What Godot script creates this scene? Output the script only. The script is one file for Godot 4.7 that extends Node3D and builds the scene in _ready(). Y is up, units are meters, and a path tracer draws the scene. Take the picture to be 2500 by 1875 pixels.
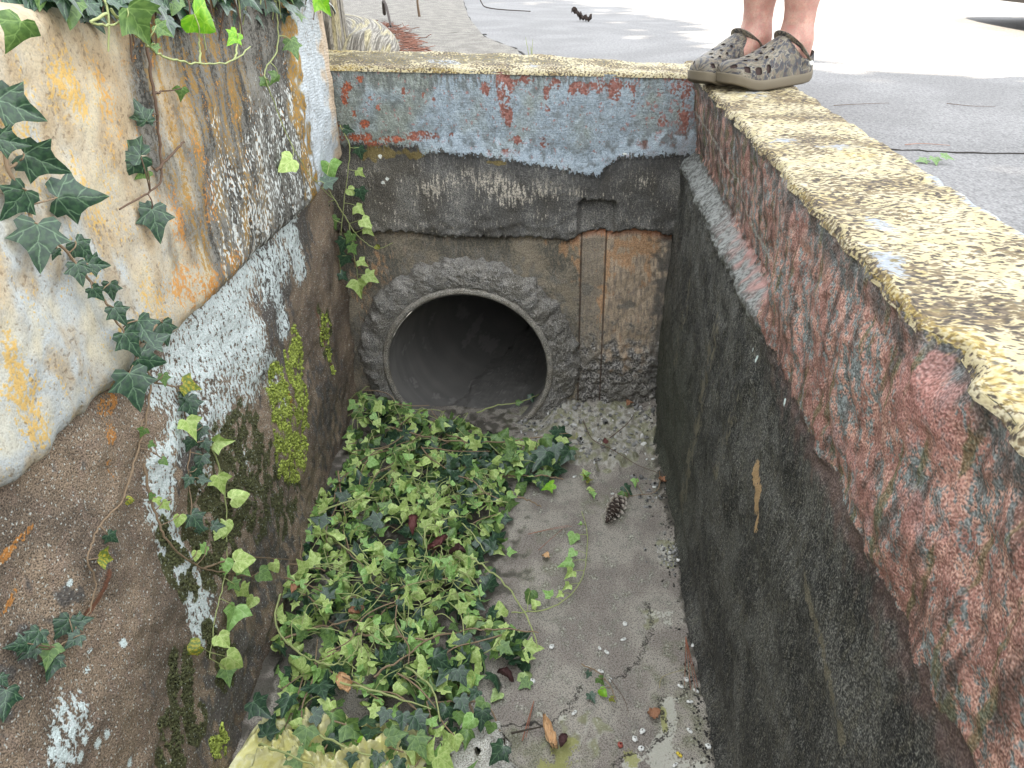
extends Node3D
# A painted concrete drainage trench with a pipe, ivy, and a person's clogs on the coping.
# x right, y up, -z along the trench; the coping top is y = 0.

var rng := RandomNumberGenerator.new()
var nf := FastNoiseLite.new()
var nf2 := FastNoiseLite.new()
var ns := FastNoiseLite.new()
var nc := FastNoiseLite.new()
var used := {}
var M := {}

# ---------------------------------------------------------------- scene tree helpers
func numbered(called: String, parent: Node) -> String:
	var key := str(parent.get_instance_id()) + called
	var k: int = used.get(key, 0)
	used[key] = k + 1
	return called if k == 0 else "%s_%03d" % [called, k]

func put(node: Node3D, called: String, parent: Node) -> Node3D:
	node.name = numbered(called, parent)
	parent.add_child(node, true)
	return node

func tag(o: Node, label: String, category: String, group := "", kind := "") -> void:
	if label: o.set_meta("label", label)
	if category: o.set_meta("category", category)
	if group: o.set_meta("group", group)
	if kind: o.set_meta("kind", kind)

func thing(called: String, label: String, category: String, at := Vector3.ZERO, turn := 0.0, group := "") -> Node3D:
	var o := Node3D.new()
	put(o, called, self)
	o.position = at
	o.rotation.y = turn
	tag(o, label, category, group)
	return o

func obj(called: String, mesh: Mesh, mat: Material, parent: Node, xf := Transform3D()) -> MeshInstance3D:
	var o := MeshInstance3D.new()
	o.mesh = mesh
	o.material_override = mat
	o.transform = xf
	put(o, called, parent)
	return o

func stuff(called: String, mesh: Mesh, mat: Material, parent: Node, places: Array, tints: Array = []) -> MultiMeshInstance3D:
	var mm := MultiMesh.new()
	mm.transform_format = MultiMesh.TRANSFORM_3D
	mm.use_colors = tints.size() > 0
	mm.mesh = mesh
	mm.instance_count = places.size()
	for i in places.size():
		mm.set_instance_transform(i, places[i])
		if tints.size() > 0:
			mm.set_instance_color(i, tints[i])
	var o := MultiMeshInstance3D.new()
	o.multimesh = mm
	o.material_override = mat
	put(o, called, parent)
	o.set_meta("kind", "stuff")
	return o

# ---------------------------------------------------------------- mesh helpers
func build(v: PackedVector3Array, n: PackedVector3Array, uv: PackedVector2Array, idx: PackedInt32Array, col := PackedColorArray()) -> ArrayMesh:
	var a := []
	a.resize(Mesh.ARRAY_MAX)
	a[Mesh.ARRAY_VERTEX] = v
	a[Mesh.ARRAY_NORMAL] = n
	if uv.size(): a[Mesh.ARRAY_TEX_UV] = uv
	if col.size(): a[Mesh.ARRAY_COLOR] = col
	a[Mesh.ARRAY_INDEX] = idx
	var m := ArrayMesh.new()
	m.add_surface_from_arrays(Mesh.PRIMITIVE_TRIANGLES, a)
	return m

# A grid of nu x nv cells from two functions of (u, v) in 0..1; keep(u, v) may drop cells. Faces are wound clockwise seen from the side that «out» points to at its middle.
func grid(nu: int, nv: int, pos: Callable, uvf: Callable, out: Vector3, keep: Variant = null) -> ArrayMesh:
	var v := PackedVector3Array()
	var n := PackedVector3Array()
	var uv := PackedVector2Array()
	v.resize((nu + 1) * (nv + 1)); n.resize(v.size()); uv.resize(v.size())
	for j in nv + 1:
		for i in nu + 1:
			var k := j * (nu + 1) + i
			v[k] = pos.call(float(i) / nu, float(j) / nv)
			uv[k] = uvf.call(float(i) / nu, float(j) / nv)
	var total := Vector3.ZERO
	for j in nv + 1:
		for i in nu + 1:
			var i0 := maxi(i - 1, 0); var i1 := mini(i + 1, nu); var j0 := maxi(j - 1, 0); var j1 := mini(j + 1, nv)
			var du := v[j * (nu + 1) + i1] - v[j * (nu + 1) + i0]
			var dv := v[j1 * (nu + 1) + i] - v[j0 * (nu + 1) + i]
			var c := du.cross(dv)
			n[j * (nu + 1) + i] = c.normalized() if c.length_squared() > 1e-14 else Vector3.UP
			total += n[j * (nu + 1) + i]
	var flip := total.dot(out) < 0.0
	if flip:
		for k in n.size(): n[k] = -n[k]
	var idx := PackedInt32Array()
	for j in nv:
		for i in nu:
			if keep != null and not (keep as Callable).call((i + 0.5) / nu, (j + 0.5) / nv):
				continue
			var a := j * (nu + 1) + i
			var b := a + 1
			var c := a + nu + 1
			var d := c + 1
			if flip:
				idx.append_array(PackedInt32Array([a, b, c, b, d, c]))
			else:
				idx.append_array(PackedInt32Array([a, c, b, b, c, d]))
	return build(v, n, uv, idx)

# A tube through points with a radius at each; closed at both ends.
func tube(pts: Array, radii: Array, sides := 6) -> ArrayMesh:
	var v := PackedVector3Array()
	var n := PackedVector3Array()
	var uv := PackedVector2Array()
	var idx := PackedInt32Array()
	add_tube(v, n, uv, idx, pts, radii, sides)
	return build(v, n, uv, idx)

func add_tube(v: PackedVector3Array, n: PackedVector3Array, uv: PackedVector2Array, idx: PackedInt32Array, pts: Array, radii: Array, sides := 6) -> void:
	var base := v.size()
	var side := Vector3.ZERO
	var cnt := pts.size()
	for i in cnt:
		var t: Vector3 = (pts[mini(i + 1, cnt - 1)] - pts[maxi(i - 1, 0)]).normalized()
		if t.length_squared() < 0.5: t = Vector3.UP
		if side == Vector3.ZERO:
			side = t.cross(Vector3.UP if absf(t.y) < 0.9 else Vector3.RIGHT).normalized()
		side = (side - t * side.dot(t)).normalized()
		var up := t.cross(side)
		for k in sides:
			var ang := TAU * k / sides
			var d := side * cos(ang) + up * sin(ang)
			v.append(pts[i] + d * radii[i])
			n.append(d)
			uv.append(Vector2(float(k) / sides, float(i) / cnt))
	for i in cnt - 1:
		for k in sides:
			var a := base + i * sides + k
			var b := base + i * sides + (k + 1) % sides
			idx.append_array(PackedInt32Array([a, a + sides, b, b, a + sides, b + sides]))
	for e in 2:
		var row := base if e == 0 else base + (cnt - 1) * sides
		for k in range(1, sides - 1):
			if e == 1:
				idx.append_array(PackedInt32Array([row, row + k + 1, row + k]))
			else:
				idx.append_array(PackedInt32Array([row, row + k, row + k + 1]))

func curve(pts: Array, per := 5) -> Array:
	var out := []
	for i in pts.size() - 1:
		var p0: Vector3 = pts[maxi(i - 1, 0)]
		var p1: Vector3 = pts[i]
		var p2: Vector3 = pts[i + 1]
		var p3: Vector3 = pts[mini(i + 2, pts.size() - 1)]
		for k in per:
			out.append(p1.cubic_interpolate(p2, p0, p3, float(k) / per))
	out.append(pts[-1])
	return out

func taper(cnt: int, r0: float, r1: float) -> Array:
	var out := []
	for i in cnt: out.append(lerpf(r0, r1, float(i) / maxi(cnt - 1, 1)))
	return out

func box(size: Vector3) -> BoxMesh:
	var b := BoxMesh.new()
	b.size = size
	return b

# ---------------------------------------------------------------- materials
func flat(r: float, g: float, b: float, rough := 0.85) -> StandardMaterial3D:
	var m := StandardMaterial3D.new()
	m.albedo_color = Color(r / 255.0, g / 255.0, b / 255.0)
	m.roughness = rough
	return m

func rgb(r: float, g: float, b: float) -> Color:
	return Color(r / 255.0, g / 255.0, b / 255.0, 0.5)

# Wear maps: soft spots [a, b, radius a, radius b, strength] over the surface's own metres, kept small and enlarged by the engine.
func spots(rect: Array, w: int, h: int, list: Array) -> PackedByteArray:
	var lw := maxi(w / 6, 8)
	var lh := maxi(h / 6, 8)
	var data := PackedFloat32Array()
	data.resize(lw * lh)
	for s in list:
		var ca: float = (s[0] - rect[0]) / (rect[1] - rect[0]) * lw
		var cb: float = (s[1] - rect[2]) / (rect[3] - rect[2]) * lh
		var ra: float = absf(s[2] / (rect[1] - rect[0]) * lw)
		var rb: float = absf(s[3] / (rect[3] - rect[2]) * lh)
		for j in range(maxi(int(cb - rb), 0), mini(int(cb + rb) + 2, lh)):
			for i in range(maxi(int(ca - ra), 0), mini(int(ca + ra) + 2, lw)):
				var d: float = ((i + 0.5 - ca) / ra) ** 2 + ((j + 0.5 - cb) / rb) ** 2
				if d < 1.0:
					data[j * lw + i] = maxf(data[j * lw + i], (1.0 - d) * s[4])
	var by := PackedByteArray()
	by.resize(lw * lh)
	for i in data.size(): by[i] = int(clampf(data[i], 0.0, 1.0) * 255.0)
	var im := Image.create_from_data(lw, lh, false, Image.FORMAT_L8, by)
	im.resize(w, h, Image.INTERPOLATE_BILINEAR)
	return im.get_data()

func strokes(line: Array, width: float, strength := 1.0) -> Array:
	var out := []
	for i in line.size() - 1:
		var p: Array = line[i]
		var q: Array = line[i + 1]
		var steps := int(ceil(Vector2(q[0] - p[0], q[1] - p[1]).length() / (width * 0.7))) + 1
		for k in steps:
			var t := float(k) / steps
			out.append([lerpf(p[0], q[0], t), lerpf(p[1], q[1], t), width, width, strength])
	return out

func line_gap(line: Array, a: float, b: float) -> float:
	var best := 9.0
	var p := Vector2(a, b)
	for i in line.size() - 1:
		var q := Geometry2D.get_closest_point_to_segment(p, Vector2(line[i][0], line[i][1]), Vector2(line[i + 1][0], line[i + 1][1]))
		best = minf(best, p.distance_squared_to(q))
	return sqrt(best)

func along(line: Array, a: float) -> float:
	if a <= line[0][0]: return line[0][1]
	for i in line.size() - 1:
		if a <= line[i + 1][0]:
			return lerpf(line[i][1], line[i + 1][1], (a - line[i][0]) / (line[i + 1][0] - line[i][0]))
	return line[-1][1]

# Computes a surface's colour and relief. rect = [a at left, a at right, b at top, b at bottom] in metres; look(a, b, masks, pixel) gives colour and, in its alpha, height.
func bake(rect: Array, w: int, h: int, look: Callable, masks: Array, relief: float, rough := 0.9) -> StandardMaterial3D:
	var rows := []
	var lows := []
	rows.resize(h)
	lows.resize(h)
	var job := func(y: int) -> void:
		var c := PackedByteArray()
		var g := PackedByteArray()
		c.resize(w * 3)
		g.resize(w)
		var b: float = lerpf(rect[2], rect[3], (y + 0.5) / h)
		for x in w:
			var t: Color = look.call(lerpf(rect[0], rect[1], (x + 0.5) / w), b, masks, y * w + x)
			c[x * 3] = clampi(int(t.r * 255.0), 0, 255)
			c[x * 3 + 1] = clampi(int(t.g * 255.0), 0, 255)
			c[x * 3 + 2] = clampi(int(t.b * 255.0), 0, 255)
			g[x] = clampi(int(t.a * 255.0), 0, 255)
		rows[y] = c
		lows[y] = g
	WorkerThreadPool.wait_for_group_task_completion(WorkerThreadPool.add_group_task(job, h, -1, true))
	var colour := PackedByteArray()
	var height := PackedByteArray()
	for y in h:
		colour.append_array(rows[y])
		height.append_array(lows[y])
	var m := StandardMaterial3D.new()
	m.albedo_texture = ImageTexture.create_from_image(Image.create_from_data(w, h, false, Image.FORMAT_RGB8, colour))
	m.roughness = rough
	if relief > 0.0:
		m.heightmap_enabled = true
		m.heightmap_scale = relief
		m.heightmap_texture = ImageTexture.create_from_image(Image.create_from_data(w, h, false, Image.FORMAT_L8, height))
	return m

# ---------------------------------------------------------------- what the surfaces look like
func look_beam(a: float, b: float, k: Array, i: int) -> Color:
	# painted beam along the top of the wall beside the slope; a = z, b = y
	var wide := nf.get_noise_2d(a * 5.0, b * 1.6)
	var streak := nf.get_noise_2d(a * 22.0 + 7.0, b * 4.0)
	var mid := nf2.get_noise_2d(a * 16.0, b * 11.0)
	var fine := nf.get_noise_2d(a * 90.0, b * 70.0)
	var grain := nf2.get_noise_2d(a * 240.0, b * 220.0)
	var c := rgb(200, 187, 162).lerp(rgb(190, 195, 193), clampf(smoothstep(0.1, -0.14, b + wide * 0.25) * smoothstep(-1.2, -0.9, a) + mid * 0.5, 0.0, 1.0))
	c = c.lerp(rgb(187, 166, 133), clampf(smoothstep(0.02, 0.2, b) * 0.6 + wide * 0.9, 0.0, 0.75) * smoothstep(-0.72, -0.95, a))
	var soft := nf.get_noise_2d(a * 9.0 + 50.0, b * 6.0)
	c = c.lerp(rgb(176, 150, 112), clampf(soft * 1.1 + streak * 0.35 - 0.08, 0.0, 0.55))
	c = c.lerp(rgb(218, 206, 172), clampf(-soft * 1.0 - mid * 0.3 - 0.05, 0.0, 0.6))
	c = c.lerp(rgb(172, 154, 126), clampf(fine * 0.25 + grain * 0.35 + soft * 0.3 - 0.06, 0.0, 0.3))
	c = c.lerp(rgb(222, 214, 194), clampf(-fine * 0.4 - grain * 0.5 - soft * 0.4 - 0.1, 0.0, 0.45))
	var hgt := 0.5 + fine * 0.22 + grain * 0.12
	# the dark weathered stretch
	var grey := smoothstep(-1.19, -1.34, a + wide * 0.22 - b * 0.15) * smoothstep(-2.02, -1.93, a - b * 0.25 + mid * 0.06)
	var dark := rgb(128, 125, 116).lerp(rgb(54, 52, 46), clampf(0.4 + streak * 1.1 + wide * 0.5 + fine * 1.3 + grain * 0.9, 0.0, 1.0))
	c = c.lerp(dark, grey)
	# ochre and orange algae running down
	var run := nf.get_noise_2d(a * 30.0 - 3.0, b * 5.0 + 9.0)
	var och := smoothstep(-1.14, -1.28, a) * smoothstep(-1.72, -1.55, a)
	c = c.lerp(rgb(164, 124, 56), smoothstep(0.18, 0.5, run + (och - 0.9) * 0.5 - soft * 0.4 + fine * 0.7 + mid * 0.25 + grain * 0.6) * och * 0.8)
	var orange := smoothstep(0.52, 0.9, k[0][i] / 255.0 * 0.85 + streak * 0.4 + fine * 0.75 + mid * 0.35 + grain * 0.3)
	c = c.lerp(rgb(214, 172, 92).lerp(rgb(204, 138, 66), smoothstep(-1.05, -1.2, a)), orange * 0.85)
	# the ochre rim and the pale plaster at the end
	var rim_at := -1.915 - 0.3 * maxf(b, 0.0)
	var rim := 1.0 - smoothstep(0.02, 0.06, absf(a - rim_at + mid * 0.05 + streak * 0.03))
	c = c.lerp(rgb(168, 126, 48), rim * smoothstep(-0.25, 0.3, fine + 0.28) * 0.95)
	var pale := smoothstep(rim_at - 0.02, rim_at - 0.06, a + mid * 0.05)
	c = c.lerp(rgb(204, 211, 214).lerp(rgb(160, 165, 164), clampf(fine * 1.4 + mid * 0.8, 0.0, 0.7)), pale)
	c = c.lerp(rgb(200, 172, 138), pale * smoothstep(-2.14, -2.2, a + mid * 0.04) * 0.8)
	hgt = lerpf(hgt, 0.5 + nf.get_noise_2d(a * 25.0, b * 130.0) * 0.7, pale)
	# white flecks
	var fl := nf2.get_noise_2d(a * 85.0, b * 46.0)
	var room: float = smoothstep(-1.3, -1.45, a) * smoothstep(0.12, -0.12, b + (a + 1.6) * 0.25) * smoothstep(-1.96, -1.85, a) + k[1][i] / 255.0
	var fleck := smoothstep(0.44, 0.5, fl + (clampf(room, 0.0, 1.3) - 0.85) * 0.34 + mid * 0.35 + run * 0.55 + soft * 0.5) * smoothstep(0.05, 0.3, room)
	c = c.lerp(rgb(216, 220, 214), fleck * 0.95)
	hgt += fleck * 0.2
	# cracks, pits and grime lines
	var pit := smoothstep(0.52, 0.66, nf.get_noise_2d(a * 60.0 + 40.0, b * 50.0) + soft * 0.35)
	c = c.lerp(rgb(110, 92, 70), pit * 0.4)
	c = c.darkened(clampf(-fine * 0.16 - grain * 0.2, 0.0, 0.16))
	c.a = hgt - pit * 0.3
	return c

func look_low(a: float, b: float, k: Array, i: int) -> Color:
	# bare concrete below the beam; a = z, b = y
	var wide := nf.get_noise_2d(a * 4.0, b * 3.0)
	var mid := nf2.get_noise_2d(a * 18.0, b * 13.0)
	var fine := nf.get_noise_2d(a * 120.0, b * 100.0)
	var grain := nf2.get_noise_2d(a * 300.0, b * 270.0)
	var streak := nf.get_noise_2d(a * 28.0, b * 7.0)
	var c := rgb(146, 126, 104).lerp(rgb(102, 88, 74), clampf(0.45 + wide * 1.5 + mid * 0.3, 0.0, 1.0))
	c = c.lerp(rgb(142, 120, 104), clampf(mid * 1.5 - 0.25, 0.0, 0.5))
	c = c.lerp(rgb(170, 154, 132), smoothstep(0.15, 0.5, grain) * 0.42)
	c = c.lerp(rgb(52, 46, 40), smoothstep(0.12, 0.5, -grain - fine * 0.3) * 0.7)
	var hgt := 0.5 + grain * 0.4 + fine * 0.3 + mid * 0.2
	# black growth
	var black := smoothstep(0.35, 0.6, k[0][i] / 255.0 + mid * 0.4 + streak * 0.3)
	c = c.lerp(rgb(74, 71, 68).lerp(rgb(104, 98, 90), clampf(fine + 0.3, 0.0, 1.0)), black * 0.85)
	# grey-green lichen crust in bands and specks
	var q: float = k[1][i] / 255.0
	var speck := nf2.get_noise_2d(a * 70.0, b * 34.0)
	var crust := smoothstep(0.48, 0.56, q * (0.98 + speck * 0.62 + fine * 0.6 + streak * 0.2) + 0.06 * speck)
	c = c.lerp(rgb(218, 226, 224).lerp(rgb(178, 192, 188), clampf(fine * 1.6 + 0.1, 0.0, 0.9)), crust * 0.95)
	hgt += crust * 0.3
	# dark and bright moss
	var dm := smoothstep(0.32, 0.46, k[2][i] / 255.0 * (1.0 + mid * 1.6) + fine * 0.2 * k[2][i] / 255.0)
	c = c.lerp(rgb(60, 62, 32).lerp(rgb(84, 82, 50), clampf(0.4 + grain * 1.5, 0.0, 1.0)), dm * 0.95)
	var gm := smoothstep(0.4, 0.52, k[3][i] / 255.0 * (1.0 + mid * 1.2 + fine * 0.7 + streak * 0.4))
	c = c.lerp(rgb(112, 130, 34).lerp(rgb(156, 166, 74), clampf(0.4 + grain * 1.8, 0.0, 1.0)), gm * 0.96)
	hgt += (dm + gm) * 0.25 * (0.8 + grain)
	# orange algae
	var og := smoothstep(0.42, 0.55, k[4][i] / 255.0 * (1.0 + mid * 0.8 + fine * 0.9))
	c = c.lerp(rgb(190, 124, 54), og * 0.8)
	# single white dots
	var dot := smoothstep(0.4, 0.5, k[5][i] / 255.0 + grain * 0.25)
	dot = maxf(dot, smoothstep(0.66, 0.7, nf2.get_noise_2d(a * 105.0 + 31.0, b * 80.0) + q * 0.12) * 0.7)
	c = c.lerp(rgb(206, 218, 214), dot)
	# a broken edge in the render
	var crk := smoothstep(0.5, 0.9, k[6][i] / 255.0 + grain * 0.2)
	c = c.lerp(rgb(112, 66, 44), crk * 0.8)
	c.a = hgt - crk * 0.5
	return c

var paint_edge := [[-0.95, -0.185], [-0.55, -0.195], [-0.49, -0.2], [-0.48, -0.222], [-0.41, -0.214], [-0.18, -0.245], [-0.05, -0.27], [0.064, -0.292], [0.09, -0.262], [0.13, -0.235], [0.35, -0.225]]
var slab_edge := [[-0.95, -0.47], [-0.68, -0.477], [-0.572, -0.476], [-0.449, -0.492], [-0.248, -0.496], [-0.15, -0.493], [-0.095, -0.499], [-0.027, -0.508], [0.0, -0.498], [0.025, -0.481], [0.07, -0.474], [0.13, -0.478], [0.17, -0.466], [0.233, -0.472], [0.308, -0.488], [0.36, -0.49]]

func look_back(a: float, b: float, k: Array, i: int) -> Color:
	# the end wall; a = x, b = y
	var wide := nf.get_noise_2d(a * 5.0, b * 4.0)
	var mid := nf2.get_noise_2d(a * 20.0, b * 16.0)
	var fine := nf.get_noise_2d(a * 85.0, b * 75.0)
	var grain := nf2.get_noise_2d(a * 230.0, b * 210.0)
	var streak := nf.get_noise_2d(a * 75.0, b * 14.0)
	var brush := ns.get_noise_2d(a * 9.0 + fine * 0.6, b * 150.0)
	var c: Color
	var hgt := 0.5
	var edge := along(paint_edge, a) - streak * 0.009 - fine * 0.01 - mid * 0.008
	if b > edge:
		c = rgb(126, 132, 122).lerp(rgb(140, 153, 162), clampf(smoothstep(-0.62, -0.3, a) + wide * 1.1, 0.0, 1.0))
		c = c.lerp(rgb(164, 176, 186), clampf(mid * 1.3 - 0.02, 0.0, 0.6) * smoothstep(-0.6, -0.2, a))
		c = c.lerp(rgb(92, 94, 90), clampf(smoothstep(-0.06, 0.0, b) * (0.6 + streak * 1.6) + mid * 0.7 - 0.12, 0.0, 0.75))
		c = c.lerp(rgb(104, 112, 110), smoothstep(0.1, 0.6, -brush * 0.25 + fine * 1.2 + mid * 0.4) * 0.35)
		c = c.lerp(rgb(182, 190, 190), smoothstep(0.05, 0.4, brush * 0.12 - fine - mid * 0.6) * 0.3)
		hgt = 0.55 + brush * 0.1 + grain * 0.24 + fine * 0.16
		var red := smoothstep(0.44, 0.6, k[0][i] / 255.0 * (1.0 + mid * 0.8 + fine * 0.9) + grain * 0.1)
		var rust := rgb(152, 100, 88).lerp(rgb(180, 92, 58), smoothstep(-0.4, -0.62, a)).lerp(rgb(106, 66, 56), clampf(fine * 1.6 + grain * 0.6 + 0.1, 0.0, 0.8))
		c = c.lerp(rust, red * 0.95)
		hgt -= red * 0.2
		var pink := smoothstep(0.22, 0.3, nf.get_noise_2d(a * 34.0, b * 26.0) + (smoothstep(0.12, 0.32, a) - 1.0) * 0.34 + fine * 0.35 - 0.02)
		c = c.lerp(rgb(154, 112, 106), pink * 0.75)
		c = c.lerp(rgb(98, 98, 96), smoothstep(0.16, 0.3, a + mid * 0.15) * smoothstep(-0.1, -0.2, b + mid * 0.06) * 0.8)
		c = c.lerp(rgb(186, 200, 212), smoothstep(edge + 0.055, edge + 0.03, b + mid * 0.03) * 0.55 * smoothstep(-0.5, -0.42, a))
		c = c.darkened(clampf(-grain * 0.35, 0.0, 0.2))
	elif b > along(slab_edge, a):
		c = rgb(132, 129, 122).lerp(rgb(68, 67, 65), clampf(0.45 + wide * 1.4 + fine * 1.4 + grain * 0.6, 0.0, 1.0))
		c = c.lerp(rgb(104, 94, 76), clampf(smoothstep(-0.3, -0.7, a) * 0.5 + wide * 0.4, 0.0, 0.5))
		var pale: float = k[1][i] / 255.0
		c = c.lerp(rgb(204, 194, 176), smoothstep(0.3, 0.85, pale * 0.8 + streak * 0.8 + fine * 0.4) * 0.9)
		c = c.lerp(rgb(38, 38, 38), smoothstep(0.06, 0.45, -grain - fine * 0.6) * 0.7)
		c = c.lerp(rgb(150, 146, 138), smoothstep(0.3, 0.55, grain) * 0.4)
		c = c.lerp(rgb(52, 52, 52), smoothstep(edge - 0.075, edge, b) * 0.75 * clampf(0.8 + streak * 1.5, 0.0, 1.0))
		var olive := smoothstep(0.4, 0.6, k[2][i] / 255.0 + mid * 0.5)
		c = c.lerp(rgb(122, 104, 54), olive * 0.7)
		hgt = 0.4 + grain * 0.4 + streak * 0.2
	else:
		c = rgb(150, 138, 118).lerp(rgb(98, 94, 84), clampf(0.4 + wide * 1.4 + fine * 0.8, 0.0, 1.0))
		c = c.lerp(rgb(150, 138, 118), smoothstep(0.18, 0.5, streak + mid * 0.3) * 0.5)
		var panel := smoothstep(0.0, 0.03, a + mid * 0.02)
		var tan := rgb(206, 182, 154).lerp(rgb(152, 136, 120), clampf(0.35 + streak * 1.4, 0.0, 1.0))
		c = c.lerp(tan, panel * smoothstep(-1.12, -0.8, b + mid * 0.2) * 0.9)
		c = c.lerp(rgb(146, 136, 120), smoothstep(0.016, 0.024, a) * smoothstep(0.1, 0.094, a) * 0.65)
		var warm := smoothstep(0.3, 0.7, k[3][i] / 255.0 + mid * 0.5 + streak * 0.4)
		c = c.lerp(rgb(218, 168, 122).lerp(rgb(190, 140, 98), clampf(fine + 0.4, 0.0, 1.0)), warm * 0.75)
		var rot := smoothstep(-0.84, -1.0, b + mid * 0.14) * panel
		c = c.lerp(rgb(170, 166, 160).lerp(rgb(84, 82, 80), clampf(0.4 + fine * 2.2, 0.0, 1.0)), rot * 0.9)
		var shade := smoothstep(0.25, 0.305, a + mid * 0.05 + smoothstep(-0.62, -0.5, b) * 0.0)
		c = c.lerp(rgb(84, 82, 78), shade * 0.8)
		var wet := smoothstep(0.35, 0.6, k[4][i] / 255.0 + mid * 0.4)
		c = c.lerp(rgb(102, 99, 92).lerp(rgb(148, 143, 132), clampf(grain + 0.3, 0.0, 1.0)), wet * 0.75)
		c = c.lerp(rgb(48, 46, 43), smoothstep(0.2, 0.5, -grain) * 0.5)
		c = c.lerp(rgb(160, 154, 142), smoothstep(0.32, 0.55, grain) * 0.35)
		c = c.lerp(rgb(172, 100, 66), smoothstep(0.03, 0.0, along(slab_edge, a) - b) * smoothstep(-0.05, 0.05, a) * 0.6)
		hgt = 0.45 + grain * 0.35 + fine * 0.2 + rot * fine * 0.8
		var jl := minf(absf(a - 0.02), absf(a - 0.1))
		if jl < 0.003:
			c = c.lerp(rgb(66, 52, 42), 0.7)
			hgt -= 0.4
	var dot := smoothstep(0.4, 0.55, k[5][i] / 255.0)
	c = c.lerp(rgb(214, 216, 208), dot)
	c.a = hgt
	return c

var floor_cracks := [
	[[0.208, -1.36], [0.216, -1.30], [0.205, -1.25], [0.188, -1.221], [0.173, -1.179], [0.14, -1.14], [0.115, -1.123]],
	[[-0.16, -0.99], [-0.10, -1.0], [-0.045, -1.005], [0.007, -1.043], [0.03, -1.09]],
	[[0.10, -0.90], [0.117, -0.928], [0.176, -0.952], [0.22, -0.985], [0.233, -1.011], [0.21, -1.05], [0.225, -1.1]],
	[[0.31, -1.15], [0.285, -1.12], [0.27, -1.09]]]

func look_floor(a: float, b: float, k: Array, i: int) -> Color:
	# the trench floor; a = x, b = z
	var wide := nf.get_noise_2d(a * 5.0, b * 4.0)
	var mid := nf2.get_noise_2d(a * 17.0, b * 15.0)
	var fine := nf.get_noise_2d(a * 110.0, b * 90.0)
	var grain := nf2.get_noise_2d(a * 230.0, b * 210.0)
	var c := rgb(166, 159, 148).lerp(rgb(138, 129, 121), clampf(0.45 + wide * 1.8, 0.0, 1.0))
	c = c.lerp(rgb(142, 138, 132), clampf(mid * 1.2 - 0.15, 0.0, 0.6))
	c = c.lerp(rgb(112, 112, 86), clampf(k[0][i] / 255.0 + mid * 0.6 - 0.2, 0.0, 0.75))
	c = c.lerp(rgb(64, 60, 56), smoothstep(0.22, 0.55, -grain - fine * 0.3) * 0.6)
	c = c.lerp(rgb(176, 170, 162), smoothstep(0.28, 0.5, grain + fine * 0.2) * 0.5)
	var hgt := 0.5 + grain * 0.25 + fine * 0.2
	var rough := smoothstep(0.3, 0.45, k[1][i] / 255.0 + mid * 0.35)
	if rough > 0.0:
		var cell := nc.get_noise_2d(a * 95.0, b * 95.0)
		var stone := rgb(136, 131, 118).lerp(rgb(186, 183, 174), clampf(0.5 + nf2.get_noise_2d(floorf(a * 90.0), floorf(b * 90.0)) * 1.4 - cell * 0.4 + grain * 0.6, 0.0, 1.0))
		stone = stone.lerp(rgb(122, 122, 84), clampf(mid * 1.3 + 0.1, 0.0, 0.6))
		c = c.lerp(stone, rough * 0.85)
		hgt = lerpf(hgt, 0.4 - cell * 0.4 + grain * 0.2, rough)
	var salt := smoothstep(0.45, 0.62, k[2][i] / 255.0 + mid * 0.5 + fine * 0.45)
	c = c.lerp(rgb(196, 194, 182), salt * 0.8)
	c = c.lerp(rgb(150, 150, 84), smoothstep(0.45, 0.6, k[4][i] / 255.0 * (1.0 + mid * 1.0 + fine * 0.6)) * 0.7)
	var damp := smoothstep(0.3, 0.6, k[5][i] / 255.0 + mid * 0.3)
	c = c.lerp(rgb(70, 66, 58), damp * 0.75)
	if k[3][i] > 60:
		for l in floor_cracks:
			var gap := line_gap(l, a + fine * 0.012, b + mid * 0.012)
			var cut := 1.0 - smoothstep(0.0008, 0.0028 + mid * 0.002, gap)
			c = c.lerp(rgb(48, 44, 40), cut * 0.9)
			hgt -= cut * 0.5
	c.a = hgt
	return c

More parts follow.
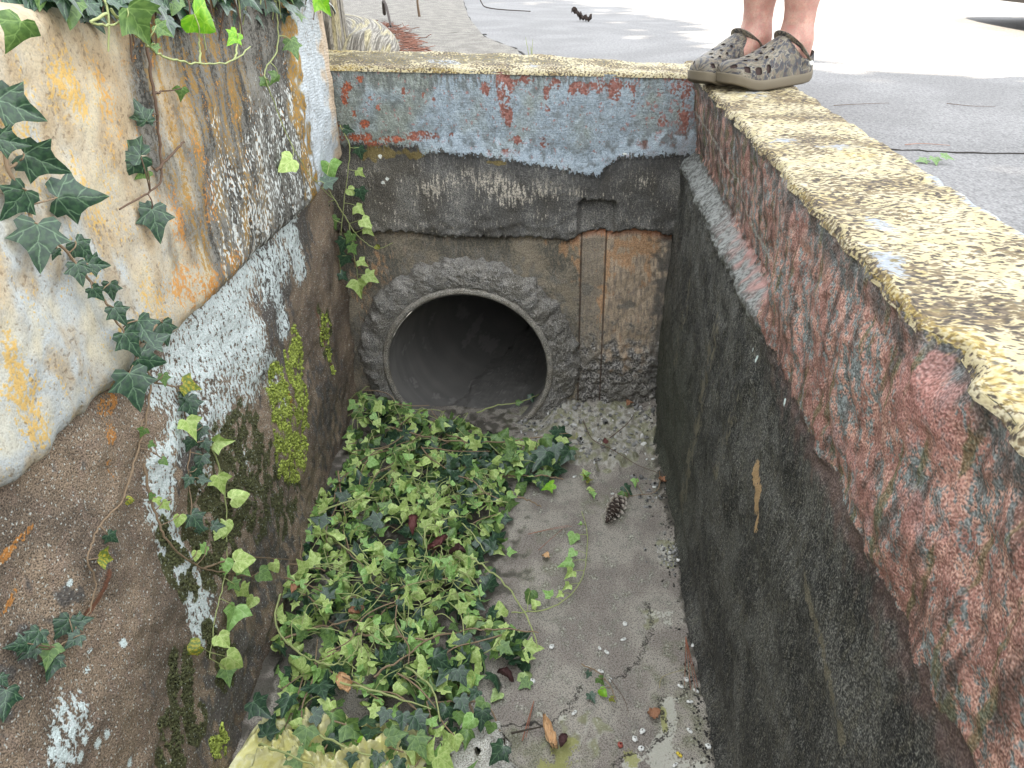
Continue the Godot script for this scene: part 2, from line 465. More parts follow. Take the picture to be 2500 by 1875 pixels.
func look_right(a: float, b: float, k: Array, i: int) -> Color:
	# the wall on the road side; a = z, b = y
	var wide := nf.get_noise_2d(a * 5.0, b * 4.0)
	var mid := nf2.get_noise_2d(a * 20.0, b * 16.0)
	var fine := nf.get_noise_2d(a * 95.0, b * 85.0)
	var grain := nf2.get_noise_2d(a * 280.0, b * 250.0)
	var c: Color
	var hgt := 0.5
	var low := lerpf(-0.212, -0.267, smoothstep(-1.26, -1.16, a)) + mid * 0.012 + fine * 0.006
	if b > low:
		var u := a * 0.75 + b * 0.66
		var w := a * -0.66 + b * 0.75
		var comb := nf.get_noise_2d(u * 34.0, w * 11.0)
		var ridges := ns.get_noise_2d(u * 260.0 + mid * 2.5, w * 40.0 + fine * 2.0)
		var red := smoothstep(-0.2, 0.12, comb * 0.8 + wide * 0.6 + fine * 0.7 + grain * 0.35 + 0.13)
		c = rgb(140, 147, 145).lerp(rgb(100, 106, 104), clampf(0.4 + fine * 2.0, 0.0, 1.0))
		var warm := rgb(212, 160, 142).lerp(rgb(146, 100, 88), clampf(0.45 + ridges * 0.35 + wide * 1.0 + fine * 0.7 + grain * 0.5, 0.0, 1.0)).lerp(rgb(220, 172, 150), clampf(mid * 1.0 + grain * 0.9 - 0.1 + smoothstep(-0.9, -0.55, a) * 0.15, 0.0, 0.75))
		c = c.lerp(warm, red * 0.95)
		c = c.lerp(rgb(76, 58, 50), clampf(smoothstep(-1.2, -1.8, a) * 0.55 + nf.get_noise_2d(a * 26.0, b * 5.0) * 1.2 - 0.1, 0.0, 0.8))
		c = c.lerp(rgb(94, 92, 56), smoothstep(0.3, 0.5, nf.get_noise_2d(a * 24.0 + 5.0, b * 4.0) + smoothstep(-1.3, -1.6, a) * 0.15 - 0.05) * 0.6)
		var rim := smoothstep(-0.05, -0.012, b + mid * 0.03)
		c = c.lerp(rgb(116, 120, 118).lerp(rgb(66, 64, 62), clampf(0.5 + mid * 2.0, 0.0, 1.0)), rim * 0.7)
		c = c.lerp(rgb(212, 186, 92), smoothstep(-0.006, 0.002, b + fine * 0.012) * 0.6)
		var burl := smoothstep(0.4, 0.6, k[2][i] / 255.0 + mid * 0.4)
		c = c.lerp(rgb(186, 130, 120), burl * 0.6)
		var thin := 1.0 - smoothstep(0.0015, 0.005, absf(b - along([[-2.0, -0.1], [-1.6, -0.125], [-1.42, -0.16], [-1.2, -0.178]], a) + fine * 0.006))
		if a < -1.2: c = c.lerp(rgb(176, 176, 166), thin * 0.8)
		c = c.darkened(clampf(-grain * 0.5, 0.0, 0.3))
		c = c.lightened(clampf(grain * 0.4 - 0.08, 0.0, 0.2))
		hgt = 0.5 + ridges * 0.22 + grain * 0.35 + fine * 0.2
	elif a < -1.16 + mid * 0.05 and b > -0.274 + fine * 0.012:
		c = rgb(140, 142, 138).lerp(rgb(84, 84, 80), clampf(0.4 + fine * 1.6 + mid * 0.9 + grain * 0.7, 0.0, 1.0))
		c = c.lerp(rgb(178, 136, 128), smoothstep(-0.25, -0.2, b + mid * 0.03) * smoothstep(-1.75, -1.45, a) * 0.9)
		hgt = 0.55 + grain * 0.3 + ns.get_noise_2d(a * 100.0, b * 14.0) * 0.25
	else:
		var streak := nf.get_noise_2d(a * 60.0, b * 9.0)
		c = rgb(88, 88, 84).lerp(rgb(27, 28, 28), clampf(0.58 + wide * 2.2 + streak * 1.5 + mid * 0.8, 0.0, 1.0))
		var sp := nf2.get_noise_2d(a * 130.0, b * 70.0)
		c = c.lerp(rgb(150, 148, 138), smoothstep(0.16, 0.55, sp + fine * 0.3) * 0.4)
		c = c.lerp(rgb(22, 22, 22), smoothstep(0.1, 0.5, -sp) * 0.5)
		c = c.lerp(rgb(52, 58, 42), smoothstep(-1.3, -1.9, a) * smoothstep(-0.5, -0.95, b) * 0.7)
		c = c.lerp(rgb(108, 104, 88), smoothstep(0.16, 0.5, streak + mid * 0.3) * 0.5)
		c = c.lerp(rgb(160, 157, 144), smoothstep(0.22, 0.6, grain + fine * 0.35) * 0.65)
		c = c.lerp(rgb(20, 20, 20), smoothstep(0.12, 0.5, -grain - fine * 0.3) * 0.65)
		c = c.lerp(rgb(128, 120, 98), smoothstep(0.35, 0.95, k[0][i] / 255.0 * (1.0 + mid * 1.2 + streak * 0.9) + fine * 0.3) * 0.6)
		c = c.lerp(rgb(178, 148, 108), smoothstep(0.4, 0.55, k[1][i] / 255.0 + fine * 0.25))
		c = c.lerp(rgb(104, 78, 72), smoothstep(-0.34, -0.27, b + mid * 0.04) * smoothstep(-1.2, -1.0, a) * 0.6)
		hgt = 0.45 + grain * 0.45 + fine * 0.25
	c = c.lerp(rgb(208, 222, 218), smoothstep(0.45, 0.6, k[3][i] / 255.0))
	c.a = hgt
	return c

func look_coping(a: float, b: float, k: Array, i: int) -> Color:
	# worn yellow paint on the coping
	var wide := nf.get_noise_2d(a * 5.0, b * 5.0)
	var mid := nf2.get_noise_2d(a * 22.0, b * 22.0)
	var flake := nf.get_noise_2d(a * 105.0 + 3.0, b * 64.0)
	var fine := nf.get_noise_2d(a * 120.0, b * 90.0)
	var grain := nf2.get_noise_2d(a * 220.0, b * 200.0)
	var c := rgb(212, 198, 154).lerp(rgb(222, 211, 178), clampf(0.5 + mid * 1.4, 0.0, 1.0))
	c = c.lerp(rgb(190, 166, 106), clampf(wide * 1.2 + fine * 0.5 - 0.1, 0.0, 0.6))
	var worn := clampf(k[0][i] / 255.0 * 1.2 + wide * 1.3 + mid * 0.7 + 0.14, 0.0, 1.3)
	var vein := absf(nf2.get_noise_2d(a * 74.0 + fine * 0.8, b * 52.0 + fine * 0.6))
	var bare := smoothstep(0.05 + worn * 0.1, 0.01 + worn * 0.05, vein) * (0.45 + worn * 0.5)
	bare = maxf(bare, smoothstep(0.16, 0.28, flake + worn * 0.3 + wide * 0.3 + fine * 0.3))
	var under := rgb(116, 100, 82).lerp(rgb(60, 51, 43), clampf(0.5 + fine * 1.8 + grain * 0.5, 0.0, 1.0)).lerp(rgb(160, 136, 88), clampf(mid * 1.8, 0.0, 0.5))
	c = c.lerp(under, bare * 0.92)
	var blue := smoothstep(0.42, 0.56, k[1][i] / 255.0 + mid * 0.5 + fine * 0.4)
	c = c.lerp(rgb(180, 190, 204), blue * 0.85)
	var rich := smoothstep(0.4, 0.55, k[2][i] / 255.0 + mid * 0.4 + fine * 0.2)
	c = c.lerp(rgb(190, 160, 76), rich * 0.6 * clampf(0.6 + fine * 2.0, 0.0, 1.0))
	var moss := smoothstep(0.4, 0.6, k[3][i] / 255.0 + mid * 0.6 + fine * 0.4)
	c = c.lerp(rgb(134, 118, 72).lerp(rgb(110, 104, 92), clampf(0.5 + flake * 2.0, 0.0, 1.0)), moss * 0.9)
	c.a = 0.6 + grain * 0.2 - bare * 0.35 + mid * 0.1
	return c

func look_road(a: float, b: float, _k: Array, _i: int) -> Color:
	# brushed concrete paving, repeats seamlessly every two metres
	var p := Vector2(a, b) * PI
	var x := cos(p.x) * 0.32
	var y := sin(p.x) * 0.32
	var z := cos(p.y) * 0.32
	var w := sin(p.y) * 0.32
	var wide := nf.get_noise_3d(x * 3.0 + w * 2.2, y * 3.0 - w, z * 3.0)
	var grain := nf2.get_noise_2d(a * 160.0, b * 160.0)
	var fine := nf.get_noise_2d(a * 60.0, b * 40.0)
	var c := rgb(138, 136, 135).lerp(rgb(122, 120, 119), clampf(0.5 + wide * 1.5, 0.0, 1.0))
	c = c.lerp(rgb(92, 90, 89), smoothstep(0.15, 0.5, grain) * 0.5)
	c = c.lerp(rgb(164, 162, 158), smoothstep(0.2, 0.5, -grain) * 0.5)
	c = c.darkened(clampf(fine * 0.25, 0.0, 0.15))
	c.a = 0.5 + grain * 0.4
	return c

func look_grey(a: float, b: float, _k: Array, _i: int) -> Color:
	# crumbling mortar
	var mid := nf2.get_noise_2d(a * 14.0, b * 14.0)
	var fine := nf.get_noise_2d(a * 60.0, b * 60.0)
	var grain := nf2.get_noise_2d(a * 140.0, b * 140.0)
	var c := rgb(152, 147, 138).lerp(rgb(84, 82, 78), clampf(0.5 + mid * 1.5 + fine * 1.3, 0.0, 1.0))
	c = c.lerp(rgb(88, 82, 70), smoothstep(0.05, 0.3, nf.get_noise_2d(a * 4.0, b * 4.0)) * 0.6)
	c = c.lerp(rgb(206, 202, 194), smoothstep(0.18, 0.45, grain + fine * 0.5 + mid * 0.3) * 0.7)
	c = c.lerp(rgb(48, 46, 44), smoothstep(0.2, 0.5, -grain) * 0.6)
	c.a = 0.5 + grain * 0.3 + fine * 0.5
	return c

func look_bore(a: float, b: float, _k: Array, _i: int) -> Color:
	# inside of the pipe: a round the bore, b along it
	var swirl := nf.get_noise_2d(a * 3.0, b * 30.0)
	var mid := nf2.get_noise_2d(a * 10.0, b * 9.0)
	var grain := nf2.get_noise_2d(a * 90.0, b * 90.0)
	var c := rgb(120, 117, 112).lerp(rgb(98, 96, 93), clampf(0.45 + swirl * 0.35 + mid * 0.35, 0.0, 1.0))
	c = c.lerp(rgb(164, 160, 154), smoothstep(0.5, 0.7, mid + grain * 0.2) * 0.4)
	c.a = 0.5 + swirl * 0.3 + grain * 0.15
	return c

func look_bark(a: float, b: float, _k: Array, _i: int) -> Color:
	# weathered grey-yellow board marks running along b
	var g := nf.get_noise_2d(a * 70.0, b * 4.0)
	var y := nf2.get_noise_2d(a * 16.0, b * 3.0)
	var fine := nf.get_noise_2d(a * 140.0, b * 40.0)
	var c := rgb(150, 144, 132).lerp(rgb(96, 90, 80), clampf(0.45 + g * 1.8, 0.0, 1.0))
	c = c.lerp(rgb(184, 170, 112), clampf(y * 1.2 - 0.1, 0.0, 0.45))
	c = c.darkened(clampf(fine * 0.5, 0.0, 0.3))
	c.a = 0.5 + g * 0.6 + fine * 0.2
	return c

func look_soil(a: float, b: float, _k: Array, _i: int) -> Color:
	# leaf mould with a thin green cover
	var g := nf2.get_noise_2d(a * 60.0, b * 60.0)
	var c := rgb(78, 64, 48).lerp(rgb(52, 44, 34), clampf(0.5 + nf.get_noise_2d(a * 9.0, b * 9.0) * 1.5, 0.0, 1.0))
	c = c.lerp(rgb(66, 78, 38), smoothstep(0.05, 0.3, nf.get_noise_2d(a * 6.0 + 9.0, b * 6.0) + g * 0.3))
	c = c.lerp(rgb(122, 100, 74), smoothstep(0.25, 0.45, g))
	c.a = 0.5 + g * 0.5
	return c

# ---------------------------------------------------------------- the place: shapes
func level(x: float) -> float:          # height of the paving, which falls gently towards the road
	return 0.036 * (0.3 - clampf(x, -4.0, 9.0)) - 0.035

func bump(x: float, y: float, cx: float, cy: float, rx: float, ry: float) -> float:
	return exp(-((x - cx) / rx) ** 2 - ((y - cy) / ry) ** 2)

func beam_uv(rect: Array, a: float, b: float) -> Vector2:
	return Vector2((a - rect[0]) / (rect[1] - rect[0]), (b - rect[2]) / (rect[3] - rect[2]))

func low_x(y: float, z: float) -> float:   # face of the lower wall under the beam
	var zz := minf(z, -0.35)
	return -0.765 + 0.05 * y + 0.075 * (zz + 2.28) * (-y / 1.18) + nf.get_noise_2d(z * 3.0, y * 3.0) * 0.014 + nf2.get_noise_2d(z * 22.0, y * 22.0) * 0.003 + 0.012 * bump(z, y, -1.3, -0.42, 0.25, 0.14)

func coping_edge(z: float) -> float:
	return nf.get_noise_2d(z * 9.0, 4.0) * 0.009 + nf2.get_noise_2d(z * 40.0, 1.0) * 0.003 + 0.016 * bump(z, 0, -0.585, 0, 0.03, 1) + 0.012 * bump(z, 0, -0.5, 0, 0.02, 1) - 0.008 * bump(z, 0, -0.53, 0, 0.03, 1)

func right_x(y: float, z: float) -> float:
	var fine := nf2.get_noise_2d(z * 26.0, y * 26.0) * 0.0025 + nf.get_noise_2d(z * 6.0, y * 6.0) * 0.006
	var top := 1.0 - smoothstep(-0.05, -0.004, y)
	var x_far := 0.331 + 0.022 * clampf(-y / 0.2, 0.0, 1.0)
	if y < -0.208:
		x_far = lerpf(0.353, 0.316, smoothstep(-0.208, -0.26, y))
	if y < -0.2 and y > -0.275: x_far += nf2.get_noise_2d(z * 30.0, y * 50.0) * 0.004
	if y < -0.268: x_far = lerpf(0.316, 0.322, smoothstep(-0.268, -0.274, y))
	var lip := -0.264 + nf2.get_noise_2d(z * 14.0, 0.5) * 0.012
	var x_near := 0.33 - 0.004 * sin(clampf(-y / 0.26, 0, 1) * PI)
	x_near += nf2.get_noise_2d((z * 0.75 + y * 0.66) * 9.0, (y * 0.75 - z * 0.66) * 4.0) * 0.005
	x_near = lerpf(x_near, 0.333, smoothstep(lip, lip - 0.012, y))
	x_near += -0.007 * bump(z, y, -0.6, -0.05, 0.06, 0.05) + 0.012 * bump(z, y, -0.5, -0.1, 0.07, 0.06)
	var x := lerpf(x_far, x_near, smoothstep(-1.26, -1.12, z))
	x -= 0.02 * smoothstep(-1.1, -1.19, y) + 0.02 * smoothstep(-1.7, -2.1, z) * smoothstep(-0.3, -0.8, y)
	return x + fine + coping_edge(z) * (1.0 - top)

func back_z(x: float, y: float) -> float:
	var lipy := along(slab_edge, x) + nf2.get_noise_2d(x * 40.0, 3.0) * 0.006
	var z := -2.264 + nf.get_noise_2d(x * 5.0, y * 5.0) * 0.006
	var edge := along(paint_edge, x)
	z -= 0.004 * smoothstep(edge, edge - 0.012, y)
	z += 0.006 * smoothstep(-0.4, -0.46, y) * (0.5 + nf2.get_noise_2d(x * 16.0, y * 16.0))
	var below := smoothstep(lipy + 0.004, lipy - 0.004, y)
	var notch := smoothstep(0.004, 0.014, x) * smoothstep(0.13, 0.118, x) * smoothstep(-0.372, -0.38, y + nf2.get_noise_2d(x * 30.0, 0.0) * 0.01)
	z -= 0.03 * notch * (1.0 - below)
	var low := -2.292 + nf.get_noise_2d(x * 6.0, y * 6.0) * 0.006 - 0.012 * bump(0, y - lipy, 0, -0.006, 1, 0.008)
	var rot := smoothstep(-0.82, -0.98, y) * smoothstep(-0.02, 0.05, x)
	low += rot * (nf2.get_noise_2d(x * 22.0, y * 22.0) * 0.012 + 0.008)
	if x > 0.021 and x < 0.099: low -= 0.006
	z = lerpf(z, low, below)
	return z + nf2.get_noise_2d(x * 45.0, y * 45.0) * 0.0015

func floor_y(x: float, z: float) -> float:
	var y := -1.18 + nf.get_noise_2d(x * 3.0, z * 3.0) * 0.012 + nf2.get_noise_2d(x * 18.0, z * 18.0) * 0.0018
	y -= 0.03 * bump(x, z, -0.38, -2.3, 0.26, 0.2)
	var t := nf2.get_noise_2d(x * 9.0, z * 9.0) * 0.05 + nf2.get_noise_2d(x * 25.0, z * 25.0) * 0.02
	var edge := along([[-0.12, -2.1], [-0.088, -2.06], [0.01, -1.965], [0.056, -1.915], [0.1, -1.945], [0.15, -1.925], [0.2, -1.97], [0.24, -2.02], [0.3, -2.08]], x) + t
	var apron := smoothstep(edge, edge - 0.03, z) * smoothstep(-0.13, -0.05, x)
	y += apron * (0.022 + nf2.get_noise_2d(x * 30.0, z * 30.0) * 0.008 + 0.03 * smoothstep(-2.05, -2.28, z))
	y += 0.03 * smoothstep(0.26, 0.33, x) * smoothstep(-1.4, -1.7, z) + 0.02 * smoothstep(-0.68, -0.8, x)
	y += nf2.get_noise_2d(x * 60.0, z * 60.0) * 0.0012 - 0.006 * bump(x, z, 0.205, -1.33, 0.016, 0.03)
	return y

func make_walls() -> void:
	var id := func(u: float, v: float) -> Vector2: return Vector2(u, v)
	# --- wall beside the slope: a proud painted beam above bare concrete
	var wall := thing("retaining_wall", "tall wall with cream and ochre stained beam over mossy bare concrete", "wall")
	var rect := [-2.4, -0.34, 0.28, -0.34]
	var ks := [
		spots(rect, 1900, 570, [[-1.03, 0.17, 0.06, 0.08, 0.75], [-1.11, 0.15, 0.03, 0.06, 0.7], [-1.12, 0.1, 0.03, 0.05, 0.7], [-1.0, 0.03, 0.03, 0.1, 0.6], [-0.754, -0.18, 0.05, 0.09, 0.9], [-0.76, -0.1, 0.018, 0.04, 0.9], [-0.97, -0.07, 0.05, 0.06, 0.6], [-1.085, -0.18, 0.08, 0.08, 0.7], [-1.19, -0.2, 0.08, 0.06, 0.9], [-1.216, -0.09, 0.05, 0.1, 0.75], [-1.36, -0.07, 0.05, 0.15, 0.6], [-1.03, -0.02, 0.1, 0.1, 0.45], [-1.3, -0.24, 0.2, 0.04, 0.8], [-0.9, 0.1, 0.1, 0.1, 0.42]]),
		spots(rect, 1900, 570, [[-1.5, -0.2, 0.14, 0.12, 0.9], [-1.44, -0.06, 0.08, 0.14, 0.6], [-1.62, -0.12, 0.1, 0.16, 0.5], [-1.8, -0.2, 0.12, 0.08, 0.8], [-1.78, 0.04, 0.03, 0.06, 0.6]])]
	var beam_mat := bake(rect, 1900, 570, look_beam, ks, 0.16, 0.88)
	var run := [[-0.13, -2.262, -2.36], [-0.05, -2.262, -2.285], [-0.02, -2.256, -2.255], [-0.006, -2.238, -2.235], [0.0, -2.2, -2.2], [0.0, 1.3, 1.3]]
	var rise := [[-0.085, -0.285, -0.335], [-0.03, -0.278, -0.285], [-0.01, -0.268, -0.268], [-0.001, -0.25, -0.25], [0.0, -0.2, -0.2], [0.0, 0.24, 0.24], [-0.01, 0.262, 0.262], [-0.04, 0.275, 0.275], [-0.4, 0.285, 0.28]]
	var beam_at := func(u: float, v: float) -> Array:
		var s := u * 0.2 / 0.06 if u < 0.06 else 0.2 + (u - 0.06) / 0.94 * 0.8
		var j := 0; var f := 0.0
		if s < 0.2:
			j = int(s / 0.05); f = s / 0.05 - j
		else:
			j = 4; f = (s - 0.2) / 0.8
		j = mini(j, 4)
		if j == 4: f = f ** 1.4
		var dx: float = lerpf(run[j][0], run[j + 1][0], f)
		var z: float = lerpf(run[j][1], run[j + 1][1], f)
		var a: float = lerpf(run[j][2], run[j + 1][2], f)
		var t := v * 8.0
		var cut := [0.0, 0.6, 0.9, 1.3, 1.7, 6.6, 7.0, 7.4, 8.0]
		var q := 0
		while q < 7 and t > cut[q + 1]: q += 1
		var g: float = clampf((t - cut[q]) / (cut[q + 1] - cut[q]), 0, 1)
		var ex: float = lerpf(rise[q][0], rise[q + 1][0], g)
		var y: float = lerpf(rise[q][1], rise[q + 1][1], g)
		var b: float = lerpf(rise[q][2], rise[q + 1][2], g)
		var wob := nf2.get_noise_2d(z * 9.0, 2.0) * 0.012 * smoothstep(-1.3, -0.9, z) + 0.045 * smoothstep(-1.9, -2.2, z) + nf2.get_noise_2d(z * 30.0, 2.0) * 0.003
		y += wob * smoothstep(-0.12, -0.25, y)
		var x := -0.72 + minf(dx, ex) - (0.02 if dx < -0.005 and ex < -0.005 else 0.0)
		if ex > -0.03: x += nf.get_noise_2d(z * 4.0, y * 4.0) * 0.008 + nf2.get_noise_2d(z * 20.0, y * 20.0) * 0.002
		return [Vector3(x, y, z), a, b]
	var beam := grid(240, 70, func(u: float, v: float) -> Vector3: return (beam_at as Callable).call(u, v)[0],
		func(u: float, v: float) -> Vector2:
			var r: Array = (beam_at as Callable).call(u, v)
			return beam_uv(rect, r[1], r[2]), Vector3.RIGHT)
	beam_mat.albedo_color = Color(0.93, 0.93, 0.93)
	obj("painted_beam", beam, beam_mat, wall)
	var r2 := [-2.36, -0.34, -0.24, -1.27]
	var turq := strokes([[-1.5, -0.3], [-1.42, -0.34], [-1.3, -0.3]], 0.09, 1.0) + strokes([[-1.46, -0.46], [-1.36, -0.42], [-1.24, -0.36], [-1.15, -0.34]], 0.1, 1.0) + strokes([[-1.2, -0.42], [-1.1, -0.44], [-1.03, -0.47]], 0.07, 0.75) + strokes([[-1.0, -0.47], [-0.96, -0.55], [-0.955, -0.66], [-0.96, -0.76], [-0.945, -0.88]], 0.055, 0.95) + strokes([[-1.34, -0.5], [-1.2, -0.56], [-1.08, -0.6]], 0.05, 0.6) + strokes([[-1.6, -0.26], [-1.66, -0.42], [-1.68, -0.56]], 0.06, 0.75) + strokes([[-1.78, -0.26], [-1.84, -0.36], [-1.86, -0.46]], 0.07, 0.95) + strokes([[-1.5, -0.52], [-1.58, -0.64], [-1.56, -0.74]], 0.06, 0.62) + [[-1.68, -0.36, 0.26, 0.12, 0.66], [-1.55, -0.29, 0.14, 0.05, 0.95], [-1.8, -0.29, 0.14, 0.05, 0.9], [-1.42, -0.54, 0.12, 0.1, 0.72], [-1.55, -0.6, 0.1, 0.1, 0.6], [-1.22, -0.5, 0.14, 0.06, 0.78], [-1.3, -0.36, 0.28, 0.12, 1.0], [-1.1, -0.36, 0.1, 0.07, 0.9], [-1.35, -0.38, 0.2, 0.14, 1.0], [-0.6, -0.64, 0.07, 0.08, 0.55], [-0.56, -0.66, 0.05, 0.05, 0.7], [-1.3, -0.7, 0.07, 0.15, 0.45], [-1.0, -0.8, 0.08, 0.1, 0.4]]
	var bright := [[-1.739, -0.64, 0.072, 0.096, 0.96], [-1.68, -0.68, 0.06, 0.12, 0.86], [-1.55, -0.66, 0.096, 0.12, 1.0], [-1.55, -0.78, 0.12, 0.144, 1.0], [-1.68, -0.78, 0.072, 0.12, 1.0], [-1.58, -0.88, 0.108, 0.096, 0.96], [-1.5, -0.86, 0.072, 0.072, 0.66], [-2.0, -0.72, 0.06, 0.12, 0.68], [-2.01, -0.82, 0.036, 0.084, 0.56], [-0.84, -1.09, 0.06, 0.072, 0.56], [-1.03, -1.27, 0.12, 0.084, 0.86]]
	var mossy := [[-1.3, -0.68, 0.144, 0.168, 0.82], [-1.2, -0.62, 0.12, 0.12, 0.72], [-1.32, -0.8, 0.168, 0.144, 0.87], [-1.08, -0.66, 0.096, 0.12, 0.92], [-1.08, -0.76, 0.108, 0.096, 0.92], [-0.96, -0.7, 0.072, 0.096, 0.82], [-0.95, -0.62, 0.048, 0.072, 0.72], [-1.18, -0.76, 0.144, 0.096, 0.82], [-0.952, -0.89, 0.036, 0.072, 0.87], [-0.966, -0.99, 0.06, 0.072, 0.92], [-0.84, -0.86, 0.06, 0.084, 0.87], [-0.82, -0.94, 0.06, 0.096, 0.82], [-0.745, -0.92, 0.06, 0.084, 0.92], [-1.0, -1.26, 0.084, 0.072, 1.0], [-2.0, -0.72, 0.072, 0.144, 0.72], [-1.45, -0.95, 0.168, 0.12, 0.52]]
	var k2 := [
		spots(r2, 1800, 930, [[-1.66, -0.42, 0.16, 0.2, 0.95], [-1.9, -0.35, 0.18, 0.16, 0.75], [-1.6, -0.6, 0.2, 0.14, 0.6], [-1.3, -0.95, 0.4, 0.25, 0.6], [-0.95, -1.05, 0.25, 0.2, 0.75], [-1.9, -0.95, 0.3, 0.3, 0.5], [-1.1, -0.52, 0.14, 0.08, 0.7], [-0.6, -0.5, 0.25, 0.06, 0.5]]),
		spots(r2, 1800, 930, turq), spots(r2, 1800, 930, mossy), spots(r2, 1800, 930, bright),
		spots(r2, 1800, 930, [[-0.93, -0.3, 0.04, 0.025, 0.8], [-0.905, -0.335, 0.022, 0.04, 0.65], [-0.885, -0.4, 0.012, 0.05, 0.7], [-0.66, -0.36, 0.07, 0.012, 0.9], [-0.62, -0.42, 0.05, 0.01, 0.6], [-1.62, -0.73, 0.03, 0.05, 0.5]]),
		spots(r2, 1800, 930, [[-0.548, -0.638, 0.012, 0.014, 1], [-0.572, -0.631, 0.012, 0.016, 1], [-0.56, -0.66, 0.014, 0.018, 1], [-0.59, -0.655, 0.012, 0.012, 1], [-0.636, -0.729, 0.01, 0.012, 1], [-0.616, -0.722, 0.01, 0.012, 1], [-0.654, -0.832, 0.01, 0.014, 1], [-0.744, -0.648, 0.01, 0.012, 1], [-0.711, -0.476, 0.008, 0.01, 1], [-0.626, -0.645, 0.009, 0.012, 1], [-0.6, -0.62, 0.01, 0.01, 1], [-0.58, -0.7, 0.012, 0.012, 1], [-0.6, -0.69, 0.008, 0.012, 1], [-0.67, -0.62, 0.006, 0.008, 1], [-0.69, -0.6, 0.006, 0.007, 1]]),
		spots(r2, 1800, 930, strokes([[-0.78, -0.525], [-0.76, -0.54], [-0.735, -0.545], [-0.706, -0.548], [-0.689, -0.54]], 0.012, 1.0) + strokes([[-1.96, -0.6], [-1.97, -0.68], [-2.0, -0.8], [-2.03, -0.86]], 0.01, 0.9) + strokes([[-1.77, -0.48], [-1.72, -0.52], [-1.74, -0.6]], 0.008, 0.7))]
	var low_mat := bake(r2, 1800, 930, look_low, k2, 0.25, 0.92)
	obj("lower_face", grid(260, 110, func(u: float, v: float) -> Vector3:
			var z := -2.34 + (u ** 1.3) * 3.6
			var y := lerpf(-0.24, -1.3, v)
			return Vector3(low_x(y, z), y, z),
		func(u: float, v: float) -> Vector2: return beam_uv(r2, -2.34 + (u ** 1.3) * 3.6, lerpf(-0.24, -1.3, v)), Vector3.RIGHT), low_mat, wall)

	var tuft := lump(5.0, Vector3.ONE, 0.6, 4)
	var tm := flat(255, 255, 255, 0.95)
	tm.vertex_color_use_as_albedo = true
	for m in [[bright, 7000, Color(0.27, 0.32, 0.06), "moss", 0.0032], [mossy, 8000, Color(0.07, 0.075, 0.028), "moss", 0.0026]]:
		var places := []
		var tints := []
		for i in m[1]:
			var s: Array = m[0][rng.randi() % m[0].size()]
			var q := Vector2(rng.randf_range(-1, 1), rng.randf_range(-1, 1))
			if q.length() > 1.0: continue
			var z: float = s[0] + q.x * s[2] * 0.9
			var y: float = s[1] + q.y * s[3] * 0.9
			if (1.0 - q.length_squared()) * s[4] * (1.0 + nf2.get_noise_2d(z * 18.0, y * 13.0) * 1.4 + nf.get_noise_2d(z * 28.0, y * 7.0) * 0.5) < 0.36: continue
			var r: float = m[4] * rng.randf_range(0.6, 1.5)
			places.append(Transform3D(Basis(Vector3(rng.randfn(), rng.randfn(), rng.randfn()).normalized(), rng.randf() * TAU) * Basis.from_scale(Vector3(1.0, 0.7, 1.1) * r), Vector3(low_x(y, z) + r * 0.2, y, z)))
			tints.append((m[2] as Color) * rng.randf_range(0.55, 1.5))
		stuff(m[3], tuft, tm, wall, places, tints)

	# --- wall on the road side
	var road_wall := thing("retaining_wall", "low wall with flaking red and blue paint above blackened concrete under yellow coping", "wall")
	var r3 := [-2.36, -0.28, 0.012, -1.26]
	var k3 := [
		spots(r3, 1700, 1000, strokes([[-1.5, -0.42], [-1.54, -0.55], [-1.57, -0.72], [-1.62, -0.95], [-1.66, -1.1]], 0.05, 0.8) + strokes([[-1.25, -0.45], [-1.3, -0.7]], 0.04, 0.55) + strokes([[-0.77, -0.45], [-0.763, -0.46], [-0.658, -0.476], [-0.577, -0.504], [-0.5, -0.54]], 0.014, 0.9) + strokes([[-1.9, -0.5], [-1.95, -0.8]], 0.04, 0.5)),
		spots(r3, 1700, 1000, [[-1.06, -0.5, 0.03, 0.04, 0.9], [-1.03, -0.53, 0.022, 0.05, 1.0], [-1.01, -0.57, 0.012, 0.04, 0.9]]),
		spots(r3, 1700, 1000, [[-0.6, -0.06, 0.08, 0.06, 1], [-0.55, -0.15, 0.08, 0.1, 0.5], [-0.7, -0.22, 0.15, 0.05, 0.6], [-0.95, -0.2, 0.1, 0.05, 0.5]]),
		spots(r3, 1700, 1000, [[-0.983, -0.3, 0.012, 0.012, 1], [-1.182, -0.332, 0.008, 0.014, 1], [-1.2, -0.325, 0.006, 0.008, 1]])]
	var right_mat := bake(r3, 1700, 1000, look_right, k3, 0.2, 0.8)
	var vy := func(v: float) -> float: return lerpf(0.0, -0.3, v / 0.5) if v < 0.5 else lerpf(-0.3, -1.26, (v - 0.5) / 0.5)
	obj("painted_face", grid(320, 150, func(u: float, v: float) -> Vector3:
			var z := -2.34 + (u ** 1.5) * 3.6
			var y: float = (vy as Callable).call(v)
			return Vector3(right_x(y, z), y - 0.004, z),
		func(u: float, v: float) -> Vector2: return beam_uv(r3, -2.34 + (u ** 1.5) * 3.6, (vy as Callable).call(v)), Vector3.LEFT), right_mat, road_wall)
	var r4 := [-2.52, -0.3, 0.31, 0.57]
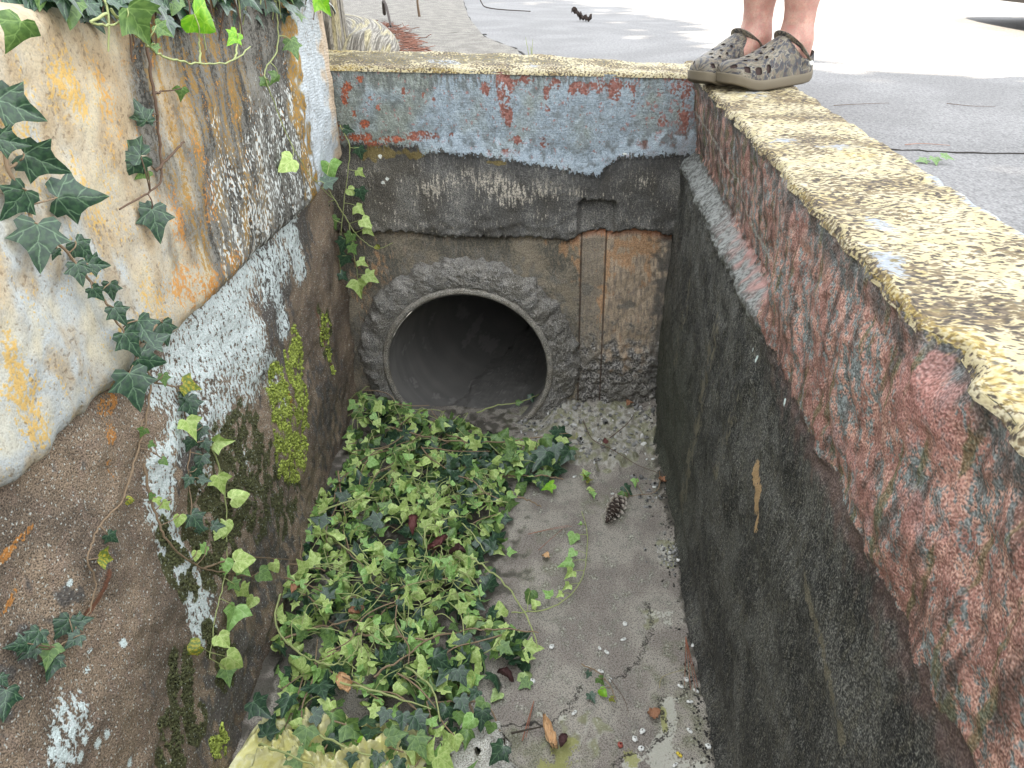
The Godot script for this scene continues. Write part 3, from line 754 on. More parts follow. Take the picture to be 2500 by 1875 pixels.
	var k4 := [
		spots(r4, 1500, 180, [[-1.4, 0.44, 0.12, 0.06, 0.6], [-1.15, 0.4, 0.1, 0.07, 0.6], [-1.62, 0.46, 0.1, 0.07, 0.4], [-0.8, 0.5, 0.12, 0.06, 0.5], [-1.0, 0.42, 0.08, 0.05, 0.5], [-0.7, 0.4, 0.1, 0.05, 0.5]]),
		spots(r4, 1500, 180, [[-1.016, 0.53, 0.12, 0.03, 0.9], [-0.92, 0.53, 0.12, 0.025, 0.9], [-1.13, 0.525, 0.06, 0.03, 0.7], [-1.39, 0.38, 0.06, 0.03, 0.6], [-1.9, 0.42, 0.06, 0.04, 0.5], [-1.34, 0.45, 0.05, 0.04, 0.6], [-0.93, 0.39, 0.05, 0.02, 0.6], [-0.8, 0.36, 0.08, 0.02, 0.6], [-2.1, 0.47, 0.05, 0.04, 0.5]]),
		spots(r4, 1500, 180, [[-1.3, 0.46, 0.07, 0.05, 0.55], [-0.6, 0.355, 0.06, 0.02, 0.9], [-0.7, 0.34, 0.14, 0.012, 0.9], [-0.52, 0.36, 0.05, 0.025, 0.9], [-1.1, 0.335, 0.3, 0.008, 0.6]]),
		spots(r4, 1500, 180, [])]
	var cop_mat := bake(r4, 1500, 180, look_coping, k4, 0.25, 0.85)
	cop_mat.albedo_color = Color(0.8, 0.795, 0.79)
	obj("coping", grid(300, 26, func(u: float, v: float) -> Vector3:
			var z := -2.5 + (u ** 1.4) * 3.8
			var e := coping_edge(z)
			var far_e := nf.get_noise_2d(z * 8.0, 9.0) * 0.006
			var t := v * 26.0
			var x := 0.0
			var y := 0.0
			if t < 3.0:
				x = 0.327 + e + 0.012 * (t / 3.0) ** 1.5; y = -0.012 + 0.013 * sin(t / 3.0 * PI / 2)
			elif t < 21.0:
				x = lerpf(0.339 + e, 0.539 + far_e, (t - 3.0) / 18.0); y = 0.001
			elif t < 23.0:
				x = 0.539 + far_e + 0.008 * (t - 21.0) / 2.0; y = 0.001 - 0.012 * ((t - 21.0) / 2.0) ** 2
			else:
				x = 0.547 + far_e + 0.002 * (t - 23.0); y = lerpf(-0.011, -0.2, (t - 23.0) / 3.0)
			if t > 1.0 and t < 24.0:
				y += nf.get_noise_2d(z * 10.0, x * 10.0) * 0.004 + nf2.get_noise_2d(z * 40.0, x * 40.0) * 0.0012
			return Vector3(x, y, z),
		func(u: float, v: float) -> Vector2:
			return beam_uv(r4, -2.5 + (u ** 1.4) * 3.8, lerpf(0.327, 0.56, v)), Vector3.UP), cop_mat, road_wall)

	# --- end wall with the pipe
	var end_wall := thing("headwall", "end wall of the trench in peeling blue paint over blackened concrete round the pipe", "wall")
	var r5 := [-0.95, 0.37, 0.06, -1.3]
	var k5 := [
		spots(r5, 1100, 1130, [[-0.215, -0.02, 0.035, 0.06, 0.9], [-0.22, -0.07, 0.025, 0.06, 0.9], [-0.206, -0.114, 0.02, 0.04, 0.8], [-0.273, -0.034, 0.02, 0.03, 0.9], [-0.16, -0.01, 0.05, 0.03, 0.7], [-0.094, -0.056, 0.012, 0.05, 0.8], [-0.09, -0.1, 0.012, 0.02, 0.8], [-0.067, -0.03, 0.03, 0.03, 0.7], [0.0, -0.04, 0.05, 0.03, 0.75], [0.06, -0.03, 0.04, 0.03, 0.7], [0.109, -0.04, 0.03, 0.05, 0.8], [0.15, -0.03, 0.02, 0.03, 0.8], [0.16, -0.06, 0.012, 0.06, 0.6], [-0.18, -0.182, 0.03, 0.02, 0.7], [-0.21, -0.22, 0.05, 0.02, 0.6], [-0.1, -0.19, 0.02, 0.03, 0.7], [0.304, -0.03, 0.06, 0.05, 0.9], [0.31, -0.12, 0.03, 0.06, 0.8], [0.32, -0.2, 0.025, 0.06, 0.9], [0.25, -0.13, 0.03, 0.03, 0.6], [0.2, -0.2, 0.05, 0.02, 0.7], [-0.69, -0.02, 0.03, 0.02, 0.8], [-0.7, -0.05, 0.018, 0.04, 0.9], [-0.65, -0.0, 0.02, 0.018, 0.7], [-0.62, -0.055, 0.015, 0.01, 0.9], [-0.6, -0.08, 0.012, 0.02, 0.7], [-0.68, -0.1, 0.01, 0.03, 0.9], [-0.65, -0.13, 0.02, 0.02, 0.8], [-0.67, -0.17, 0.05, 0.025, 0.8], [-0.57, -0.178, 0.06, 0.016, 0.85], [-0.48, -0.168, 0.07, 0.022, 0.95], [-0.63, -0.19, 0.08, 0.012, 0.8], [-0.52, -0.04, 0.01, 0.025, 0.8], [-0.46, -0.05, 0.01, 0.015, 0.7], [-0.43, -0.06, 0.01, 0.015, 0.7], [-0.73, -0.15, 0.03, 0.05, 0.6], [-0.38, -0.165, 0.02, 0.01, 0.7]]),
		spots(r5, 1100, 1130, [[-0.26, -0.31, 0.1, 0.07, 0.9], [-0.2, -0.35, 0.09, 0.05, 0.95], [-0.45, -0.33, 0.08, 0.06, 0.7], [-0.1, -0.33, 0.08, 0.05, 0.6], [0.0, -0.34, 0.04, 0.03, 0.6], [-0.35, -0.28, 0.06, 0.05, 0.6], [0.2, -0.3, 0.06, 0.05, 0.4], [-0.6, -0.42, 0.05, 0.03, 0.3]]),
		spots(r5, 1100, 1130, [[-0.6, -0.21, 0.1, 0.03, 0.9], [-0.5, -0.22, 0.05, 0.03, 0.7], [-0.25, -0.25, 0.05, 0.012, 0.8], [-0.66, -0.23, 0.04, 0.03, 0.7]]),
		spots(r5, 1100, 1130, [[0.22, -0.53, 0.09, 0.06, 0.95], [0.16, -0.55, 0.06, 0.1, 0.7], [0.105, -0.6, 0.012, 0.2, 0.8], [0.09, -0.75, 0.02, 0.1, 0.6], [-0.02, -0.53, 0.05, 0.06, 0.75], [0.01, -0.6, 0.02, 0.1, 0.6], [-0.68, -0.62, 0.1, 0.1, 0.5], [-0.74, -0.75, 0.06, 0.1, 0.5], [0.24, -0.62, 0.03, 0.06, 0.6]]),
		spots(r5, 1100, 1130, [[-0.38, -0.98, 0.56, 0.56, 0.95], [-0.05, -0.95, 0.08, 0.3, 0.5], [0.18, -0.74, 0.04, 0.04, 0.7], [0.2, -1.1, 0.14, 0.1, 0.8], [0.04, -0.7, 0.04, 0.05, 0.7]]),
		spots(r5, 1100, 1130, [[-0.615, -0.228, 0.01, 0.01, 1], [-0.6, -0.298, 0.01, 0.01, 1], [-0.615, -0.31, 0.012, 0.01, 0.8], [-0.435, -0.497, 0.012, 0.009, 0.9], [-0.4, -0.5, 0.007, 0.005, 1], [0.144, -0.225, 0.01, 0.005, 1]])]
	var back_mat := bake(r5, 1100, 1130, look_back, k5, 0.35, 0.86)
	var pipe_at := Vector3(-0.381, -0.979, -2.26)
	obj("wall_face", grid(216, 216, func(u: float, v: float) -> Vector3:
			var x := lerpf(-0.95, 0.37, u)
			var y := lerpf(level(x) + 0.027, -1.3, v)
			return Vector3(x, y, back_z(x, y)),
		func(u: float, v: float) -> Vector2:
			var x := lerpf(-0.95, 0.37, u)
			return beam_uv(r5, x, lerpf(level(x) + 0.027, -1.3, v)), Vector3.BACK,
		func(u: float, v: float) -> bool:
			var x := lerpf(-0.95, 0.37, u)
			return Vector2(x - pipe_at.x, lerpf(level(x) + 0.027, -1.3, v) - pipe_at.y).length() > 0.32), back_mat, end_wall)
	var r6 := [-1.3, 0.36, -2.52, -2.24]
	var k6 := [
		spots(r6, 1000, 170, [[-0.55, -2.36, 0.25, 0.12, 0.9], [-0.2, -2.36, 0.25, 0.08, 0.7], [0.24, -2.36, 0.1, 0.06, 0.4]]),
		spots(r6, 1000, 170, [[-0.5, -2.4, 0.12, 0.04, 0.8], [-0.42, -2.35, 0.1, 0.03, 0.8], [-0.3, -2.4, 0.1, 0.03, 0.6], [-0.15, -2.33, 0.08, 0.02, 0.6]]),
		spots(r6, 1000, 170, [[-0.72, -2.46, 0.14, 0.05, 0.95], [-0.72, -2.4, 0.1, 0.03, 0.7], [-0.7, -2.27, 0.1, 0.04, 0.9], [-0.45, -2.26, 0.2, 0.015, 0.6]]),
		spots(r6, 1000, 170, [[-0.6, -2.38, 0.26, 0.09, 1.0], [-0.3, -2.4, 0.2, 0.07, 0.9], [-0.14, -2.38, 0.16, 0.04, 0.75], [-0.75, -2.33, 0.12, 0.04, 0.9], [0.05, -2.4, 0.15, 0.03, 0.6]])]
	var cop2 := bake(r6, 1000, 170, look_coping, k6, 0.25, 0.85)
	cop2.albedo_color = Color(0.8, 0.8, 0.8)
	obj("coping", grid(150, 24, func(u: float, v: float) -> Vector3:
			var x := lerpf(-1.3, 0.329, u)
			var t := v * 24.0
			var e := nf.get_noise_2d(x * 9.0, 7.0) * 0.006 + nf2.get_noise_2d(x * 40.0, 7.0) * 0.003
			var y := level(x) + 0.033
			var z := 0.0
			if t < 3.0:
				z = -2.259 + e - 0.012 * (t / 3.0) ** 1.5; y += -0.012 + 0.013 * sin(t / 3.0 * PI / 2)
			elif t < 20.0:
				z = lerpf(-2.271 + e, -2.465 + e, (t - 3.0) / 17.0); y += 0.001 + 0.02 * (t - 3.0) / 17.0 * smoothstep(0.3, -0.2, x)
			else:
				z = -2.465 + e - 0.003 * (t - 20.0); y += 0.001 + 0.02 * smoothstep(0.3, -0.2, x) - 0.1 * ((t - 20.0) / 4.0) ** 2
			if t > 1.0: y += nf.get_noise_2d(x * 10.0, z * 10.0) * 0.005
			return Vector3(x, y, z),
		func(u: float, v: float) -> Vector2: return beam_uv(r6, lerpf(-1.3, 0.329, u), lerpf(-2.25, -2.5, v)), Vector3.UP), cop2, end_wall)

	# --- the concrete pipe
	var grey := bake([0.0, 1.0, 0.0, 1.0], 700, 700, look_grey, [], 0.5, 0.92)
	grey.uv1_triplanar = true
	grey.uv1_world_triplanar = true
	grey.uv1_scale = Vector3.ONE * 1.6
	var pipe := thing("drain_pipe", "round concrete drain pipe opening in the end wall with crumbling mortar collar", "pipe", pipe_at)
	var ring := func(prof: Array, rough: float, seed_at: float) -> ArrayMesh:
		return grid(300, (prof.size() - 1) * 5, func(u: float, v: float) -> Vector3:
				var t := v * (prof.size() - 1)
				var q := mini(int(t), prof.size() - 2)
				var r: float = lerpf(prof[q][0], prof[q + 1][0], t - q)
				var z: float = lerpf(prof[q][1], prof[q + 1][1], t - q)
				var ang := u * TAU
				var d := Vector3(cos(ang), sin(ang), 0)
				var p := d * 6.0
				var lumps := nf.get_noise_3d(p.x * 4.5, p.y * 4.5, r * 80.0 + seed_at)
				var big := nf.get_noise_3d(p.x * 0.8, p.y * 0.8, r * 8.0 + seed_at)
				var side := 0.18 + 0.82 * smoothstep(-0.6, 0.5, d.x + d.y * 0.5)
				return d * (r + lumps * 0.005 * rough * side + big * 0.02 * rough) + Vector3(0, 0, z + lumps * 0.01 * rough * side + big * 0.012 * rough),
			func(u: float, v: float) -> Vector2: return Vector2(u, v), Vector3.BACK)
	obj("mortar_collar", (ring as Callable).call([[0.41, -0.05], [0.4, -0.02], [0.385, -0.006], [0.36, 0.008], [0.33, 0.01], [0.312, 0.006], [0.3, -0.004], [0.298, -0.03]], 1.0, 0.0), grey, pipe)
	var smooth := grey.duplicate()
	smooth.albedo_color = Color(1.05, 1.04, 1.02)
	smooth.heightmap_scale = 0.15
	obj("pipe_rim", (ring as Callable).call([[0.313, -0.03], [0.311, 0.006], [0.306, 0.012], [0.297, 0.013], [0.291, 0.01], [0.287, -0.002]], 0.12, 5.0), smooth, pipe)
	var bore_mat := bake([0.0, 1.0, 0.0, 1.0], 600, 500, look_bore, [], 0.12, 0.7)
	obj("bore", grid(96, 40, func(u: float, v: float) -> Vector3:
			return Vector3(cos(u * TAU) * 0.287, sin(u * TAU) * 0.287, 0.006 - v * v * 9.0) + Vector3(v * v * 2.2, 0, 0),
		id, Vector3.UP), bore_mat, pipe)

	obj("silt", grid(30, 40, func(u: float, v: float) -> Vector3:
			var z := 0.02 - v * 1.0
			var y := -0.246 - 0.036 * v + nf.get_noise_2d(u * 2.0, z * 3.0) * 0.012 + nf2.get_noise_2d(u * 14.0, z * 24.0) * 0.003
			var half := sqrt(maxf(0.0826 - y * y, 0.0)) * 1.03
			return Vector3(lerpf(-half, half, u) - 0.244 * (z - 0.006), y, z),
		id, Vector3.UP), bore_mat, pipe)
	# --- floor
	var r7 := [-0.95, 0.38, -2.36, -0.5]
	var crack_spots := []
	for l in floor_cracks: crack_spots += strokes(l, 0.03, 1.0)
	var k7 := [
		spots(r7, 1000, 1400, [[-0.05, -0.92, 0.2, 0.12, 0.7], [0.25, -1.1, 0.1, 0.2, 0.5], [0.1, -1.75, 0.1, 0.12, 0.4], [-0.1, -1.5, 0.2, 0.2, 0.3], [0.28, -1.9, 0.06, 0.25, 0.4], [0.28, -1.0, 0.08, 0.1, 0.6]]),
		spots(r7, 1000, 1400, [[0.05, -2.1, 0.16, 0.2, 1], [0.18, -2.15, 0.16, 0.2, 1], [-0.06, -2.16, 0.12, 0.14, 0.9], [0.13, -2.0, 0.12, 0.1, 0.8], [0.28, -1.55, 0.05, 0.07, 0.75], [0.04, -0.98, 0.08, 0.06, 0.5], [0.0, -0.9, 0.1, 0.1, 0.4], [0.21, -1.31, 0.03, 0.05, 0.6], [-0.1, -2.25, 0.2, 0.12, 0.8]]),
		spots(r7, 1000, 1400, strokes([[0.24, -1.08], [0.232, -1.03], [0.225, -0.99], [0.2, -0.96], [0.15, -0.93], [0.12, -0.9]], 0.022, 0.95) + [[0.22, -0.93, 0.06, 0.05, 0.85], [0.28, -0.92, 0.03, 0.03, 0.6], [-0.03, -1.02, 0.04, 0.015, 0.5], [0.25, -1.33, 0.06, 0.02, 0.7], [0.27, -1.3, 0.03, 0.03, 0.5], [-0.1, -1.06, 0.03, 0.03, 0.4]]),
		spots(r7, 1000, 1400, crack_spots),
		spots(r7, 1000, 1400, [[0.0, -0.93, 0.05, 0.06, 0.9], [-0.02, -0.9, 0.06, 0.05, 0.8], [0.14, -0.93, 0.03, 0.03, 0.8], [0.22, -1.03, 0.012, 0.05, 0.7], [0.1, -2.12, 0.06, 0.06, 0.4], [0.0, -2.1, 0.05, 0.08, 0.4]]),
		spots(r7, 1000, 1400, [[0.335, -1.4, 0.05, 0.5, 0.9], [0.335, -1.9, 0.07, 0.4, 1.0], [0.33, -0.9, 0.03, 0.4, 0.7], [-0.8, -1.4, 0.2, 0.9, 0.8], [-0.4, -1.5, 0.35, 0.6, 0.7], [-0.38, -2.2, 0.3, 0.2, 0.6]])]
	var floor_mat := bake(r7, 1000, 1400, look_floor, k7, 0.3, 0.9)
	floor_mat.albedo_color = Color(0.93, 0.93, 0.92)
	var fl := obj("channel_floor", grid(170, 230, func(u: float, v: float) -> Vector3:
			var x := lerpf(-0.95, 0.38, u)
			var z := -2.34 + (v ** 1.25) * 3.6
			return Vector3(x, floor_y(x, z), z),
		func(u: float, v: float) -> Vector2: return beam_uv(r7, lerpf(-0.95, 0.38, u), -2.34 + (v ** 1.25) * 3.6), Vector3.UP), floor_mat, self)
	tag(fl, "stained grey concrete floor of the trench", "", "", "structure")
	obj("end_face", box(Vector3(1.6, 1.6, 0.2)), grey, road_wall, Transform3D(Basis(), Vector3(-0.2, -0.6, 1.3)))
	M.grey = grey

	# --- paving round the trench, one sheet with the trench left open
	var road_mat := bake([0.0, 2.0, 0.0, 2.0], 1000, 1000, look_road, [], 0.12, 0.9)
	road_mat.albedo_color = Color(0.92, 0.92, 0.92)
	road_mat.uv1_triplanar = true
	road_mat.uv1_world_triplanar = true
	road_mat.uv1_scale = Vector3.ONE * 0.5
	var xs := [-400.0, -60.0, -9.0, -4.0, -2.0, -0.9, 0.549, 1.5, 4.0, 9.0, 60.0, 400.0]
	var zs := [-400.0, -60.0, -12.0, -6.0, -3.5, -2.47, 1.25, 4.0, 60.0, 400.0]
	var st := SurfaceTool.new()
	st.begin(Mesh.PRIMITIVE_TRIANGLES)
	for i in xs.size() - 1:
		for j in zs.size() - 1:
			if xs[i + 1] <= 0.55 and zs[j] >= -2.48 and zs[j + 1] <= 1.3 and xs[i] >= -9.5: continue
			var q := [Vector3(xs[i], level(xs[i]), zs[j]), Vector3(xs[i + 1], level(xs[i + 1]), zs[j]), Vector3(xs[i + 1], level(xs[i + 1]), zs[j + 1]), Vector3(xs[i], level(xs[i]), zs[j + 1])]
			for t in [0, 1, 2, 0, 2, 3]:
				st.set_normal(Vector3.UP)
				st.add_vertex(q[t])
	tag(obj("road", st.commit(), road_mat, self), "pale brushed concrete road beyond the trench", "", "", "structure")
	# --- planted slope above the tall wall
	var soil := bake([0.0, 1.0, 0.0, 1.0], 256, 256, look_soil, [], 0.8, 0.95)
	soil.uv1_triplanar = true
	soil.uv1_world_triplanar = true
	soil.uv1_scale = Vector3.ONE * 0.9
	tag(obj("ground", grid(40, 40, func(u: float, v: float) -> Vector3:
			var x := lerpf(-0.78, -9.5, u)
			var z := lerpf(-2.44, 1.6, v)
			return Vector3(x, 0.27 + (-0.78 - x) * 0.16 + nf.get_noise_2d(x * 2.0, z * 2.0) * 0.05 * smoothstep(-0.8, -1.4, x), z),
		id, Vector3.UP), soil, self), "planted soil above the tall wall", "", "", "structure")
	obj("end_return", box(Vector3(8.7, 1.6, 0.16)), grey, wall, Transform3D(Basis(), Vector3(-5.15, 0.1, -2.38)))

# ---------------------------------------------------------------- trees on the slope that shade the trench
func make_tree(at: Vector3, crown: Vector3, size: Vector3, leaves: int, label: String) -> void:
	var t := thing("tree", label, "tree", at, 0.0, "trees on the slope")
	var bark := flat(88, 74, 60, 0.95)
	var top := crown - at
	obj("trunk", tube(curve([Vector3.ZERO, top * 0.3 + Vector3(0.15, 0, 0.1), top * 0.65, top], 5), taper(16, 0.19, 0.04), 10), bark, t)
	var v := PackedVector3Array(); var n := PackedVector3Array(); var uv := PackedVector2Array(); var idx := PackedInt32Array()
	for i in 16:
		var d := Vector3(rng.randf_range(-1, 1), rng.randf_range(-0.5, 0.9), rng.randf_range(-1, 1)).normalized()
		var s := top * rng.randf_range(0.5, 0.9)
		add_tube(v, n, uv, idx, curve([s, s + d * size * 0.45 + Vector3(0, 0.1, 0), s + d * size * 0.85], 3), taper(7, 0.05, 0.012), 5)
	obj("limbs", build(v, n, uv, idx), bark, t)
	var places := []
	var tints := []
	for i in leaves:
		var d := Vector3(rng.randfn(), rng.randfn(), rng.randfn()).normalized()
		var r := pow(rng.randf(), 0.4)
		var p := top + d * size * r
		if nf.get_noise_3d(p.x * 0.7, p.y * 0.7, p.z * 0.7) < -0.3 - 0.1 * (1.0 - r): continue
		var b := Basis(Vector3(rng.randfn(), rng.randfn(), rng.randfn()).normalized(), rng.randf() * TAU).scaled(Vector3.ONE * rng.randf_range(0.2, 0.34))
		places.append(Transform3D(b, p))
		tints.append(Color(0.05, 0.085, 0.03) * rng.randf_range(0.7, 1.3))
	var lm := flat(255, 255, 255, 0.6)
	lm.vertex_color_use_as_albedo = true
	lm.backlight_enabled = true
	lm.backlight = Color(0.25, 0.35, 0.1)
	var leaf := build(PackedVector3Array([Vector3(-0.5, 0, 0), Vector3(0, 0.08, -0.7), Vector3(0.5, 0, 0), Vector3(0, -0.05, 0.75)]), PackedVector3Array([Vector3.UP, Vector3.UP, Vector3.UP, Vector3.UP]), PackedVector2Array(), PackedInt32Array([0, 1, 2, 0, 2, 3]))
	stuff("crown", leaf, lm, t, places, tints)

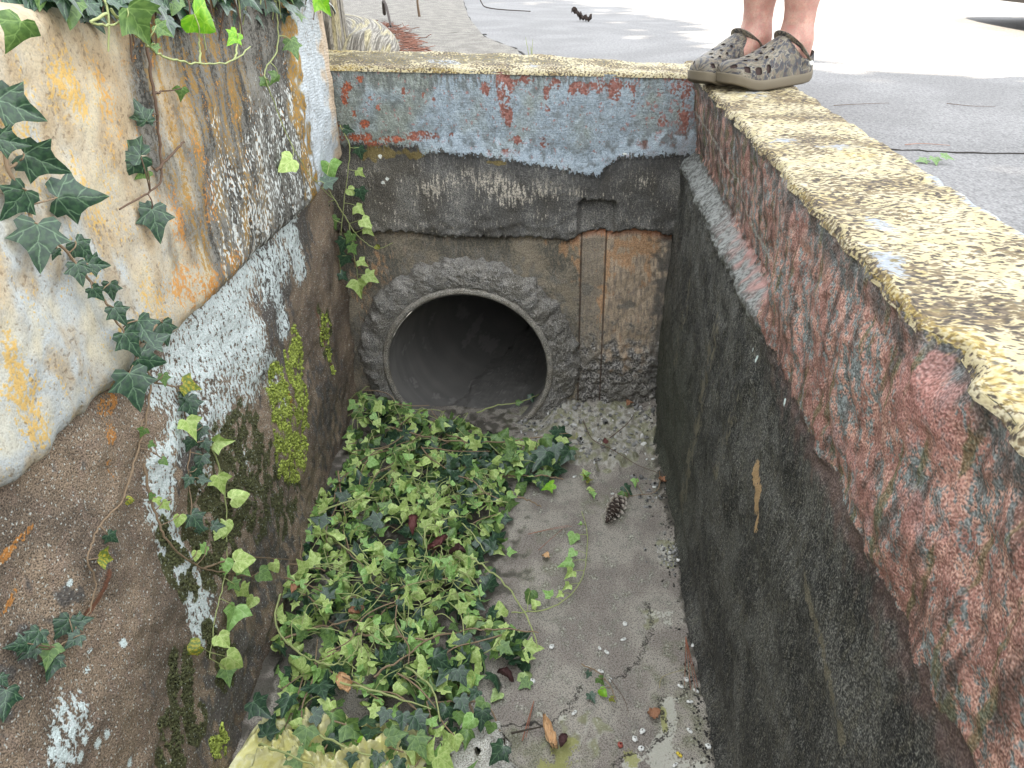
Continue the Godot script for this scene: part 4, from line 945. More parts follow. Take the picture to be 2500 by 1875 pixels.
func make_trees() -> void:
	make_tree(Vector3(-6.8, 1.0, 0.9), Vector3(-7.1, 5.2, 1.3), Vector3(4.1, 2.2, 4.1), 15000, "broad leafy tree on the slope above the tall wall")
	make_tree(Vector3(-8.4, 1.3, -3.0), Vector3(-8.6, 5.2, -2.4), Vector3(4.3, 2.2, 4.4), 15000, "spreading leafy tree further along the slope")
func vine_data() -> Array:
	return [
		["dark glossy ivy vine trailing down the cream beam at the near end of the wall",
			[[[-0.708, 0.156, -0.866], [-0.703, 0.093, -0.852], [-0.708, 0.052, -0.871], [-0.703, 0.014, -0.856], [-0.706, -0.020, -0.896], [-0.705, -0.070, -0.920], [-0.704, -0.115, -0.940], [-0.706, -0.161, -0.955], [-0.707, -0.219, -0.980], [-0.708, -0.266, -0.996]], [[-0.709, 0.104, -0.902], [-0.704, 0.093, -0.853]], [[-0.706, 0.130, -0.861], [-0.709, 0.110, -0.874]], [[-0.703, -0.214, -1.065], [-0.708, -0.225, -0.992]]],
			[[-0.697, 0.107, -0.880, 0.009, -0.426, -0.905, 0.691, -0.082, 0.718, 0.058, 0], [-0.699, 0.066, -0.861, 0.072, -0.506, 0.860, 0.926, 0.008, 0.377, 0.051, 0], [-0.698, 0.042, -0.912, 0.028, -0.243, -0.970, 0.676, 0.165, 0.718, 0.066, 0], [-0.690, 0.026, -0.850, -0.133, -0.951, 0.280, 0.698, 0.305, 0.648, 0.064, 0], [-0.704, -0.026, -0.926, 0.353, -0.896, -0.269, 0.849, 0.218, 0.481, 0.039, 0], [-0.687, 0.176, -0.857, -0.163, -0.504, -0.848, 0.803, 0.132, 0.582, 0.056, 0], [-0.686, 0.136, -0.831, -0.228, -0.279, -0.933, 0.744, 0.062, 0.665, 0.037, 0], [-0.695, -0.016, -0.873, -0.059, -0.752, 0.657, 0.831, 0.202, 0.519, 0.017, 0], [-0.687, -0.044, -0.889, -0.316, -0.917, -0.244, 0.673, 0.255, 0.694, 0.033, 0], [-0.689, -0.054, -0.915, -0.167, -0.393, -0.904, 0.831, 0.185, 0.525, 0.033, 0], [-0.694, -0.090, -0.912, -0.073, -0.789, -0.610, 0.642, 0.064, 0.764, 0.026, 0], [-0.698, -0.102, -0.959, 0.080, -0.931, 0.356, 0.471, 0.218, 0.854, 0.029, 0], [-0.693, -0.134, -0.942, -0.088, -0.906, -0.413, 0.635, 0.286, 0.718, 0.035, 0], [-0.687, -0.174, -0.979, -0.190, -0.744, -0.641, 0.255, 0.672, 0.695, 0.049, 0], [-0.695, -0.181, -0.948, -0.037, -0.969, -0.243, 0.829, 0.240, 0.505, 0.048, 0], [-0.697, -0.225, -0.997, 0.016, -0.427, -0.904, 0.579, 0.664, 0.474, 0.043, 0], [-0.698, -0.215, -1.055, 0.073, -0.973, 0.219, 0.778, 0.278, 0.563, 0.043, 0], [-0.688, -0.228, -0.951, -0.109, -0.527, -0.843, 0.809, 0.239, 0.537, 0.052, 0], [-0.695, -0.242, -0.930, -0.041, -0.995, 0.095, 0.708, 0.356, 0.610, 0.066, 0]]],
		["ivy vine of dark and pale leaves hanging over the turquoise lichen patch",
			[[[-0.744, -0.303, -1.043], [-0.743, -0.328, -1.046], [-0.742, -0.363, -1.092], [-0.745, -0.398, -1.112], [-0.745, -0.444, -1.109], [-0.743, -0.501, -1.097], [-0.741, -0.531, -1.062], [-0.739, -0.573, -1.043]]],
			[[-0.732, -0.371, -1.113, -0.077, -0.722, -0.688, 0.824, 0.369, 0.431, 0.045, 3], [-0.731, -0.405, -1.111, -0.118, -0.992, -0.054, 0.687, 0.436, 0.582, 0.046, 0], [-0.732, -0.323, -1.064, -0.265, -0.964, 0.022, 0.747, 0.348, 0.567, 0.024, 1], [-0.730, -0.436, -1.085, -0.119, -0.987, -0.106, 0.630, 0.591, 0.505, 0.048, 2], [-0.737, -0.489, -1.141, 0.108, -0.361, 0.926, 0.617, 0.449, 0.646, 0.032, 0], [-0.726, -0.477, -1.080, -0.272, -0.743, 0.611, 0.559, 0.213, 0.802, 0.030, 0], [-0.737, -0.517, -1.132, 0.149, -0.976, 0.160, 0.653, 0.530, 0.540, 0.027, 0], [-0.735, -0.536, -1.111, 0.081, -0.340, 0.937, 0.481, 0.506, 0.716, 0.038, 0], [-0.731, -0.542, -1.074, -0.016, -0.739, 0.673, 0.592, 0.245, 0.768, 0.028, 0], [-0.729, -0.538, -1.042, -0.060, -0.366, 0.929, 0.777, 0.605, 0.176, 0.026, 0], [-0.733, -0.568, -1.074, 0.076, -0.916, -0.395, 0.580, 0.794, 0.183, 0.026, 0], [-0.726, -0.601, -1.006, -0.004, -0.987, -0.163, 0.682, 0.552, 0.480, 0.043, 0], [-0.729, -0.642, -1.014, 0.043, -0.669, -0.742, 0.454, 0.569, 0.686, 0.024, 0], [-0.720, -0.669, -1.052, -0.172, -0.732, -0.660, 0.620, 0.602, 0.504, 0.027, 0], [-0.735, -0.386, -1.109, -0.115, -0.972, -0.206, 0.582, 0.530, 0.616, 0.024, 0]]],
		["long pale green ivy strand hanging straight down the mossy bare wall",
			[[[-0.743, -0.551, -1.159], [-0.740, -0.609, -1.163], [-0.739, -0.667, -1.156], [-0.738, -0.747, -1.118], [-0.734, -0.815, -1.067], [-0.729, -0.851, -0.990], [-0.722, -0.900, -0.914]]],
			[[-0.741, -0.548, -1.171, 0.179, -0.303, -0.936, 0.464, 0.197, 0.864, 0.045, 2], [-0.730, -0.605, -1.132, -0.051, -0.997, -0.065, 0.578, 0.381, 0.722, 0.049, 2], [-0.729, -0.686, -1.154, -0.050, -0.627, -0.777, 0.482, 0.680, 0.552, 0.053, 2], [-0.734, -0.717, -1.119, 0.183, -0.520, 0.835, 0.603, 0.562, 0.566, 0.050, 2], [-0.733, -0.715, -1.096, 0.186, 0.060, 0.981, 0.557, 0.667, 0.494, 0.034, 2], [-0.732, -0.785, -1.074, 0.245, -0.366, 0.898, 0.468, 0.586, 0.662, 0.046, 2], [-0.722, -0.807, -1.091, -0.061, -0.658, -0.750, 0.717, 0.507, 0.479, 0.055, 2], [-0.724, -0.883, -1.087, 0.034, -0.953, -0.301, 0.777, 0.175, 0.604, 0.042, 2], [-0.716, -0.885, -1.036, -0.043, -0.577, 0.816, 0.782, 0.441, 0.441, 0.067, 2], [-0.724, -0.951, -1.123, 0.066, -0.093, 0.993, 0.631, 0.604, 0.488, 0.039, 2], [-0.710, -0.870, -0.947, -0.092, -0.903, -0.419, 0.460, 0.608, 0.647, 0.040, 2], [-0.711, -0.941, -0.951, -0.029, -0.926, -0.375, 0.689, 0.554, 0.467, 0.061, 2], [-0.717, -0.839, -0.895, 0.113, 0.451, 0.885, 0.605, 0.521, 0.601, 0.039, 3], [-0.716, -0.969, -0.942, 0.249, -0.806, 0.537, 0.644, 0.641, 0.417, 0.044, 1]]],
		["thin brown ivy stem with a dark leaf cluster low on the bare wall",
			[[[-0.746, -0.331, -1.042], [-0.743, -0.388, -0.980], [-0.740, -0.418, -0.927], [-0.736, -0.447, -0.870], [-0.732, -0.441, -0.799], [-0.733, -0.454, -0.775], [-0.730, -0.466, -0.748], [-0.729, -0.503, -0.746], [-0.729, -0.526, -0.728], [-0.728, -0.543, -0.694], [-0.727, -0.543, -0.672]], [[-0.724, -0.540, -0.669], [-0.727, -0.524, -0.633]], [[-0.744, -0.371, -0.992], [-0.743, -0.382, -0.972], [-0.740, -0.394, -0.975]]],
			[[-0.727, -0.462, -0.800, 0.074, -0.916, -0.394, 0.735, 0.353, 0.579, 0.024, 0], [-0.719, -0.469, -0.757, -0.095, -0.760, -0.644, 0.967, 0.219, 0.126, 0.035, 3], [-0.726, -0.509, -0.672, 0.231, 0.132, 0.964, 0.641, 0.497, 0.584, 0.038, 0], [-0.724, -0.520, -0.676, 0.245, -0.597, -0.764, 0.725, 0.604, 0.332, 0.027, 0], [-0.720, -0.469, -0.618, 0.050, -0.214, 0.975, 0.819, 0.571, 0.051, 0.033, 0], [-0.721, -0.467, -0.595, 0.031, 0.598, 0.801, 0.922, 0.286, 0.260, 0.028, 0], [-0.724, -0.509, -0.625, 0.304, -0.410, 0.860, 0.686, 0.584, 0.434, 0.037, 1], [-0.722, -0.528, -0.621, 0.268, -0.368, 0.890, 0.816, 0.496, 0.298, 0.033, 0], [-0.711, -0.530, -0.662, -0.394, -0.041, 0.918, 0.519, 0.747, 0.416, 0.027, 0], [-0.711, -0.479, -0.533, -0.129, -0.835, 0.535, 0.677, 0.692, 0.252, 0.038, 0], [-0.715, -0.459, -0.537, -0.163, -0.986, -0.046, 0.791, 0.549, 0.270, 0.018, 0], [-0.728, -0.448, -0.867, -0.022, -0.699, -0.715, 0.868, 0.383, 0.316, 0.020, 3], [-0.726, -0.401, -0.961, -0.265, -0.722, -0.639, 0.847, 0.286, 0.448, 0.016, 1], [-0.727, -0.448, -0.981, -0.290, -0.916, -0.277, 0.679, 0.637, 0.365, 0.019, 1], [-0.728, -0.372, -0.965, -0.231, -0.600, 0.766, 0.429, 0.316, 0.846, 0.021, 1], [-0.722, -0.486, -0.603, 0.107, 0.332, 0.937, 0.561, 0.530, 0.636, 0.025, 0]]],
		["ivy runner with small leaves crossing the moss to join the floor ivy",
			[[[-0.738, -0.433, -0.948], [-0.738, -0.487, -0.935], [-0.735, -0.542, -0.928], [-0.731, -0.590, -0.926], [-0.732, -0.667, -0.958], [-0.730, -0.734, -0.997], [-0.733, -0.837, -1.083], [-0.735, -0.944, -1.175]], [[-0.733, -0.738, -1.001], [-0.734, -0.811, -1.098], [-0.738, -0.916, -1.212], [-0.749, -1.111, -1.402]]],
			[[-0.732, -0.523, -0.950, 0.197, -0.919, -0.341, 0.459, 0.320, 0.829, 0.022, 2], [-0.722, -0.493, -0.927, -0.260, -0.928, -0.266, 0.574, 0.453, 0.682, 0.017, 2], [-0.721, -0.568, -0.968, -0.215, -0.855, 0.473, 0.709, 0.390, 0.588, 0.031, 2], [-0.720, -0.670, -0.980, -0.176, -0.804, 0.567, 0.813, 0.422, 0.401, 0.026, 2], [-0.727, -0.697, -1.021, 0.099, 0.010, 0.995, 0.950, 0.197, 0.241, 0.028, 2], [-0.726, -0.484, -0.927, -0.281, -0.610, 0.740, 0.847, 0.194, 0.494, 0.015, 1], [-0.718, -0.832, -1.099, -0.113, -0.839, -0.533, 0.589, 0.391, 0.707, 0.037, 2], [-0.721, -0.916, -1.168, -0.103, -0.898, -0.428, 0.647, 0.583, 0.490, 0.044, 1], [-0.736, -0.980, -1.262, 0.114, -0.993, 0.020, 0.631, 0.550, 0.548, 0.040, 2], [-0.728, -0.843, -1.068, 0.198, -0.976, -0.095, 0.623, 0.516, 0.587, 0.031, 1]]],
		["bare brown ivy stem with a few green leaves in front of the ochre streaks",
			[[[-0.706, 0.233, -1.261], [-0.704, 0.191, -1.245], [-0.703, 0.124, -1.224], [-0.708, 0.063, -1.217], [-0.708, 0.028, -1.206], [-0.706, -0.010, -1.179], [-0.703, -0.014, -1.128], [-0.703, -0.015, -1.043]], [[-0.708, 0.009, -1.177], [-0.704, 0.021, -1.222], [-0.706, 0.032, -1.289]], [[-0.703, 0.124, -1.223], [-0.707, 0.123, -1.257]]],
			[[-0.699, 0.090, -1.174, 0.104, 0.882, 0.460, 0.627, 0.007, 0.779, 0.037, 0], [-0.703, 0.095, -1.192, 0.155, -0.018, 0.988, 0.731, 0.465, 0.499, 0.028, 0], [-0.701, 0.045, -1.134, 0.095, 0.740, 0.666, 0.367, 0.593, 0.717, 0.053, 0], [-0.698, 0.044, -1.130, 0.032, -0.278, 0.960, 0.586, 0.138, 0.798, 0.050, 0], [-0.698, 0.020, -1.137, 0.126, -0.351, 0.928, 0.597, -0.124, 0.793, 0.026, 1], [-0.701, -0.040, -1.124, 0.169, -0.954, 0.249, 0.778, 0.252, 0.576, 0.058, 0], [-0.703, -0.041, -1.130, 0.131, 0.028, 0.991, 0.716, 0.265, 0.646, 0.037, 0], [-0.689, 0.122, -1.293, -0.186, -0.970, 0.160, 0.533, -0.032, 0.845, 0.028, 1]]],
		["slender green ivy strand drooping past the pale blue plastered end of the beam",
			[[[-0.705, 0.229, -1.844], [-0.706, 0.204, -1.844], [-0.709, 0.133, -1.821], [-0.707, 0.098, -1.723], [-0.704, 0.072, -1.701], [-0.709, 0.007, -1.746], [-0.708, -0.065, -1.781], [-0.707, -0.159, -1.857], [-0.710, -0.235, -1.955], [-0.704, -0.295, -2.036]]],
			[[-0.697, 0.142, -1.880, 0.026, -0.984, -0.176, 0.530, 0.456, 0.715, 0.048, 1], [-0.697, 0.081, -1.760, 0.027, -0.609, 0.793, 0.834, 0.098, 0.542, 0.035, 1], [-0.704, 0.077, -1.706, 0.208, -0.221, 0.953, 0.749, 0.133, 0.649, 0.026, 1], [-0.691, -0.109, -1.742, -0.075, -0.245, 0.967, 0.781, 0.245, 0.574, 0.058, 2], [-0.696, -0.187, -2.020, -0.008, -0.974, -0.226, 0.444, -0.054, 0.894, 0.075, 2], [-0.688, -0.218, -1.927, -0.061, -0.311, -0.949, 0.535, 0.462, 0.707, 0.046, 0]]],
		["ivy strands hanging in the corner beside the blue painted end wall",
			[[[-0.718, -0.126, -2.233], [-0.710, -0.154, -2.236], [-0.697, -0.191, -2.233], [-0.712, -0.258, -2.231], [-0.748, -0.387, -2.231], [-0.776, -0.512, -2.232], [-0.788, -0.558, -2.237]], [[-0.797, -0.308, -2.231], [-0.773, -0.346, -2.229], [-0.747, -0.408, -2.235], [-0.723, -0.458, -2.231], [-0.693, -0.496, -2.235], [-0.648, -0.518, -2.231], [-0.597, -0.497, -2.230]], [[-0.736, -0.438, -2.235], [-0.731, -0.562, -2.230], [-0.732, -0.640, -2.234]]],
			[[-0.701, -0.133, -2.215, 0.879, -0.322, -0.351, 0.098, -0.057, 0.994, 0.033, 0], [-0.668, -0.191, -2.227, 0.121, -0.984, 0.133, 0.171, -0.081, 0.982, 0.043, 0], [-0.681, -0.261, -2.226, 0.702, -0.693, 0.163, 0.269, 0.045, 0.962, 0.035, 2], [-0.720, -0.319, -2.228, 0.762, -0.617, 0.196, 0.290, 0.072, 0.954, 0.042, 2], [-0.684, -0.320, -2.229, 0.332, -0.928, 0.171, 0.482, -0.038, 0.875, 0.047, 0], [-0.701, -0.375, -2.230, 0.823, -0.507, 0.257, 0.487, 0.471, 0.736, 0.048, 2], [-0.684, -0.414, -2.214, 0.569, -0.757, -0.322, 0.154, 0.335, 0.930, 0.046, 2], [-0.681, -0.447, -2.231, 0.719, -0.622, 0.311, 0.345, 0.239, 0.908, 0.043, 2], [-0.755, -0.484, -2.227, -0.365, -0.926, 0.095, 0.280, 0.030, 0.960, 0.055, 0], [-0.736, -0.503, -2.218, 0.425, -0.891, -0.159, 0.699, 0.083, 0.710, 0.043, 1], [-0.759, -0.542, -2.229, -0.517, -0.842, 0.154, 0.221, -0.001, 0.975, 0.050, 0], [-0.713, -0.553, -2.215, 0.639, -0.712, -0.291, 0.346, 0.157, 0.925, 0.041, 2], [-0.702, -0.608, -2.229, 0.837, -0.511, 0.194, 0.187, 0.340, 0.922, 0.054, 2], [-0.732, -0.629, -2.223, 0.112, -0.994, -0.006, 0.018, 0.245, 0.969, 0.070, 2], [-0.805, -0.366, -2.225, -0.443, -0.896, 0.030, -0.002, 0.189, 0.982, 0.045, 0], [-0.790, -0.412, -2.227, 0.235, -0.964, 0.121, 0.119, 0.093, 0.989, 0.046, 1], [-0.650, -0.501, -2.215, 0.570, -0.754, -0.326, 0.263, -0.073, 0.962, 0.025, 3], [-0.729, -0.466, -2.226, -0.546, -0.831, 0.110, 0.165, 0.043, 0.985, 0.043, 1], [-0.786, -0.601, -2.219, 0.536, -0.822, -0.193, 0.478, 0.414, 0.775, 0.039, 0]]],
		["lime green young ivy shoot arching out from the ivy at the top of the wall",
			[[[-0.638, 0.258, -1.061], [-0.641, 0.225, -1.107], [-0.641, 0.206, -1.135], [-0.641, 0.189, -1.163], [-0.635, 0.175, -1.208], [-0.637, 0.163, -1.272], [-0.635, 0.152, -1.387], [-0.637, 0.166, -1.495]], [[-0.640, 0.162, -1.279], [-0.642, 0.180, -1.296], [-0.638, 0.201, -1.295]], [[-0.634, 0.153, -1.403], [-0.636, 0.169, -1.430], [-0.641, 0.183, -1.447]], [[-0.639, 0.253, -1.049], [-0.641, 0.246, -1.010], [-0.640, 0.239, -1.048], [-0.637, 0.242, -1.079]]],
			[[-0.630, 0.257, -1.088, 0.039, -0.843, -0.537, 0.814, -0.229, 0.534, 0.069, 1], [-0.629, 0.237, -1.279, 0.009, -0.460, -0.888, 0.761, -0.259, 0.595, 0.065, 4], [-0.636, 0.194, -1.444, 0.187, -0.281, 0.941, 0.744, 0.236, 0.625, 0.033, 4], [-0.623, 0.231, -1.140, -0.178, -0.483, -0.857, 0.693, 0.136, 0.708, 0.027, 1], [-0.631, 0.206, -1.139, 0.307, -0.743, 0.594, 0.632, 0.340, 0.696, 0.014, 1], [-0.626, 0.258, -0.859, -0.033, -0.773, 0.634, 0.640, -0.184, 0.746, 0.049, 1], [-0.630, 0.231, -1.923, 0.021, -0.636, -0.772, 0.661, -0.128, 0.740, 0.064, 4]]],
	]

var ivy_edge := PackedVector2Array([Vector2(-0.814, -2.233), Vector2(-0.688, -2.187), Vector2(-0.618, -2.183), Vector2(-0.453, -2.114), Vector2(-0.389, -2.131), Vector2(-0.248, -2.050), Vector2(-0.134, -2.027), Vector2(-0.016, -2.066), Vector2(0.009, -1.915), Vector2(-0.079, -1.836), Vector2(-0.190, -1.750), Vector2(-0.202, -1.580), Vector2(-0.159, -1.505), Vector2(-0.232, -1.483), Vector2(-0.209, -1.330), Vector2(-0.086, -1.202), Vector2(-0.093, -1.134), Vector2(-0.208, -1.082), Vector2(-0.250, -1.036), Vector2(-0.221, -0.946), Vector2(-0.152, -0.858), Vector2(-0.294, -0.800), Vector2(-0.586, -0.819), Vector2(-0.664, -0.918), Vector2(-0.657, -1.011), Vector2(-0.726, -1.150), Vector2(-0.813, -1.345), Vector2(-0.749, -1.401), Vector2(-0.807, -1.589), Vector2(-0.753, -1.842)])

func ivy_stem_data() -> Array:
	return [[[[-0.735, -1.087, -1.256], [-0.731, -1.097, -1.200], [-0.699, -1.093, -1.143], [-0.638, -1.097, -1.093], [-0.558, -1.084, -1.052], [-0.520, -1.101, -1.071], [-0.494, -1.083, -1.096], [-0.499, -1.089, -1.136]], 1],
		[[[-0.692, -1.101, -1.130], [-0.610, -1.102, -1.167], [-0.545, -1.099, -1.191], [-0.476, -1.094, -1.208], [-0.412, -1.081, -1.252]], 0],
		[[[-0.503, -1.086, -1.144], [-0.437, -1.099, -1.153], [-0.355, -1.094, -1.141], [-0.266, -1.105, -1.179], [-0.178, -1.086, -1.177], [-0.070, -1.087, -1.174]], 0],
		[[[-0.697, -1.089, -1.494], [-0.611, -1.090, -1.428], [-0.512, -1.104, -1.366], [-0.460, -1.092, -1.295], [-0.428, -1.090, -1.235]], 1],
		[[[-0.436, -1.090, -1.031], [-0.376, -1.083, -1.082], [-0.334, -1.097, -1.143]], 0],
		[[[-0.405, -1.100, -1.089], [-0.326, -1.095, -1.037], [-0.290, -1.090, -0.994], [-0.266, -1.084, -0.927]], 1],
		[[[-0.266, -1.087, -1.415], [-0.208, -1.093, -1.372], [-0.145, -1.096, -1.304], [-0.093, -1.087, -1.201], [-0.070, -1.096, -1.139]], 1],
		[[[-0.516, -1.095, -1.736], [-0.385, -1.106, -1.621], [-0.292, -1.093, -1.534], [-0.232, -1.101, -1.452]], 1],
		[[[-0.733, -1.081, -1.762], [-0.695, -1.104, -1.660], [-0.646, -1.105, -1.544]], 0],
		[[[-0.738, -1.093, -1.572], [-0.627, -1.080, -1.628], [-0.529, -1.099, -1.663], [-0.389, -1.103, -1.649], [-0.186, -1.104, -1.665]], 1],
		[[[-0.345, -1.106, -1.538], [-0.338, -1.090, -1.470], [-0.310, -1.097, -1.383]], 1],
		[[[-0.254, -1.145, -1.108], [-0.255, -1.160, -1.076], [-0.201, -1.152, -0.986], [-0.177, -1.165, -0.920]], 0],
		[[[-0.638, -1.098, -0.859], [-0.563, -1.082, -0.831], [-0.504, -1.090, -0.817]], 1],
		[[[-0.328, -1.154, -1.015], [-0.224, -1.142, -1.017], [-0.171, -1.157, -1.009], [-0.137, -1.164, -0.947]], 0],
		[[[-0.647, -1.094, -2.035], [-0.423, -1.091, -1.955], [-0.244, -1.085, -1.945], [-0.012, -1.096, -2.023]], 0],
		[[[-0.353, -1.152, -2.225], [-0.277, -1.143, -2.262], [-0.188, -1.150, -2.301], [-0.125, -1.159, -2.375]], 1],
		[[[-0.195, -1.142, -1.748], [-0.136, -1.151, -1.735], [-0.088, -1.144, -1.695]], 0],
		[[[-0.221, -1.145, -1.841], [-0.075, -1.149, -1.852], [-0.024, -1.158, -1.850]], 0],
		[[[-0.428, -1.089, -1.240], [-0.393, -1.103, -1.333], [-0.391, -1.089, -1.431]], 1],
		[[[-0.510, -1.092, -1.014], [-0.399, -1.098, -0.993], [-0.292, -1.094, -0.962]], 1],
		[[[-0.563, -1.099, -0.909], [-0.442, -1.094, -0.858], [-0.365, -1.095, -0.848]], 1],
		[[[-0.900, -1.093, -1.360], [-0.774, -1.105, -1.380], [-0.652, -1.103, -1.358]], 0],
		[[[-0.901, -1.084, -1.299], [-0.768, -1.101, -1.324], [-0.604, -1.098, -1.268]], 0]]

func ivy_loose_data() -> Array:
	return [[-0.163, -1.153, -1.850, 0.429, 0.098, 0.898, -0.056, 0.735, 0.676, 0.035, 0],
		[-0.111, -1.152, -1.847, -0.648, 0.098, 0.755, 0.202, 0.495, 0.845, 0.035, 0],
		[-0.102, -1.144, -1.832, 0.278, -0.086, 0.957, -0.389, 0.697, 0.603, 0.039, 1],
		[-0.093, -1.139, -1.869, 0.096, -0.210, 0.973, 0.212, 0.830, 0.515, 0.043, 1],
		[-0.056, -1.144, -1.810, -0.949, -0.114, 0.295, -0.255, 0.871, 0.420, 0.045, 4],
		[-0.109, -1.143, -2.343, 0.933, -0.180, 0.313, 0.305, 0.682, 0.665, 0.036, 1],
		[-0.209, -1.140, -2.280, 0.865, -0.342, -0.367, -0.172, 0.783, 0.598, 0.028, 1],
		[-0.161, -1.153, -2.357, 0.415, 0.085, 0.906, 0.207, 0.766, 0.608, 0.035, 0],
		[-0.193, -1.090, -1.911, 0.015, 0.021, 1.000, -0.117, 0.690, 0.714, 0.060, 0],
		[-0.135, -1.089, -1.881, -0.087, 0.014, 0.996, 0.060, 0.714, 0.698, 0.070, 0],
		[-0.081, -1.087, -1.904, -0.352, -0.010, 0.936, 0.238, 0.801, 0.550, 0.081, 0],
		[-0.052, -1.095, -1.955, 0.004, 0.060, 0.998, 0.027, 0.797, 0.603, 0.069, 0],
		[-0.007, -1.089, -1.916, -0.187, 0.007, 0.982, 0.227, 0.620, 0.751, 0.060, 0],
		[-0.045, -1.080, -2.020, -0.054, -0.109, 0.993, 0.352, 0.667, 0.657, 0.056, 0],
		[-0.096, -1.079, -1.969, 0.532, -0.147, 0.834, -0.387, 0.717, 0.580, 0.063, 1],
		[-0.137, -1.088, -1.955, -0.238, 0.007, 0.971, 0.237, 0.933, 0.271, 0.056, 1],
		[-0.030, -1.095, -1.994, -0.014, 0.095, 0.995, 0.091, 0.520, 0.850, 0.048, 2],
		[-0.200, -1.086, -1.860, -0.431, -0.033, 0.902, 0.136, 0.839, 0.526, 0.062, 0],
		[-0.249, -1.096, -1.161, 0.087, 0.128, 0.988, 0.047, 0.771, 0.635, 0.052, 0],
		[-0.308, -1.082, -1.087, 0.808, -0.121, 0.576, 0.156, 0.663, 0.732, 0.056, 0],
		[-0.246, -1.079, -1.053, 0.534, -0.220, 0.816, 0.122, 0.761, 0.637, 0.043, 0],
		[-0.322, -1.079, -0.934, 0.684, -0.195, 0.703, 0.282, 0.850, 0.446, 0.050, 0],
		[-0.180, -1.086, -0.960, 0.012, -0.049, 0.999, 0.058, 0.652, 0.756, 0.047, 0],
		[-0.127, -1.081, -0.879, -0.642, -0.160, 0.750, -0.161, 0.857, 0.489, 0.049, 0],
		[-0.232, -1.087, -0.988, 0.517, -0.033, 0.856, 0.099, 0.915, 0.390, 0.042, 0],
		[-0.260, -1.092, -0.967, -0.110, 0.096, 0.989, 0.197, 0.753, 0.628, 0.040, 0],
		[-0.544, -1.089, -0.929, 0.999, 0.023, 0.035, 0.285, 0.904, 0.319, 0.043, 0],
		[-0.684, -1.084, -0.948, 0.807, -0.058, 0.588, -0.034, 0.857, 0.514, 0.058, 0],
		[-0.607, -1.082, -0.965, -0.065, -0.143, 0.988, -0.065, 0.995, 0.078, 0.051, 0],
		[-0.195, -1.078, -1.002, -0.592, -0.357, 0.723, 0.373, 0.908, 0.193, 0.033, 0],
		[-0.177, -1.087, -0.982, -0.500, -0.036, 0.865, 0.332, 0.874, 0.355, 0.041, 1],
		[-0.195, -1.081, -0.939, -0.637, -0.214, 0.741, 0.124, 0.778, 0.616, 0.044, 2],
		[-0.260, -1.093, -0.856, 0.913, 0.103, 0.396, 0.546, 0.738, 0.396, 0.052, 2],
		[-0.310, -1.084, -0.891, 0.505, -0.108, 0.857, 0.155, 0.832, 0.533, 0.051, 1],
		[-0.369, -1.082, -0.883, 0.884, -0.184, -0.430, 0.142, 0.763, 0.631, 0.045, 1],
		[-0.505, -1.094, -0.939, 0.381, 0.097, 0.919, 0.373, 0.840, 0.395, 0.068, 1],
		[-0.544, -1.081, -0.892, 0.127, -0.156, 0.979, 0.199, 0.852, 0.485, 0.056, 1],
		[-0.557, -1.094, -0.846, 0.511, 0.129, 0.850, 0.177, 0.953, 0.247, 0.049, 1],
		[-0.464, -1.087, -0.909, 0.723, -0.010, 0.691, 0.116, 0.661, 0.742, 0.060, 1],
		[-0.380, -1.087, -0.850, -0.068, -0.039, 0.997, 0.033, 0.834, 0.551, 0.034, 0],
		[-0.334, -1.088, -0.843, -0.155, 0.004, 0.988, 0.240, 0.896, 0.374, 0.034, 0],
		[-0.432, -1.080, -0.841, 0.112, -0.313, 0.943, 0.366, 0.717, 0.593, 0.030, 0],
		[-0.422, -1.095, -0.890, 0.540, 0.230, 0.810, 0.417, 0.829, 0.373, 0.030, 4],
		[-0.205, -1.086, -0.912, 0.102, -0.051, 0.993, 0.297, 0.911, 0.288, 0.040, 1],
		[-0.231, -1.081, -0.895, 0.064, -0.262, 0.963, -0.253, 0.795, 0.551, 0.035, 2],
		[-0.157, -1.086, -0.933, -0.078, -0.070, 0.995, 0.091, 0.606, 0.790, 0.030, 1],
		[-0.389, -1.094, -0.953, -0.122, 0.153, 0.981, 0.133, 0.937, 0.322, 0.036, 0],
		[-0.350, -1.088, -0.943, 0.225, -0.010, 0.974, 0.313, 0.912, 0.266, 0.039, 0],
		[-0.156, -1.083, -1.129, 0.877, -0.156, 0.454, 0.130, 0.948, 0.290, 0.038, 1]]

func curl_data() -> Array:
	return [[[-0.146, -1.155, -1.292], [-0.053, -1.137, -1.293], [0.015, -1.136, -1.357], [0.044, -1.144, -1.457], [0.050, -1.159, -1.617], [0.034, -1.153, -1.693]], [[0.014, -1.148, -1.588, -0.343, -0.009, 0.939, -0.167, 0.626, 0.762, 0.041, 2], [0.014, -1.154, -1.525, -0.572, 0.174, 0.802, -0.015, 0.923, 0.386, 0.032, 2], [0.007, -1.150, -1.478, -0.937, 0.067, 0.342, 0.082, 0.933, 0.350, 0.045, 2], [0.010, -1.142, -1.433, -0.686, -0.183, 0.704, 0.099, 0.849, 0.519, 0.036, 2], [0.001, -1.155, -1.397, -0.453, 0.206, 0.868, 0.211, 0.749, 0.628, 0.028, 2], [-0.017, -1.155, -1.363, -0.704, 0.287, 0.650, 0.058, 0.941, 0.333, 0.023, 2], [-0.047, -1.146, -1.343, -0.746, -0.059, -0.664, 0.008, 0.913, 0.407, 0.032, 2], [-0.081, -1.156, -1.318, -0.667, 0.338, -0.664, -0.020, 0.877, 0.480, 0.030, 2], [-0.101, -1.144, -1.359, -0.436, -0.109, 0.893, -0.358, 0.777, 0.517, 0.043, 1], [0.035, -1.145, -1.630, -0.960, -0.236, 0.149, 0.291, 0.538, 0.791, 0.014, 2]]]

